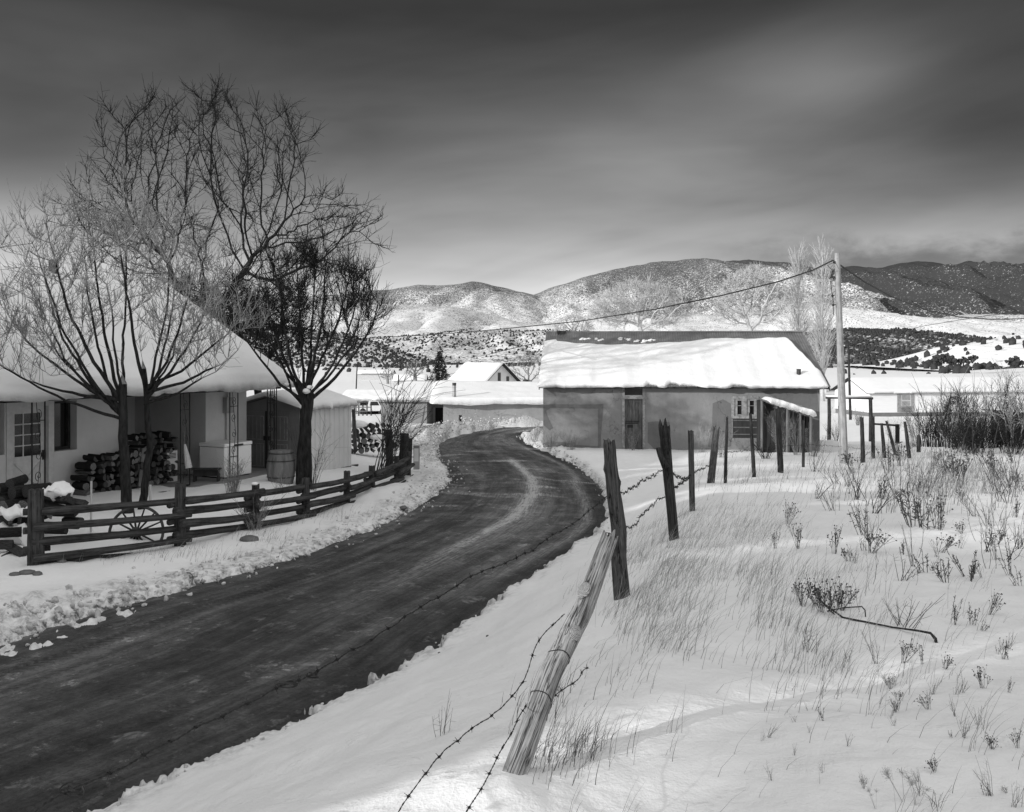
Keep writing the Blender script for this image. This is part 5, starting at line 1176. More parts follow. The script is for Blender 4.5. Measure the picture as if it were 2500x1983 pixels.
# ------------------------------------------------------------ log rail fence on the left
def rail_fence():
    P = [((88, 1380), 15.0, 184, .105), ((440, 1347), 16.3, 165, .085), ((624, 1294), 18.5, 112, .075), ((747, 1268), 19.8, 100, .08), ((847, 1231), 22.1, 80, .07), ((908, 1198), 24.7, 60, .075), ((968, 1187), 25.7, 73, .062), ((998, 1167), 27.6, 64, .06)]
    pts = [(at(b[0], b[1], Y), h * Y / F, r) for b, Y, h, r in P]
    root = thing('rail_fence', pts[0][0], 'dark log rail fence with stacked round rails along the left verge of the road', 'fence')
    for k, (b, h, r) in enumerate(pts):
        V, Fc = post_mesh([(0, 0, -.25), (-.006, 0, h * .5), (0, 0, h)], [r * 1.2, r * 1.1, r * 1.05], seed=60 + k, rings=20, n=14, jag=.015, deep=.05)
        o = link_mesh('post', np.array(V) + np.array(b), Fc, M_RAIL, root)
    # rails: photograph heights at both ends of every bay (pixels), top to bottom
    bays = [(0, 1, [(1250, 1223), (1284, 1256), (1322, 1290), (1358, 1316), (1372, 1348)], (105, 440)),
            (1, 2, [(1222, 1200), (1248, 1228), (1276, 1258), (1306, 1282), (1340, 1305)], (445, 622)),
            (2, 3, [(1207, 1187), (1230, 1212), (1256, 1236), (1278, 1256)], (628, 748)),
            (3, 4, [(1188, 1170), (1212, 1188), (1230, 1210), (1255, 1226)], (750, 848)),
            (4, 5, [(1172, 1155), (1190, 1170), (1208, 1186), (1230, 1212)], (850, 908)),
            (5, 6, [(1156, 1132), (1172, 1152), (1190, 1170), (1200, 1186)], (910, 968)),
            (6, 7, [(1134, 1118), (1152, 1136), (1168, 1150), (1184, 1164)], (970, 998))]
    rs = random.Random(4)
    for i, j, rows, (x0, x1) in bays:
        Y0, Y1 = P[i][1], P[j][1]
        for q, (y0, y1) in enumerate(rows):
            a, b = at(x0, y0, Y0), at(x1, y1, Y1); d = (b - a).normalized(); side = Vector((d.y, -d.x, 0)) * (.10 if (i + q) % 2 else -.02)
            if i == 1 and q == 4: b = a.lerp(b, .72)
            if i == 3 and q == 3: b = a.lerp(b, .9)
            a2 = a - d * (.16 if q else .02); b2 = b + d * .16; r0 = rs.uniform(.058, .074); n = 16
            pl = [a2.lerp(b2, t) + side + Vector((0, 0, -.012 * math.sin(math.pi * t) + .010 * float(perlin(t * 3 + q, i)))) for t in np.linspace(0, 1, n)]
            L = (b2 - a2).length; qd = (b2 - a2).to_track_quat('Z', 'Y').to_matrix().to_4x4(); Mx = Matrix.Translation(a2 + side) @ qd; Mi = Mx.inverted()
            mb = MB(); rr = [r0 * (1.04 - .16 * t + .07 * float(perlin(t * 6 + i, q * 3.3))) for t in np.linspace(0, 1, n)]
            mb.tube([Mi @ p for p in pl], rr, 10, True, lambda k, a_: 1 + .06 * math.sin(2 * a_ + i + k * .3) + .04 * math.sin(3 * a_ + q))
            me = bpy.data.meshes.new('rail'); me.from_pydata([tuple(v) for v in mb.v], [], mb.f); me.update(); me.polygons.foreach_set('use_smooth', np.ones(len(me.polygons), bool)); me.materials.append(M_RAIL)
            o = bpy.data.objects.new('rail', me); COL.objects.link(o); o.parent = root; o.matrix_parent_inverse = Matrix.Translation(-pts[0][0]); o.matrix_basis = Mx
    # short spacer logs stacked at each post
    for k in range(len(pts) - 1):
        b, h, r = pts[k]; d = (pts[k + 1][0] - b).normalized() if k < len(pts) - 1 else d
        for q in range(3):
            mb = MB(); z = b.z + h * (.20 + .25 * q); c = Vector((b.x, b.y, z)) + Vector((-d.y, d.x, 0)) * .10 + d * .02; mb.tube([c - d * .19, c + d * .20], [.056, .05], 9); link_mesh('spacer_log', mb.v, mb.f, M_RAIL, root)
    sm = MB(); b, h, r = pts[2]; sm.ico(b + Vector((-.01, -.03, h + .01)), .075, 2, (1, 1, .5), .06); link_mesh('snow_cap', sm.v, sm.f, M_SNOW, root)
rail_fence()

# ------------------------------------------------------------ utility poles and cables
def pole(name, base, top, Y, r0, r1, label, m=M_POLE):
    b, t = at(*base, Y), at(*top, Y); root = thing(name, b, label, 'utility pole', 'utility poles')
    ax = t - b; Mx = ax.to_track_quat('Z', 'Y').to_matrix().to_4x4()
    mb = MB(); n = 30
    mb.tube([Vector((0, 0, -.5 + (ax.length + .5) * k / n)) for k in range(n + 1)], [r0 + (r1 - r0) * k / n for k in range(n + 1)], 14)
    me = bpy.data.meshes.new('shaft'); me.from_pydata([tuple(v) for v in mb.v], [], mb.f); me.polygons.foreach_set('use_smooth', np.ones(len(me.polygons), bool)); me.materials.append(m); me.update()
    o = bpy.data.objects.new('shaft', me); COL.objects.link(o); o.parent = root; o.matrix_basis = Mx
    return root, b, t
PR, pb_, pt_ = pole('utility_pole', (2060, 1126), (2044, 618), 31, .145, .085, 'tall pale wooden utility pole with cables, at the adobe house\'s right end')
bk = MB(); 
for px_, py_ in ((2036, 640), (2034, 678), (2032, 722), (2034, 745)):
    c = at(px_, py_, 30.95); bk.tube([c, c + Vector((.10, .05, .02))], .014, 5); bk.ico(c, .045, 1, (1, 1, 1.3), .1)
part(bk, 'insulator', M_RUST, PR)
cd = MB(); cd.tube([at(2037, 640, 30.93), at(2020, 648, 30.6), at(2033, 660, 30.9), at(2028, 690, 30.9), at(2034, 735, 30.9), at(2035, 770, 30.9)], .012, 4); part(cd, 'drop_cable', M_IRON, PR)
pole('utility_pole', (2076, 1012), (2071, 838), 88, .13, .09, 'slim far utility pole seen just right of the tall near one', M_POSTD)
pole('utility_pole', (868, 985), (872, 893), 130, .10, .08, 'thin distant utility pole on the flat left of the saplings', M_POSTD)
pole('utility_pole', (973, 965), (973, 915), 160, .12, .09, 'short distant utility pole on the flat behind the saplings', M_POSTD)
def cable(pts, r, label, sag=0.0, seed=0):
    mb = MB(); P = [Vector(p) for p in pts]; out = []
    for a, b in zip(P[:-1], P[1:]):
        for k in range(24): t = k / 24; out.append(a.lerp(b, t) - Vector((0, 0, sag * 4 * t * (1 - t))))
    out.append(P[-1]); mb.tube(out, r, 5); tag(build(mb, 'overhead_cable', M_IRON, None, out[0]), label, 'cable', 'overhead cables')
cable([at(2034, 636, 31), at(1985, 660, 33), at(1900, 688, 36), at(1760, 722, 40), at(1600, 755, 46), at(1420, 784, 53), at(1200, 806, 62), at(1050, 818, 70), at(935, 823, 78)], .028, 'black overhead cable sweeping left from the tall pole across the hills')
cable([at(2052, 648, 31), at(2110, 688, 33), at(2180, 726, 36), at(2260, 756, 40), at(2340, 774, 44), at(2420, 780, 48), at(2520, 778, 53)], .028, 'black overhead cable sagging right from the tall pole against the dark mountain')
cable([at(2500, 760, 60), at(2400, 772, 70), at(2250, 797, 84), at(2076, 843, 90)], .022, 'thin far cable descending leftwards over the dark mesa')
cable([at(1320, 835, 37.6), at(1180, 868, 90), at(1060, 890, 150)], .02, 'thin cable leaving the left roof corner of the adobe house')

# ------------------------------------------------------------ ranch gate and rail beyond
def gate():
    root = thing('ranch_gate', gpos(2080, 1062), 'tall timber gate frame with a crossbar behind the utility pole', 'gate')
    Y = 58
    for (bx, by), (tx, ty), r in (((2024, 1056), (2024, 972), .12), ((2126, 1068), (2125, 974), .13)):
        a, b = at(bx, by, Y), at(tx, ty, Y); m = MB(); m.tube([a - Vector((0, 0, .5)), a.lerp(b, .5) + Vector((.02, 0, 0)), b], [r, r * .9, r * .85], 9); part(m, 'gate_post', M_POSTD, root, True)
    m = MB(); m.tube([at(2016, 971, Y), at(2075, 971.5, Y), at(2131, 973, Y)], [.075, .07, .075], 8); part(m, 'crossbar', M_POST, root, True)
    s = MB(); s.tube([at(2017, 967.5, Y), at(2060, 968, Y), at(2128, 969, Y)], [.06, .09, .05], 8); part(s, 'snow_strip', M_SNOW, root, True)
gate()
def low_rail():
    root = thing('low_rail', at(2191, 1068, 46), 'short post and rail piece standing behind the far fence posts', 'rail')
    m = MB(); a = at(2191, 1068, 46); m.tube([a - Vector((0, 0, .3)), at(2191, 1036, 46)], .11, 8); part(m, 'post', M_POSTD, root, True)
    m = MB(); m.tube([at(2130, 1035, 48), at(2191, 1039, 45.85)], .05, 6); part(m, 'rail', M_POSTD, root, True)
low_rail()

# ------------------------------------------------------------ things on the porch and in the yard
def chest_freezer():
    c = at(548, 1167, 24.3); fr = Frame((c.x, c.y, FLOOR), TH); root = thing('chest_freezer', (c.x, c.y, FLOOR), 'white chest freezer standing on the porch by the house wall', 'freezer')
    m = MB(); fr.box(m, (0, 0, .03), (1.02, .86, .80)); b = part(m, 'cabinet', M_FREEZ, root)
    m = MB(); fr.box(m, (-.015, -.02, .81), (1.035, .87, .90)); lid = part(m, 'lid', M_FREEZ, root)
    m = MB(); fr.box(m, (.35, -.045, .82), (.65, -.021, .86)); part(m, 'handle', M_IRON, lid)
    m = MB(); fr.box(m, (.04, .04, 0), (.98, .82, .029)); part(m, 'plinth', M_IRON, root)
    for o in root.children:
        if o.name.startswith(('cabinet', 'lid')): bv = o.modifiers.new('bevel', 'BEVEL'); bv.width = .02; bv.segments = 2
chest_freezer()
def bench():
    c = at(528, 1172, 23.75); fr = Frame((c.x, c.y, FLOOR), R(4)); root = thing('bench', (c.x, c.y, FLOOR), 'low dark wooden bench on the porch in front of the freezer', 'bench')
    m = MB(); fr.box(m, (-.62, 0, .29), (.08, .26, .33)); part(m, 'seat', M_DARKW, root)
    for u in (-.58, .0): m = MB(); fr.box(m, (u, .03, 0), (u + .04, .23, .289)); part(m, 'leg', M_DARKW, root)
    m = MB(); fr.box(m, (-.54, .06, .14), (0, .09, .288)); part(m, 'apron', M_DARKW, root)
bench()
def barrel():
    b = at(686, 1180, 24.0); root = thing('wooden_barrel', b, 'old wooden barrel with hoops standing under the dark tree beside the shed', 'barrel')
    H = .90; n = 40; ts = np.linspace(0, 1, 22); rad = lambda t: .285 + .075 * math.sin(math.pi * t)
    m = MB(); vs = []
    for t in ts:
        for j in range(n):
            a = 2 * math.pi * j / n; r = rad(t) * (1 - .018 * (1 if j % 3 == 0 else 0)); vs.append(b + Vector((math.cos(a) * r, math.sin(a) * r, -.06 + H * t)))
    m.add(vs, [(k * n + j, k * n + (j + 1) % n, (k + 1) * n + (j + 1) % n, (k + 1) * n + j) for k in range(21) for j in range(n)] + [tuple(range(21 * n, 22 * n))]); part(m, 'staves', M_BARREL, root, True)
    for t in (.06, .26, .72, .93):
        m = MB(); m.tube([b + Vector((math.cos(a) * (rad(t) + .004), math.sin(a) * (rad(t) + .004), -.06 + H * t)) for a in np.linspace(0, 2 * math.pi, 33)], .014, 5, False); part(m, 'hoop', M_RUST, root)
barrel()
def broom():
    t_, b_ = at(451, 1085, 22.75), at(460, 1143, 22.7); root = thing('broom', b_, 'pale straw broom hanging upside against the second iron porch post', 'broom')
    m = MB(); m.tube([at(449, 1055, 22.75), t_], .013, 6); part(m, 'handle', M_GREYW, root)
    m = MB(); m.tube([t_, t_.lerp(b_, .4), b_], [.025, .06, .085], 12, True, lambda k, a: 1 + .08 * math.sin(a * 9)); part(m, 'bristles', mat('straw', .45, .9, .12, 20, .006, 60, stretch=(3, 3, .3)), root)
broom()
def cabinet():
    c = at(408, 1180, 23.6); fr = Frame((c.x, c.y, FLOOR), TH); root = thing('white_cabinet', (c.x, c.y, FLOOR), 'narrow pale upright box with a grille, standing by the back door of the porch', 'box')
    m = MB(); fr.box(m, (.0, 0, 0), (.34, .30, .78)); part(m, 'casing', M_PLASTER, root); m = MB()
    for k in range(4): fr.box(m, (.06, -.012, .60 + k * .035), (.28, -.002, .615 + k * .035))
    part(m, 'grille', M_IRON, root)
cabinet()
def plank():
    m = MB(); a, b = at(341, 1188, 22.6), at(352, 1095, 22.8); m.tube([a, a.lerp(b, .5), b], [.05, .085, .07], 5); tag(build(m, 'plank', M_GREYW, None, a), 'tall grey slab of wood leaning on the firewood between two trunks', 'plank')
    m = MB(); a = at(222, 1300, 17.0); m.tube([a, at(223, 1175, 17.0)], .020, 6); tag(build(m, 'stake', M_WHITEW, None, a), 'thin pale stake standing in the snow behind the first fence bay', 'stake')
    m = MB(); a = at(367, 1222, 19.5); m.tube([a - Vector((0, 0, .1)), at(367, 1184, 19.5)], .028, 6); tag(build(m, 'stake', M_WHITEW, None, a), 'short pale pointed stake at the edge of the porch slab', 'stake')
plank()
def meter_pedestal():
    b = at(1017, 1130, 29.0); root = thing('utility_box', b, 'small grey metal utility box at the far end of the rail fence', 'utility box')
    m = MB(); m.box((-.09, -.08, -.2), (.09, .08, .50), Matrix.Translation(b)); part(m, 'casing', M_TIN, root); m = MB(); m.box((-.10, -.09, .501), (.10, .09, .53), Matrix.Translation(b)); part(m, 'cap', M_TIN, root); m = MB(); m.box((-.07, -.086, .05), (.07, -.0805, .45), Matrix.Translation(b)); part(m, 'door', M_METALS, root)
meter_pedestal()
for (bx, by), (tx, ty), Y, r, lab in (((952, 1140), (950, 1050), 28.0, .12, 'thick dark old post among the saplings at the end of the rail fence'), ((985, 1130), (988, 1060), 28.6, .15, 'stout dark gatepost with leaning logs where the rail fence ends'), ((998, 1120), (1000, 1068), 29.4, .09, 'dark snow-capped post right of the stout gatepost'),
                                     ((867, 1082), (863, 1000), 31.5, .065, 'pale post rising from the wood stack beyond the shed'), ((1122, 1036), (1124, 1014), 51.5, .09, 'dark stub of a post in the snowbank in front of the low adobe building')):
    fence_post('old_post', (bx, by), (tx, ty), Y, r, r * .9, lab, M_POSTD if r > .07 else M_POST, None, ((.5, .01, 0),), int(bx), (), .03, cat='post', group='old posts beyond the rail fence', rings=16, n=12)
sc = MB(); sc.ico(at(1000, 1066, 29.4), .11, 2, (1, 1, .6), .06); so = link_mesh('snow_cap', sc.v, sc.f, M_SNOW); P9 = [x for x in COL.objects if x.get('label') == 'dark snow-capped post right of the stout gatepost'][0]; so.parent = P9; so.matrix_parent_inverse = P9.matrix_world.inverted()
sgn = MB(); Y = 52.5
for a, b in (((1222, 1032), (1223, 1013)), ((1257, 1032), (1257, 1013)), ((1223, 1013), (1257, 1013)), ((1240, 1030), (1240, 1022))): sgn.tube([at(*a, Y), at(*b, Y)], .025, 5)
tag(build(sgn, 'metal_frame', M_TIN, None, at(1240, 1032, Y)), 'thin pale metal frame sticking out of the snowbank by the low adobe wall', 'frame')

def wagon_wheel():
    c = at(333, 1300, 16.9); root = thing('wagon_wheel', c - Vector((0, 0, .42)), 'old iron-rimmed wagon wheel leaning behind the rail fence', 'wheel')
    Rr = .46; q = Matrix.Rotation(R(-16), 4, 'X') @ Matrix.Rotation(R(8), 4, 'Z'); M_ = Matrix.Translation(c) @ q
    m = MB(); m.tube([M_ @ Vector((math.cos(a) * Rr, 0, math.sin(a) * Rr)) for a in np.linspace(0, 2 * math.pi, 49)], .026, 7, False); part(m, 'rim', M_RUST, root)
    for k in range(14): a = 2 * math.pi * k / 14; m = MB(); m.tube([M_ @ Vector((math.cos(a) * .07, 0, math.sin(a) * .07)), M_ @ Vector((math.cos(a) * Rr, 0, math.sin(a) * Rr))], [.020, .014], 6); part(m, 'spoke', M_DARKW, root)
    m = MB(); m.tube([M_ @ Vector((0, -.12, 0)), M_ @ Vector((0, -.08, 0)), M_ @ Vector((0, .08, 0)), M_ @ Vector((0, .12, 0))], [.05, .09, .09, .06], 12); part(m, 'hub', M_RUST, root)
wagon_wheel()

# ------------------------------------------------------------ firewood: every log a thing of its own
LOGS = []
def log_proto(kind, seed):
    """round log or split quarter along y, bark outside, pale cut ends"""
    rs = random.Random(seed); n = 12; L = 1.0
    if kind == 'round': sec = [(math.cos(a) * (1 + rs.uniform(-.08, .08)), math.sin(a) * (1 + rs.uniform(-.08, .08))) for a in np.linspace(0, 2 * math.pi, n, endpoint=False)]
    elif kind == 'half': sec = [(math.cos(a), math.sin(a) * .95 - .35) for a in np.linspace(0, math.pi, 9)]
    else: sec = [(0, -.75)] + [(math.cos(a) * 1.15, math.sin(a) * 1.15 - .6) for a in np.linspace(R(35), R(145), 7)]
    m = len(sec); vs = [(x * (1 + rs.uniform(-.03, .03)), y, z) for y in (-.5, -.17, .17, .5) for x, z in sec]
    fs = [(k * m + j, (k + 1) * m + j, (k + 1) * m + (j + 1) % m, k * m + (j + 1) % m) for k in range(3) for j in range(m)]
    ends = [tuple(range(m)), tuple(range(3 * m, 4 * m))[::-1]]
    me = bpy.data.meshes.new('firewood_log'); me.from_pydata(vs, [], fs + ends); me.materials.append(M_LOGB); me.materials.append(M_CUT if seed % 2 else M_CUTD)
    for k in range(len(fs), len(fs) + 2): me.polygons[k].material_index = 1
    if kind != 'round':
        for k, f in enumerate(fs):
            if f[0] % m in ((m - 1,) if kind == 'half' else (0, m - 1)): me.polygons[k].material_index = 1
    me.update(); return me
LOG_ME = [log_proto(k, s) for k, s in (('round', 1), ('half', 2), ('quarter', 3), ('round', 4), ('quarter', 5), ('half', 6), ('quarter', 8))]
def log(p, r, L, rot, label, group, kinds=None, rs=random):
    o = bpy.data.objects.new('firewood_log', rs.choice(kinds or LOG_ME)); COL.objects.link(o); o.location = p; o.rotation_euler = rot; o.scale = (r, L, r)
    return tag(o, label, 'log', group)
def stack(org, ax, rows, n0, r, L, label, group, taper=0, seed=0, lean=(0, 0, 0), wob=.12, kinds=None, prob=1.0):
    """logs laid with their ends towards the viewer; ax is the direction of the row in plan"""
    rs = random.Random(seed); ax = Vector(ax).normalized(); yaw = math.atan2(ax.y, ax.x)
    for k in range(rows):
        n = n0 - int(taper * k)
        for j in range(n):
            if rs.random() > prob and k == rows - 1: continue
            p = Vector(org) + ax * ((j + (.5 if k % 2 else 0) + taper * k * .5) * r * 2.02 + rs.uniform(-.02, .02)) + Vector((0, 0, r + k * r * 1.74 + rs.uniform(-.015, .015))) + Vector((-ax.y, ax.x, 0)) * rs.uniform(-.08, .08)
            log(p, r * rs.uniform(.82, 1.08), L * rs.uniform(.85, 1.1), (rs.uniform(-.05, .05), rs.uniform(0, 6.28), yaw + rs.uniform(-wob, wob)), label, group, kinds, rs)
# tall stack in the alcove, low stack at the wall, pile in the snow at the left, stack beyond the shed
p = FA.P(WALL_R + .05, 1.15, FLOOR); stack(p, FA.u, 9, 8, .08, .5, 'split log in the tall firewood stack on the porch beside the doorway', 'tall porch firewood stack', seed=1, kinds=LOG_ME[1:], wob=.3)
u_, _ = FA.px(185, 1190, 1.0); p = FA.P(u_, .95, FLOOR); stack(p, FA.u, 6, 16, .085, .5, 'dark log in the long low firewood stack against the white house wall', 'low wall firewood stack', .7, 2)
p = gpos(840, 1108); stack(p, (1, .25, 0), 6, 9, .10, .5, 'dark log in the snow-dusted wood stack beyond the metal shed', 'wood stack beyond the shed', .5, 3)
def left_pile():
    rs = random.Random(9); c0 = at(-60, 1300, 16.6); G = 'snowy pile at the left edge'
    spots = [(20, 1192, .11), (42, 1175, .085), (60, 1200, .12), (8, 1225, .12), (35, 1236, .13), (70, 1232, .10), (92, 1196, .10), (20, 1262, .12), (52, 1262, .10), (-25, 1220, .13), (-30, 1185, .10), (-20, 1255, .12), (78, 1258, .12), (100, 1225, .11), (14, 1207, .08)]
    for k, (x, y, r) in enumerate(spots): log(at(x, y, 16.6 + (1260 - y) * .006), r, .5, (rs.uniform(-.12, .12), rs.uniform(0, 6), rs.uniform(-.5, .3)), 'bark-covered round log heaped in the snowy firewood pile at the left edge', G, [LOG_ME[0], LOG_ME[3]], rs)
    for x, y, r, L, yw in ((135, 1218, .12, .75, 1.15), (160, 1212, .11, .5, .5), (128, 1236, .10, .9, 1.2), (150, 1250, .09, .6, 1.3), (170, 1238, .10, .5, .2), (118, 1252, .08, .5, .6), (185, 1225, .08, .45, 1.2), (150, 1284, .07, .6, 1.5), (130, 1296, .06, .5, 1.4), (178, 1272, .07, .4, 1.2)):
        log(at(x, y, 16.4), r, L, (rs.uniform(-.1, .1), rs.uniform(0, 6), yw), 'split log lying in the snow behind the first rail fence post', 'split logs behind the first fence post', LOG_ME[1:], rs)
    for x, y, r, lab in ((140, 1200, .25, 'thick pad of snow on top of the split logs behind the first fence post'), (30, 1250, .20, 'patch of snow lying on the round logs at the left edge'), (78, 1246, .18, 'small hump of snow between logs left of the first fence post'), (20, 1310, .45, 'broad snow hump in front of the round log pile at the left edge')):
        m = MB(); m.ico(at(x, y, 16.3), r, 3, (1.15, .8, .36), .0)
        m.v = [tuple(Vector(p) + Vector((0, 0, .55 * r * float(fbm(p[0] * 5.5, p[1] * 5.5 + p[2] * 4, 3))))) for p in m.v]; tag(build(m, 'snow_pad', M_SNOW, None, at(x, y, 16.3), True), lab, 'snow')
    for x, y, r in ((12, 1358, .07), (26, 1355, .06), (40, 1345, .08), (0, 1330, .08), (20, 1300, .09)): log(at(x, y, 15.6), r, .4, (rs.uniform(-.5, .5), rs.uniform(0, 6), rs.uniform(0, 3)), 'loose dark chunk of wood half buried in snow left of the fence', 'loose wood chunks in the snow', LOG_ME[1:3], rs)
left_pile()
for k, (x, y, r, lab) in enumerate(((845, 1070, .30, 'snow lying on top of the dark wood stack beyond the shed'), (868, 1083, .22, 'round clump of snow low on the wood stack beyond the shed'))):
    p = gpos(840, 1108) + Vector((.5 + k * .7, -.15, 1.05 - .45 * k)); m = MB(); m.ico(p, r, 2, (1.2, .8, .45), .1); tag(build(m, 'snow_pad', M_SNOW, None, p, True), lab, 'snow')

# stones and sticks along the left verge
for k, (x, y, r, sq, lab) in enumerate(((609, 1322, .15, (1.2, .9, .55), 'smooth rounded boulder at the verge below the third fence post'), (150, 1374, .075, (1.1, .9, .8), 'pointed grey stone beside the first fence post'), (66, 1402, .085, (1.6, 1, .5), 'flat grey stone in the snow, right one of two at the lower left'), (37, 1406, .07, (1.3, 1, .5), 'small flat stone at the left edge beside the flat grey one'), (92, 1405, .07, (1, 1, .7), 'dark pebble right of the flat stones at lower left'), (985, 1244, .07, (1.2, 1, .7), 'dark stone on the road verge near the bend'), (1190, 1555, .016, (1, 1.4, .8), 'tiny dark clod on the snow left of the leaning post'), (1072, 1596, .014, (1, 1, .8), 'tiny dark clod at the right road edge'))):
    p = gpos(x, y); m = MB(); m.ico(p + Vector((0, 0, r * .15)), r, 2, sq, .07, RP); tag(build(m, 'stone', M_STONE, None, p, True), lab, 'stone')
def bent_pipe():
    P = [(1995, 1460), (2025, 1484), (2058, 1508), (2110, 1518), (2180, 1532), (2240, 1540), (2272, 1546), (2284, 1560), (2286, 1571)]
    g = [gpos(x, y) for x, y in ((1995, 1500), (2058, 1510), (2180, 1535), (2286, 1571))]
    Ys = np.interp([p[0] for p in P], [1995, 2058, 2180, 2286], [q.y for q in g]); m = MB(); pts = [at(x, y, Y) for (x, y), Y in zip(P, Ys)]; m.tube(pts, [.004, .006, .007, .0065, .006, .007, .008, .011, .010], 7)
    m2 = [at(x, y, g[1].y) for x, y in ((2020, 1492), (2060, 1484), (2104, 1481), (2112, 1490), (2114, 1518))]; m.tube(m2, .005, 6); m.tube([at(2000, 1462, g[0].y), at(2030, 1494, g[0].y), at(2056, 1516, g[0].y)], .005, 6)
    tag(build(m, 'fallen_branch', M_POSTD, None, g[1], True), 'dark bent fallen branch lying on the snow among dried weeds at right', 'branch')
bent_pipe()
# ------------------------------------------------------------ bare trees grown into their crowns
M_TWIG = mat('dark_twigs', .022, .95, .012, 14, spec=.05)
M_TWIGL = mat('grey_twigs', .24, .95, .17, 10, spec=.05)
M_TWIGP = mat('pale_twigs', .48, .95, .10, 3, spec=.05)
M_SAP = mat('sapling_bark', .04, .95, .015, 10, spec=.05)

def colonize(nodes, par, att, seg, infl, kill, bias, iters, rs, jit=.25):
    """space colonization: grows the given trunk nodes towards the attractor points"""
    nodes = [np.array(p, float) for p in nodes]; par = list(par); att = np.array(att)
    best = np.full(len(att), 1e9); who = np.zeros(len(att), int); done = 0; kids = {}
    for it in range(iters):
        for k in range(done, len(nodes)):
            d = ((att - nodes[k]) ** 2).sum(1); m = d < best; best[m] = d[m]; who[m] = k
        done = len(nodes)
        keep = best > kill * kill; att, best, who = att[keep], best[keep], who[keep]
        act = best < infl * infl
        if not act.any():
            if len(att) == 0: break
            act = best <= np.partition(best, min(3, len(best) - 1))[min(3, len(best) - 1)]
        grown = 0
        ids = np.unique(who[act])
        D = att[act] - nodes_arr(nodes)[who[act]]; D /= np.linalg.norm(D, axis=1)[:, None] + 1e-9
        acc = np.zeros((len(nodes), 3)); np.add.at(acc, who[act], D)
        for i in ids:
            v = acc[i]; l = np.linalg.norm(v)
            if l < 1e-6: v = rs.normal(size=3); l = np.linalg.norm(v)
            v = v / l + bias + rs.normal(0, jit, 3); v /= np.linalg.norm(v); p = nodes[i] + v * seg
            if any(np.dot(p - q, p - q) < (seg * .3) ** 2 for q in kids.get(i, ())): continue
            kids.setdefault(i, []).append(p); nodes.append(p); par.append(int(i)); grown += 1
        if not grown: break
    return nodes, par
def nodes_arr(n): return np.array(n)
def tree_mesh(nodes, par, tip, power=2.3, rmax=.3, twig=None, rs=None, tw_n=0, tw_len=.4, tw_up=.5, tw_r=.004, trunk_min=None, cut=.02):
    """(trunk and limbs, branches and twigs) as two MBs"""
    n = len(nodes); ch = [[] for _ in range(n)]
    for i, p in enumerate(par):
        if p >= 0: ch[p].append(i)
    order = sorted(range(n), key=lambda i: -i); w_ = np.zeros(n)
    for i in order:
        w_[i] = sum(w_[c] for c in ch[i]) if ch[i] else 1.0
    rad = np.minimum(tip * w_ ** (1 / power), rmax)
    if trunk_min is not None:
        for i, r in trunk_min.items(): rad[i] = max(rad[i], r)
    A, B = MB(), MB(); starts = [(-1, i) for i in range(n) if par[i] < 0]
    while starts:
        p, i = starts.pop(); chain = [i]
        while ch[chain[-1]]:
            cs = sorted(ch[chain[-1]], key=lambda c: -w_[c]); chain.append(cs[0])
            for c in cs[1:]: starts.append((chain[-2], c))
        idx = ([p] if p >= 0 else []) + chain
        if len(idx) < 2: continue
        P = [Vector(nodes[k]) for k in idx]; rr = [rad[k] for k in idx]
        if p >= 0: rr[0] = min(rr[0], rr[1] * 1.15)
        k0 = 0
        big = [k for k in range(len(rr)) if rr[k] >= cut]
        if len(big) >= 2:
            e = big[-1] + 1; A.tube(P[:e], rr[:e], 8 if max(rr) > .07 else 6); k0 = e - 1
        if len(P) - k0 >= 2: B.tube(P[k0:], rr[k0:], 4 if rr[k0] > .012 else 3, False)
    if tw_n:
        cand = [i for i in range(n) if rad[i] < cut * 1.3 and par[i] >= 0]
        for _ in range(tw_n):
            i = cand[rs.integers(len(cand))]; p = np.array(nodes[i]); d = np.array(nodes[i]) - np.array(nodes[par[i]]); d /= np.linalg.norm(d) + 1e-9
            v = d * .6 + rs.normal(0, .55, 3) + np.array([0, 0, tw_up]); v /= np.linalg.norm(v); L = tw_len * rs.uniform(.35, 1.2)
            q = p + v * L * .5 + rs.normal(0, L * .07, 3); e = q + (v + np.array([0, 0, tw_up * .5]) + rs.normal(0, .2, 3)) * L * .5
            B.tube([p, q, e], [tw_r, tw_r * .85, tw_r * .5], 3, False)
            if rs.random() < .5:
                v2 = v + rs.normal(0, .6, 3); v2 /= np.linalg.norm(v2); B.tube([q, q + v2 * L * .4], [tw_r * .8, tw_r * .45], 3, False)
    return A, B
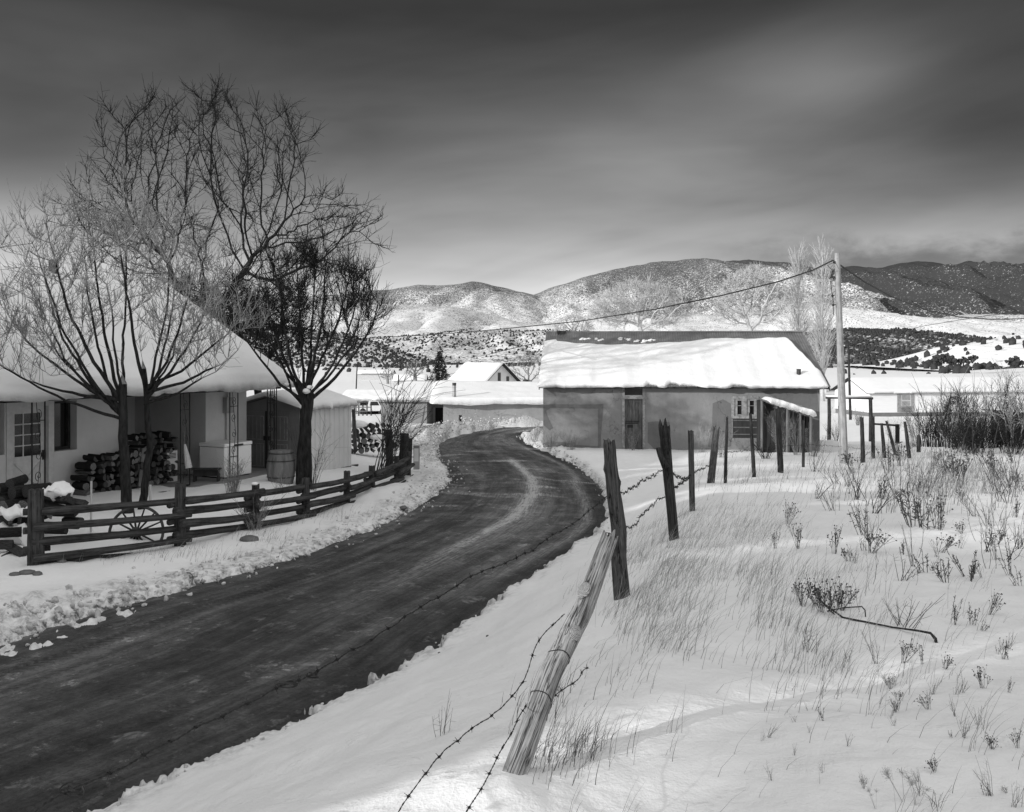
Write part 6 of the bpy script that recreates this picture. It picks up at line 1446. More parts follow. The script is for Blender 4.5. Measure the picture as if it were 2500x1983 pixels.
def plant_tree(name, base, label, cat, trunks, att, seg, infl, kill, bias, tip, rmax, m1, m2, seed, tw_n=0, tw_len=.4, tw_up=.5, tw_r=.004, power=2.3, iters=150, jit=.22, trunk_r=None, cut=.02, group=None, shoots=0, sh_len=.6):
    rs = np.random.default_rng(seed); nodes, par, tm = [], [], {}
    for ti, tr in enumerate(trunks):
        tr = [np.array(p, float) for p in tr]; prev = -1; first = True; run = []
        for a, b in zip(tr[:-1], tr[1:]):
            k = max(1, int(np.linalg.norm(b - a) / seg))
            for j in range(0 if first else 1, k + 1):
                nodes.append(a + (b - a) * j / k + (rs.normal(0, seg * .05, 3) if j else 0)); par.append(prev); prev = len(nodes) - 1; run.append(prev)
            first = False
        if trunk_r:
            r_ = trunk_r[ti]; r0_, r1_ = r_ if isinstance(r_, tuple) else (r_, r_)
            for q, i in enumerate(run): tm[i] = r0_ + (r1_ - r0_) * q / max(1, len(run) - 1)
    nodes, par = colonize(nodes, par, att, seg, infl, kill, np.array(bias), iters, rs, jit)
    fixed = set(tm); kid = {}
    for i, p in enumerate(par):
        if p >= 0: kid.setdefault(p, []).append(i)
    for _ in range(6):                                                         # draw the branches out straight
        new = [np.array(p) for p in nodes]
        for i in range(len(nodes)):
            if i in fixed or par[i] < 0 or i not in kid: continue
            new[i] = .4 * nodes[i] + .3 * nodes[par[i]] + .3 * sum(nodes[c] for c in kid[i]) / len(kid[i])
        nodes = new
    for _ in range(shoots):                                                    # long straight shoots past the crown
        tips = [i for i in range(len(nodes)) if i not in kid] if not _ else tips
        i = tips[rs.integers(len(tips))]; d = nodes[i] - nodes[par[par[i]]] if par[i] > 0 and par[par[i]] >= 0 else nodes[i] - nodes[par[i]]; d = d / (np.linalg.norm(d) + 1e-9) + np.array([0, 0, .45]) + rs.normal(0, .12, 3); d /= np.linalg.norm(d); L = sh_len * rs.uniform(.3, 1.0); q = i
        for k in range(3): nodes.append(nodes[q] + d * L / 3 + rs.normal(0, L * .015, 3)); par.append(q); q = len(nodes) - 1
    A, B = tree_mesh(nodes, par, tip, power, rmax, None, rs, tw_n, tw_len, tw_up, tw_r, tm, cut)
    root = thing(name, Vector(base), label, cat, group)
    link_mesh('trunk', A.v, A.f, m1, root); link_mesh('crown', B.v, B.f, m2, root)
    return root, nodes
def limbs(forks, ends, Y, rs, r0, r1, out=.35, dy=.5):
    """limbs that leave a fork outwards and then bend up to their ends (pixels)"""
    T, Rr = [], []
    for (fx, fy), (ex, ey) in zip(forks, ends):
        fx, fy = fx + rs.uniform(-3, 3), fy + rs.uniform(-30, 25); d = rs.uniform(-dy, dy)
        P = [V3(fx, fy, Y)]
        for t in (.3, .6, .8, 1.0):
            x = fx + (ex - fx) * (t + out * t * (1 - t)); y = fy + (ey - fy) * (t - out * .6 * t * (1 - t)); P.append(V3(x + rs.uniform(-5, 5), y + rs.uniform(-5, 5), Y) + np.array([0, d * t, 0]))
        T.append(P); Rr.append((r0 * rs.uniform(.75, 1.1), r1))
    return T, Rr
def blob_pts(rs, n, c, rx, ry, rz, hollow=.0):
    out = []
    while len(out) < n:
        p = rs.uniform(-1, 1, 3)
        l = (p ** 2).sum()
        if l > 1 or l < hollow: continue
        out.append(np.array(c) + p * (rx, ry, rz))
    return out
def V3(px, py, Y): return np.array(at(px, py, Y))
def on_ground(p): p = np.array(p, float); p[2] = gz(p[0], p[1]) - .1; return p

# big tree behind the white house
rs = np.random.default_rng(1); Y = 33.0; k_ = Y / F
att = blob_pts(rs, 1150, V3(490, 510, Y), 285 * k_, 3.6, 285 * k_) + blob_pts(rs, 130, V3(690, 350, Y), 75 * k_, 1.6, 90 * k_) + blob_pts(rs, 110, V3(320, 345, Y), 90 * k_, 1.6, 70 * k_) + blob_pts(rs, 90, V3(540, 270, Y), 50 * k_, 1.2, 45 * k_) + blob_pts(rs, 80, V3(870, 540, Y), 70 * k_, 1.2, 70 * k_) + blob_pts(rs, 260, V3(800, 590, Y), 120 * k_, 2.4, 110 * k_) + blob_pts(rs, 200, V3(290, 540, Y), 120 * k_, 2.4, 90 * k_) + blob_pts(rs, 200, V3(560, 760, Y), 240 * k_, 2.6, 90 * k_) + blob_pts(rs, 60, V3(490, 268, Y), 90 * k_, 1.2, 40 * k_)
b0 = on_ground(V3(500, 1100, Y))
plant_tree('bare_tree', b0, 'tallest bare tree with a broad dark crown rising behind the white house roof', 'tree',
           [[b0, V3(498, 900, Y), V3(492, 810, Y), V3(500, 690, Y)], [V3(494, 815, Y), V3(440, 720, Y - .4), V3(410, 640, Y - .6)], [V3(494, 800, Y), V3(560, 720, Y + .4), V3(610, 640, Y + .6)]],
           att, .30, 2.6, .42, (0, 0, .16), .0105, .24, M_BARK, M_TWIG, 5, 5200, .60, .25, .0078, 2.25, 160, .12, ((.20, .13), (.13, .08), (.13, .08)), .022, None, 260, .7)
# the yard tree with two trunks, a fan of upright shoots
rs = np.random.default_rng(2); Y = 18.5; k_ = Y / F
att = []
while len(att) < 1500:
    a = rs.uniform(-1.28, 1.18); r = rs.uniform(.22, 1) ** .6; dy = rs.uniform(-1, 1) * 1.5 * r
    lim = 360 if a < 0 else 330
    x = 310 + math.sin(a) * r * lim; y = 1010 - (math.cos(a) ** .8) * r * 500 * (1 - .12 * max(0, a))
    att.append(V3(x, y, Y) + np.array([0, dy, 0]))
b0 = on_ground(V3(310, 1250, Y)); b1 = on_ground(V3(345, 1245, Y + .4))
lt, lr = limbs([(302, 1005)] * 12 + [(357, 965)] * 9, [(30, 905), (-30, 840), (-20, 720), (50, 660), (100, 600), (150, 560), (200, 610), (235, 545), (280, 590), (130, 760), (80, 800), (290, 700), (330, 590), (390, 560), (430, 640), (490, 640), (520, 730), (580, 770), (600, 850), (520, 880), (450, 760)], Y, rs, .040, .011, .45, .9)
plant_tree('bare_tree', b0, 'bare twin-trunked yard tree with fanned grey shoots in front of the white house', 'tree',
           [[b0, V3(304, 1130, Y), V3(300, 1000, Y), V3(300, 940, Y)], [b1, V3(366, 1090, Y + .4), V3(357, 960, Y + .2), V3(352, 900, Y + .2)]] + lt,
           att, .17, 1.3, .23, (0, 0, .42), .0050, .11, M_BARK, M_TWIGL, 6, 4600, .36, .7, .0048, 2.3, 160, .12, [(.115, .085), (.085, .05)] + lr, .016, None, 300, .8)
# the tree beside the shed
rs = np.random.default_rng(3); Y = 24.0; k_ = Y / F; att = []
while len(att) < 900:
    a = rs.uniform(-.95, 1.0); r = rs.uniform(.15, 1) ** .6; x = 748 + math.sin(a) * r * 250; y = 985 - math.cos(a) ** .8 * r * 335
    att.append(V3(x, y, Y) + np.array([0, rs.uniform(-1, 1) * 1.3 * r, 0]))
b0 = on_ground(V3(737, 1185, Y))
lt, lr = limbs([(746, 980)] * 13, [(585, 800), (610, 730), (650, 690), (690, 660), (735, 650), (775, 665), (815, 650), (860, 655), (905, 690), (925, 740), (880, 800), (660, 830), (790, 760)], Y, rs, .050, .014, .35, .9)
tr2, _ = plant_tree('bare_tree', b0, 'dark gnarled bare tree with a thick split trunk between barrel and shed', 'tree',
           [[b0, V3(738, 1110, Y), V3(745, 1030, Y), V3(746, 985, Y), V3(735, 940, Y)], [b0 + np.array([.16, -.05, 0]), V3(752, 1100, Y - .05), V3(753, 1030, Y - .05), V3(760, 960, Y)]] + lt,
           att, .21, 1.6, .29, (0, 0, .38), .0068, .20, M_BARK, M_TWIG, 7, 3400, .45, .85, .0052, 2.3, 140, .12, [(.17, .09), (.12, .07)] + lr, .018, None, 260, .8)
for x, y, r in ((748, 955, .10), (757, 945, .08), (700, 938, .06)):
    m = MB(); m.ico(V3(x, y, Y - .1), r, 2, (1, 1, .7), .1); link_mesh('snow_clump', m.v, m.f, M_SNOW, tr2)
# dense dark tangle along the roof edge
rs = np.random.default_rng(4); Y = 29.5; k_ = Y / F; att = []
for x, y, r_ in ((440, 730, 55), (490, 760, 70), (545, 790, 80), (600, 815, 85), (640, 850, 80), (680, 800, 90), (580, 740, 80), (700, 740, 60)): att += blob_pts(rs, 190, V3(x, y, Y), r_ * k_, 1.1, r_ * k_)
b0 = on_ground(V3(640, 1060, Y))
dt, nd = plant_tree('tangled_tree', b0, 'dense dark tangled tree crowding the right edge of the white house roof', 'tree', [[b0, V3(630, 950, Y), V3(600, 850, Y), V3(560, 790, Y), V3(500, 745, Y)], [V3(625, 930, Y), V3(670, 850, Y), V3(690, 780, Y)]],
           att, .20, 1.5, .24, (0, 0, .12), .009, .13, M_BARK, M_TWIG, 8, 3400, .42, .25, .0075, 2.4, 140, .3, (.12, .07), .02)
# lit cottonwoods, poplars behind the adobe house
def round_tree(px, top, bot, hw, Y, label, seed, m, n=520, tw=900, tip=.035):
    rs = np.random.default_rng(seed); k_ = Y / F; att = []
    while len(att) < n:
        a = rs.uniform(-1.35, 1.35); r = rs.uniform(.15, 1) ** .6; att.append(V3(px + math.sin(a) * r * hw, bot - math.cos(a) ** .7 * r * (bot - top), Y) + np.array([0, rs.uniform(-1, 1) * hw * k_ * .6 * r, 0]))
    b0 = on_ground(V3(px, bot + 90, Y))
    plant_tree('bare_tree', b0, label, 'tree', [[b0, V3(px + 3, bot + 10, Y), V3(px, bot - 15, Y)]], att, hw * k_ * .085, hw * k_ * .75, hw * k_ * .10, (0, 0, .12), tip, .45, m, m, seed + 50, tw, hw * k_ * .16, .3, tip * .75, 2.4, 120, .25, (.38,), .05)
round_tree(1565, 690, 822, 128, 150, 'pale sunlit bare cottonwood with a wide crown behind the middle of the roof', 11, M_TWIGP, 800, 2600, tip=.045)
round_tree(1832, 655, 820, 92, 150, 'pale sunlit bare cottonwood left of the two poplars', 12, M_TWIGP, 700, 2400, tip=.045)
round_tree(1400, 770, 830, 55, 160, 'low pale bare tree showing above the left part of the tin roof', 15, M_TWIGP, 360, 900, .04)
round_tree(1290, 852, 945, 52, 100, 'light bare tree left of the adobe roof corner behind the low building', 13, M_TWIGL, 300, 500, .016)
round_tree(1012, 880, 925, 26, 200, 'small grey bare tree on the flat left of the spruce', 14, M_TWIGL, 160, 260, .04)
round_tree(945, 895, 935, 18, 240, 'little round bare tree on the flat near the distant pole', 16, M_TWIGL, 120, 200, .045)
def poplar(px, top, bot, hw, Y, label, seed):
    rs = np.random.default_rng(seed); k_ = Y / F; b0 = on_ground(V3(px, bot, Y)); root = thing('poplar', Vector(b0), label, 'tree', 'poplars')
    A, B = MB(), MB(); tp = V3(px + rs.uniform(-6, 6), top, Y); n = 14
    P = [b0 + (tp - b0) * k / n + np.array([rs.normal(0, .12), rs.normal(0, .12), 0]) for k in range(n + 1)]; A.tube(P, [.30 * (1 - .9 * k / n) + .02 for k in range(n + 1)], 7)
    H = tp[2] - b0[2]
    for _ in range(300):
        t = rs.uniform(.12, .95); p = b0 + (tp - b0) * t; a = rs.uniform(0, 6.28); env = hw * k_ * (min(1, (t + .1) * 2.2) * (1 - t * .62)) ; L = rs.uniform(.10, .22) * H * (1.1 - .5 * t)
        o = np.array([math.cos(a), math.sin(a), 0]) * env * rs.uniform(.4, 1); q = p + o * .6 + np.array([0, 0, L * .4]); e = p + o + np.array([0, 0, L]); r = .045 * (1 - .5 * t)
        B.tube([p, q, e], [r, r * .75, r * .4], 4, False)
        for _ in range(5):
            s = rs.uniform(.25, 1); g = (p * (1 - s) + e * s) + (q - (p + e) / 2) * 4 * s * (1 - s) * .5; d = rs.normal(0, .25, 3) + np.array([o[0] * .4, o[1] * .4, 1.0]); B.tube([g, g + d * L * .28], [.026, .014], 3, False)
    link_mesh('trunk', A.v, A.f, M_TWIGP, root); link_mesh('crown', B.v, B.f, M_TWIGP, root)
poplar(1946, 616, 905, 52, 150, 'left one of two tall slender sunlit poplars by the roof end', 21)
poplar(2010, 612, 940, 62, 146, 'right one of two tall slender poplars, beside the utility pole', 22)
# spruce
def spruce():
    rs = np.random.default_rng(9); Y = 140; b0 = on_ground(V3(1071, 968, Y)); tp = V3(1073, 857, Y); root = thing('spruce_tree', Vector(b0), 'dark snow-dusted spruce standing alone left of the gabled house', 'tree'); H = tp[2] - b0[2]
    A, B, S = MB(), MB(), MB(); A.tube([b0, tp], [.2, .03], 8)
    for t in np.linspace(.06, .985, 30):
        rad = (1 - t) ** .8 * H * .33 + .10; n = int(6 + rad * 5)
        for j in range(n):
            a = rs.uniform(0, 6.28); r = rad * rs.uniform(.65, 1.1); c = b0 + (tp - b0) * t; d = np.array([math.cos(a), math.sin(a), 0]); tip = c + d * r + np.array([0, 0, -.22 * r + .10 * r]); mid = c + d * r * .5 + np.array([0, 0, .02]); sd = np.array([-d[1], d[0], 0]); w_ = .10 + .17 * r
            for q in range(22):
                s = rs.uniform(.15, 1.05); p = c * (1 - s) + tip * s + rs.normal(0, .05, 3); v = sd * w_ * rs.uniform(-1, 1) * (1.2 - s * .7) + d * .13 + np.array([0, 0, rs.uniform(-.16, .02)])
                u = np.cross(v, [0, 0, 1]); u = u / (np.linalg.norm(u) + 1e-6) * .08; B.add([p - u, p + u, p + v * 1.3], [(0, 1, 2)]); B.add([p + np.array([0, 0, .06]), p - np.array([0, 0, .06]), p + v * 1.2], [(0, 1, 2)])
            if rs.random() < .42: S.ico(c * .35 + tip * .65 + np.array([0, 0, .05]), rs.uniform(.06, .13) * (.6 + .5 * r), 1, (1.3, 1.3, .45), .2)
    link_mesh('trunk', A.v, A.f, M_BARK, root); link_mesh('foliage', B.v, B.f, M_JUN, root, smooth=False); o = link_mesh('snow', S.v, S.f, M_SNOW, root)
spruce()
# junipers one can tell apart on the right-hand slope
def juniper(px, py, w_, Y, label, seed):
    rs = np.random.default_rng(seed); rr = random.Random(seed); p = V3(px, py, Y); p[2] = max(p[2], gz(p[0], p[1])); k_ = Y / F; R_ = w_ * k_ / 2; root = thing('juniper_tree', Vector(p), label, 'tree', 'junipers on the right-hand slope')
    m = MB()
    for _ in range(60):
        q = rs.normal(0, .42, 3) * (R_, R_, R_ * .75) + p + np.array([0, 0, R_ * .7]); m.ico(q, R_ * rs.uniform(.16, .34), 1, (1, 1, 1), .35, rr)
    link_mesh('foliage', m.v, m.f, M_JUN, root, smooth=False); t = MB(); t.tube([p - np.array([0, 0, .5]), p + np.array([0, 0, R_ * .8])], R_ * .12, 6); link_mesh('trunk', t.v, t.f, M_BARK, root)
for k, (px, py, w_, lab) in enumerate(((2292, 890, 34, 'largest dark juniper at the left end of the clump on the bright slope'), (2322, 888, 30, 'dark juniper second from the left in the clump on the bright slope'), (2352, 890, 26, 'dark juniper in the middle of the clump on the bright slope'), (2375, 884, 22, 'smaller dark juniper right of the middle of the slope clump'), (2314, 913, 18, 'small low juniper below the clump on the bright slope'), (2478, 895, 34, 'dark juniper near the right edge above the thicket'))):
    juniper(px, py, w_, 320, lab, 70 + k)

# ------------------------------------------------------------ saplings, willow thicket, small shrubs
def stems(mb, base, n, H, spread, rs, r=.008, twigs=6, lean=(0, 0), curve=.3, snow=None, tl=.25, gather=.15):
    for _ in range(n):
        a = rs.uniform(0, 6.28); sp = spread * math.sqrt(rs.uniform(0, 1)); h = H * rs.uniform(.55, 1.08); b = np.array(base) + np.array([math.cos(a), math.sin(a), 0]) * gather * rs.uniform(0, 1)
        b[2] -= .05
        d = np.array([math.cos(a) * sp + lean[0], math.sin(a) * sp + lean[1], 1.0]); P = []
        m = 6
        for k in range(m + 1):
            t = k / m; P.append(b + np.array([d[0] * (t ** (1 + curve)) * h, d[1] * (t ** (1 + curve)) * h, t * h * (1 - .12 * sp * t)]) + rs.normal(0, .015 * h * .5, 3) * (t > 0))
        rr = r * rs.uniform(.6, 1.15); mb.tube(P, [rr * (1 - .75 * k / m) for k in range(m + 1)], 4 if rr > .008 else 3, False)
        for _ in range(twigs):
            i = rs.integers(2, m); p = P[i] + (P[i + 1] - P[i]) * rs.uniform(0, 1); v = (P[i + 1] - P[i]); v = v / np.linalg.norm(v) + rs.normal(0, .5, 3); L = tl * h * rs.uniform(.3, 1); e = p + v * L
            mb.tube([p, (p + e) / 2 + np.array([0, 0, L * .05]), e], [rr * .5, rr * .4, rr * .22], 3, False)
def shrub(name, base, label, cat, n, H, spread, seed, m, group=None, **kw):
    rs = np.random.default_rng(seed); mb = MB(); b = np.array(base, float); stems(mb, b, n, H, spread, rs, **kw); o = build(mb, name, m, None, Vector(b)); return tag(o, label, cat, group)
for k, (px, py, Y, n, H, sp, ln, lab) in enumerate(((918, 1098, 27.0, 9, 3.0, .22, (.42, 0), 'leaning multi-stemmed bare sapling at the far end of the rail fence'), (935, 1100, 27.6, 10, 2.6, .26, (.22, .1), 'bushy bare sapling just right of the leaning one by the rail fence'), (955, 1095, 28.4, 7, 2.1, .3, (.35, .1), 'smallest bare sapling in front of the dark old posts'))):
    p = V3(px, py, Y); p[2] = gz(p[0], p[1]); shrub('sapling', p, lab, 'sapling', n, H, sp, 30 + k, M_SAP, 'saplings by the rail fence', r=.017, twigs=11, lean=ln, curve=.25, tl=.32)
rs0 = np.random.default_rng(44); TH_ = []
for k in range(22):
    px = rs0.uniform(2235, 2520); Y = rs0.uniform(36, 46); p = V3(px, 1000, Y); p[2] = gz(p[0], p[1]); hh = (1.5 + 1.3 * sstep(2240, 2400, px)) * rs0.uniform(.8, 1.15)
    shrub('willow_shrub', p, 'tangled bare willow bush in the dark thicket at the right edge', 'shrub', 12, float(hh), .36, 100 + k, M_TWIGL if k % 2 else M_TWIG, 'willow thicket at the right', r=.019, twigs=14, curve=.35, tl=.3, gather=.5)
for k in range(9):
    px = rs0.uniform(2330, 2540); Y = rs0.uniform(35, 40); p = V3(px, 1000, Y); p[2] = gz(p[0], p[1])
    shrub('dark_shrub', p, 'low dense blackish bush at the foot of the thicket at right', 'shrub', 42, 1.15, .7, 200 + k, M_TWIG, 'low dark bushes under the thicket', r=.013, twigs=12, curve=.5, tl=.35, gather=.5)
for k, (px, py, Y, n, H, sp, lab, m) in enumerate(((1395, 1092, 36.3, 40, .75, .6, 'dry bush at the foot of the wall right of the dark L-shaped stain', M_TWIGL), (1345, 1082, 37.0, 26, .9, .5, 'dry weed clump at the left corner of the adobe house', M_TWIGL), (1305, 1075, 40.0, 30, .8, .5, 'pale dry bush on the bank left of the adobe house corner', M_TWIGL),
        (1545, 1100, 36.4, 14, .9, .35, 'thin dry stalks growing in front of the old wooden door', M_TWIGL), (1715, 1110, 35.5, 24, 1.2, .3, 'upright dry stalks by the wall left of the window', M_TWIGL), (1760, 1108, 33.0, 30, 1.1, .4, 'dry brush behind the post with a pale splintered top', M_TWIGL),
        (1870, 1120, 32.5, 46, .75, .8, 'low round dark bush before the lean-to', M_TWIG), (1905, 1110, 33.5, 26, 1.7, .4, 'tall dry brush with long stems in front of the lean-to boards', M_TWIGL), (1945, 1108, 33.8, 26, 1.2, .5, 'dry brush between lean-to and slim fence post', M_TWIGL), (1985, 1112, 33.5, 40, .8, .6, 'pale dry grass bush at the adobe house\'s right corner', M_TWIGL),
        (2040, 1045, 50, 40, 1.3, .5, 'dark bush at the foot of the gate\'s left post', M_TWIG), (2095, 1010, 90, 30, 1.8, .6, 'grey bush beyond the gate crossbar near the mobile home', M_TWIGL), (2180, 1040, 50, 20, 1.5, .5, 'thin bare bush behind the low rail', M_TWIGL), (2230, 1080, 38, 22, 1.3, .5, 'thin bare bush at the left end of the thicket', M_TWIGL), (570, 1185, 21.8, 60, .75, .35, 'tuft of dry grass stalks in the snow beside the barrel', M_TWIGL), (690, 1195, 22.4, 14, .55, .5, 'few dry stalks in the snow below the barrel', M_TWIGL), (622, 1270, 18.2, 40, .65, .8, 'dry vine tangle on the third fence post', M_TWIGL), (760, 1160, 23.7, 18, 1.6, .5, 'thin shoots sprouting from the base of the gnarled tree', M_TWIG), (1180, 1060, 47, 34, .9, .7, 'dry brush in the dirty snow left of the far bend', M_TWIGL))):
    p = V3(px, py, Y); p[2] = gz(p[0], p[1]); shrub('dry_bush', p, lab, 'bush', n, H, sp, 300 + k, m, None, r=.0065 if Y < 60 else .02, twigs=6, curve=.4, tl=.3)
def dark_shed():
    fr = Frame((at(2325, 1040, 58).x, 58, 0), R(5)); z0 = -4.2; root = thing('dark_shed', fr.P(4, 2, z0), 'low dark shed with a plank railing half hidden behind the thicket at right', 'shed')
    m = MB(); fr.box(m, (5.0, 0, z0), (11, 4, -2.25)); part(m, 'wall', M_DARKW, root); m = MB(); fr.box(m, (4.7, -.4, -2.249), (11.4, 4.4, -2.12)); rf = part(m, 'roof', M_DARKW, root); s = snow_slab(fr.P(4.7, -.4, -2.12), fr.u * 6.7, fr.v, Vector((0, 0, 1)), lambda t: (-.05, 4.8, .18), 30, 14, 4); part(s, 'roof_snow', M_SNOW, rf, True)
    for k in range(12): m = MB(); fr.box(m, (2.4 + k * .28, -.7, z0), (2.48 + k * .28, -.66, -2.9)); part(m, 'picket', M_GREYW, root)
    m = MB(); fr.box(m, (2.3, -.655, -3.05), (5.7, -.62, -2.95)); part(m, 'rail', M_GREYW, root)
dark_shed()
# ------------------------------------------------------------ dead grass and weeds standing in the snow
M_GRASS = mat('dead_grass', .34, .9, .14, 2.5, spec=.1)
M_GRASSD = mat('dark_weed', .065, .9, .03, 9, spec=.1)
M_GRASSD2 = mat('dark_grass', .075, .9, .04, 3, spec=.1)
M_GRASSP = mat('straw_grass', .46, .9, .12, 2.0, spec=.1)
def blades(name, m, label, groups, seed):
    """thin bent blades; groups: (count, sampler, height, lean, width)"""
    rs = np.random.default_rng(seed); V, Fc = [], []
    for n, samp, H, lean, wd in groups:
        X, Y = samp(rs, n); Z, _ = ground(X, Y); n = len(X)
        h = H * rs.uniform(.35, 1.15, n); a = rs.normal(0, .55, n); ln = lean * rs.uniform(.3, 1.5, n); w_ = wd * rs.uniform(.6, 1.2, n)
        dx, dy = np.cos(a) * ln, np.sin(a) * ln - .05; base = len(V) and sum(len(v) for v in V)
        rows = []
        for k, t in enumerate((0, .4, .75, 1.0)):
            px = X + dx * h * t ** 1.7; py = Y + dy * h * t ** 1.7; pz = Z - .03 + h * t * (1 - .25 * np.abs(ln) * t)
            ww = w_ * (1 - .85 * t)
            rows.append((np.stack([px - ww, py, pz], -1), np.stack([px + ww, py, pz], -1), np.stack([px, py + ww * 1.4, pz], -1)))
        vv = np.stack([r_[j] for r_ in rows for j in range(3)], 1).reshape(-1, 3)
        st = (np.arange(n) * 12)[:, None]; base = sum(len(v) for v in V)
        for k in range(3):
            for j in range(3): Fc.append(st + base + np.array([[k * 3 + j, k * 3 + (j + 1) % 3, k * 3 + 3 + (j + 1) % 3, k * 3 + 3 + j]]))
        V.append(vv)
    o = link_mesh(name, np.concatenate(V), np.concatenate(Fc), m, smooth=False); return tag(o, label, 'grass', kind='stuff')
def in_px(poly_fn, ylo, yhi, xlo, xhi):
    """points of the ground whose picture position satisfies a density, clumped"""
    def samp(rs, n):
        X, Y = [], []
        while len(X) < n:
            y = ylo * (yhi / ylo) ** rs.uniform(0, 1, 4000); a = rs.uniform(xlo, xhi, 4000); x = a * y; z, _ = ground(x, y, False)
            px = CX + x / y * F; py = HZ - (z - EYE) / y * F
            d = poly_fn(px, py, x, y); k = rs.uniform(0, 1, 4000) < d; X += list(x[k]); Y += list(y[k])
        return np.array(X[:n]), np.array(Y[:n])
    return samp
def g2(px, py, cx, cy, sx, sy): return np.exp(-((px - cx) / sx) ** 2 - ((py - cy) / sy) ** 2)
clump = lambda x, y, f, th: sstep(th, th + .25, perlin(x * f, y * f) + .4 * perlin(x * f * 3.1, y * f * 3.1))
wind = in_px(lambda px, py, x, y: (g2(px, py, 1660, 1400, 150, 140) + .9 * g2(px, py, 1780, 1290, 170, 70) + .6 * g2(px, py, 1600, 1500, 110, 70) + .45 * g2(px, py, 1560, 1320, 60, 90)) * (.12 + .88 * clump(x, y, 1.6, -.15)), 4.5, 16, .08, .32)
post_foot = in_px(lambda px, py, x, y: g2(px, py, 1390, 1830, 90, 40) + .5 * g2(px, py, 1320, 1700, 60, 60), 3.2, 5.2, -.02, .15)
far_line = in_px(lambda px, py, x, y: (px > 1690) * sstep(1240, 1160, py) * (.15 + .85 * clump(x, y, .8, -.1)), 13, 36, .18, .62)
right_far = in_px(lambda px, py, x, y: sstep(1950, 2250, px) * sstep(1290, 1130, py) * (.1 + .9 * clump(x, y, .7, -.2)), 13, 36, .30, .62)
loose = in_px(lambda px, py, x, y: (px > 1330) * (.02 + 1.0 * clump(x, y, 2.4, .28)), 2.9, 14, .05, .62)
mid = in_px(lambda px, py, x, y: (g2(px, py, 1950, 1450, 160, 120) + .7 * g2(px, py, 2050, 1600, 130, 80)) * (.1 + .9 * clump(x, y, 2.6, -.05)), 4, 9, .2, .5)
blades('dead_grass', M_GRASS, 'windswept dead grass leaning over the snow right of the fence posts', [(1300, wind, .34, .85, .0018), (150, post_foot, .22, .35, .0017), (1500, far_line, .34, .4, .0045), (2000, right_far, .46, .4, .006), (160, loose, .20, .6, .0013), (160, mid, .32, .6, .0015), (300, wind, .40, .5, .0014)], 3)
blades('dark_grass', M_GRASSD2, 'thin dark dead blades standing singly and in tufts in the right-hand snow', [(420, loose, .20, .6, .0012), (200, mid, .30, .5, .0014), (120, post_foot, .24, .5, .0018), (420, right_far, .5, .4, .006), (70, wind, .34, .7, .0016)], 6)
blades('straw_grass', M_GRASSP, 'pale straw blades mixed through the snowy field at right', [(500, wind, .36, .8, .0022), (180, loose, .28, .45, .0017), (260, mid, .40, .6, .0019), (500, right_far, .5, .3, .006)], 4)
verge = in_px(lambda px, py, x, y: (.9 * g2(px, py, 860, 1330, 330, 34) + g2(px, py, 1000, 1270, 80, 34)) * clump(x, y, 1.7, .1), 12, 26, -.38, -.05)
fence_ft = in_px(lambda px, py, x, y: (g2(px, py, 420, 1362, 190, 14) + g2(px, py, 640, 1315, 60, 20) + .7 * g2(px, py, 790, 1262, 110, 16)) * (.2 + .8 * clump(x, y, 2.0, -.1)), 13, 26, -.5, -.1)
blades('verge_grass', M_GRASS, 'sparse dry grass along the foot of the rail fence and road edge', [(260, verge, .10, .5, .004), (420, fence_ft, .26, .5, .003)], 5)

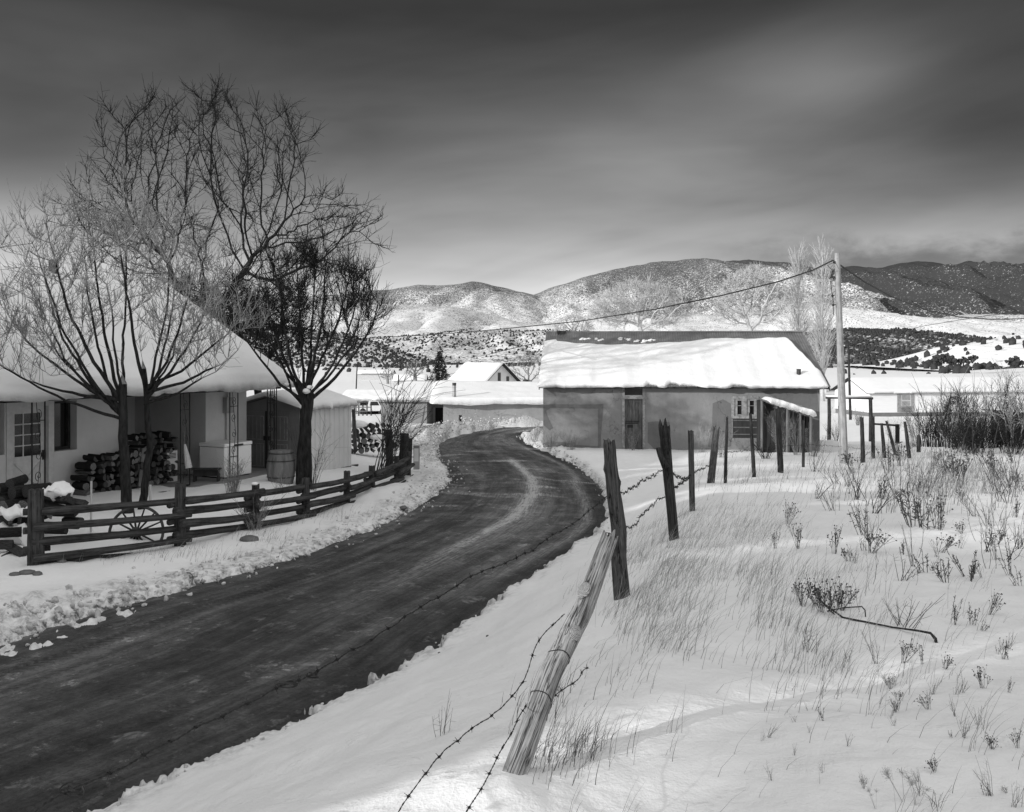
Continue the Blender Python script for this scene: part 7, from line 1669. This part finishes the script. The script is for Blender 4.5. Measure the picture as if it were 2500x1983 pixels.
def weed(kind, seed):
    rs = np.random.default_rng(seed); mb = MB(); z0 = np.array([0, 0, -.04]); rr = random.Random(seed)
    if kind == 'heads':                                                        # branching stems with small round seed heads
        for _ in range(9):
            a = rs.uniform(0, 6.28); s = rs.uniform(.1, .5); h = .26 * rs.uniform(.6, 1.15); d = np.array([math.cos(a) * s, math.sin(a) * s, 1]) * h; p = z0 + rs.normal(0, .012, 3); q = p + d * .6; mb.tube([p, q, p + d], [.0026, .002, .0015], 3, False); ends = [p + d]
            for _ in range(4): e = q + d * rs.uniform(0, .35) + rs.normal(0, .03, 3) + np.array([0, 0, .05]); mb.tube([q, e], [.0015, .001], 3, False); ends.append(e)
            for e in ends: mb.ico(e, rs.uniform(.005, .009), 1, (1, 1, 1), .25, rr)
    elif kind == 'spikes':                                                     # upright stems closely set with old pods
        for _ in range(6):
            a = rs.uniform(0, 6.28); s = rs.uniform(.02, .28); h = .30 * rs.uniform(.6, 1.2); d = np.array([math.cos(a) * s, math.sin(a) * s, 1]) * h; p = z0 + rs.normal(0, .015, 3); mb.tube([p, p + d], [.0028, .0014], 3, False)
            for k in range(16): t = rs.uniform(.35, 1); c = p + d * t; v = rs.normal(0, 1, 3) * .010 + np.array([0, 0, .012]); mb.tube([c, c + v], [.0022, .003], 3, True)
    elif kind == 'stalks':                                                     # plain straight stalks with few side twigs
        for _ in range(7):
            a = rs.uniform(0, 6.28); s = rs.uniform(.05, .45); h = .42 * rs.uniform(.5, 1.2); d = np.array([math.cos(a) * s, math.sin(a) * s, 1]) * h; p = z0 + rs.normal(0, .02, 3); q = p + d * .5 + rs.normal(0, .01, 3); mb.tube([p, q, p + d], [.003, .0024, .0012], 3, False)
            for _ in range(3): t = rs.uniform(.3, .9); c = p + d * t; mb.tube([c, c + rs.normal(0, .035, 3) + np.array([0, 0, .05])], [.0015, .0008], 3, False)
    elif kind == 'tall':                                                       # one tall thin stem
        P = [z0 + np.array([.02 * math.sin(k * .9), 0, .11 * k]) for k in range(9)]; mb.tube(P, [.003 - .00025 * k for k in range(9)], 4, False)
        for k in range(3, 9):
            for _ in range(2): mb.tube([P[k], P[k] + np.array([rs.normal(0, .03), rs.normal(0, .03), .05])], [.0014, .0008], 3, False)
    elif kind == 'fluff':                                                      # umbels of pale dried flowers
        for _ in range(4):
            a = rs.uniform(0, 6.28); s = rs.uniform(.1, .4); h = .34 * rs.uniform(.8, 1.15); d = np.array([math.cos(a) * s, math.sin(a) * s, 1]) * h; p = z0; mb.tube([p, p + d], [.003, .0015], 3, False)
            for _ in range(46): e = p + d + rs.normal(0, .022, 3); mb.tube([p + d * .93, e], [.0007, .0006], 3, False); mb.ico(e, .0028, 1, (1, 1, 1), .3, rr)
    return mb
KINDS = {}
for kind, m in (('heads', M_GRASSD), ('spikes', M_GRASSD), ('stalks', M_GRASSD), ('tall', M_GRASSD), ('fluff', M_GRASSP)):
    for v in range(5):
        mb = weed(kind, 40 + v + len(KINDS)); me = bpy.data.meshes.new('dry_weed'); me.from_pydata([tuple(p) for p in mb.v], [], mb.f); me.materials.append(m); me.update(); KINDS[kind, v] = me
LAB = {'heads': 'dark branching dead weed with small round seed heads standing in the snow', 'spikes': 'upright dead weed with rough podded spikes standing in the snow', 'stalks': 'bundle of thin dark dead stalks poking through the snow', 'tall': 'single tall thin dead stem rising from the snow', 'fluff': 'pale fluffy dried flower head near the bottom right corner'}
C2 = [('stalks', 960, 230, 1.3), ('tall', 1045, 308, .8), ('stalks', 1150, 232, 1.8), ('stalks', 1210, 430, 1.7), ('stalks', 1245, 300, 1.8), ('spikes', 1400, 360, 2.2), ('spikes', 1445, 372, 2.0), ('heads', 1530, 372, 2.0), ('stalks', 1190, 472, 1.2), ('heads', 1110, 525, .9), ('spikes', 1460, 575, 1.3), ('spikes', 1550, 605, 1.2), ('heads', 1640, 395, .8), ('heads', 870, 465, 1.2), ('heads', 1040, 488, 1.1), ('heads', 760, 465, .9),
      ('spikes', 1605, 825, 1.2), ('spikes', 1695, 828, 1.15), ('heads', 1780, 780, 1.4), ('spikes', 1740, 855, .7), ('stalks', 1230, 1010, 1.5), ('heads', 1370, 1010, 1.0), ('spikes', 1455, 1015, .9), ('heads', 1565, 1040, .8), ('stalks', 1095, 1005, .8), ('heads', 1745, 1125, 1.1), ('stalks', 1510, 1155, 1.0), ('stalks', 1645, 1150, .9), ('spikes', 1865, 1145, .8), ('heads', 1482, 1225, .7), ('stalks', 1612, 1262, .9), ('stalks', 1722, 1300, 1.0), ('stalks', 1105, 1400, .6), ('stalks', 740, 1560, .6), ('heads', 1905, 1410, 1.0),
      ('tall', 1292, 745, 1.2), ('tall', 1162, 765, 1.15), ('tall', 985, 650, .9), ('tall', 1710, 430, 1.2), ('tall', 1760, 560, 1.3), ('spikes', 1870, 590, 1.2), ('spikes', 1690, 620, 1.1), ('spikes', 1800, 520, 1.2), ('spikes', 1650, 600, 1.1), ('spikes', 1910, 640, 1.2), ('heads', 890, 740, 1.2), ('heads', 950, 735, 1.35), ('heads', 1010, 745, 1.45), ('heads', 1075, 760, 1.4), ('heads', 980, 765, 1.3), ('heads', 1040, 770, 1.3), ('stalks', 1380, 840, 1.6), ('stalks', 1345, 830, 1.5), ('stalks', 920, 950, 1.2),
      ('fluff', 1365, 1665, 1.0), ('fluff', 1430, 1690, .95), ('fluff', 1235, 1700, .8), ('stalks', 1520, 1690, 1.2), ('stalks', 1790, 1640, 1.2), ('stalks', 1890, 1690, 1.0), ('stalks', 1440, 1640, 1.1), ('heads', 1640, 180, 1.6), ('heads', 1610, 150, 1.6), ('stalks', 1780, 200, 1.8), ('stalks', 1330, 220, 1.6), ('spikes', 1900, 320, 1.2), ('stalks', 1560, 220, 1.6), ('heads', 820, 350, 1.0), ('stalks', 700, 1380, .5), ('heads', 1840, 990, 1.2), ('tall', 1425, 640, .7), ('tall', 1250, 530, .7), ('stalks', 1900, 200, 2.0), ('stalks', 1860, 250, 2.0),
      ('stalks', -1050, 0, 0)]
rw = random.Random(77)
for _ in range(70):
    y = 60 + 620 * rw.random() ** 1.6; x = rw.uniform(900 + y * .4, 1930); C2.append((rw.choice(['heads', 'spikes', 'stalks', 'stalks', 'stalks', 'tall']), x, y, rw.uniform(.7, 1.5)))
for _ in range(26): C2.append((rw.choice(['heads', 'stalks', 'stalks', 'spikes']), rw.uniform(700, 1930), rw.uniform(900, 1680), rw.uniform(.4, .9)))
for kind, x, y, s in C2:
    if s == 0: continue
    p = gpos(1500 + x / 1.937, 1100 + y / 1.937); o = bpy.data.objects.new('dry_weed', KINDS[kind, rw.randrange(5)]); COL.objects.link(o); o.location = p; o.rotation_euler = (rw.uniform(-.25, .25), rw.uniform(-.1, .4), rw.uniform(0, 6.28))
    hp = {'tall': 270, 'fluff': 150, 'stalks': 125, 'heads': 95, 'spikes': 112}[kind]; s = s * hp / 1.937 * p.y / F / {'tall': .88, 'fluff': .36, 'stalks': .42, 'heads': .27, 'spikes': .32}[kind]
    s *= rw.uniform(.9, 1.1); o.scale = (s * rw.uniform(.7, 1.5), s * rw.uniform(.7, 1.5), s * rw.uniform(.75, 1.2)); tag(o, LAB[kind], 'weed', 'dead weeds of the %s kind in the snowy field' % {'heads': 'seed-headed', 'spikes': 'spiky', 'stalks': 'bare-stalked', 'tall': 'tall single', 'fluff': 'fluffy'}[kind])
p = gpos(1080, 1795); o = bpy.data.objects.new('dry_weed', KINDS['stalks', 0]); COL.objects.link(o); o.location = p; o.scale = (.45, .45, .5); tag(o, 'small bent dead stalks alone in the snow left of the barbed wire', 'weed')
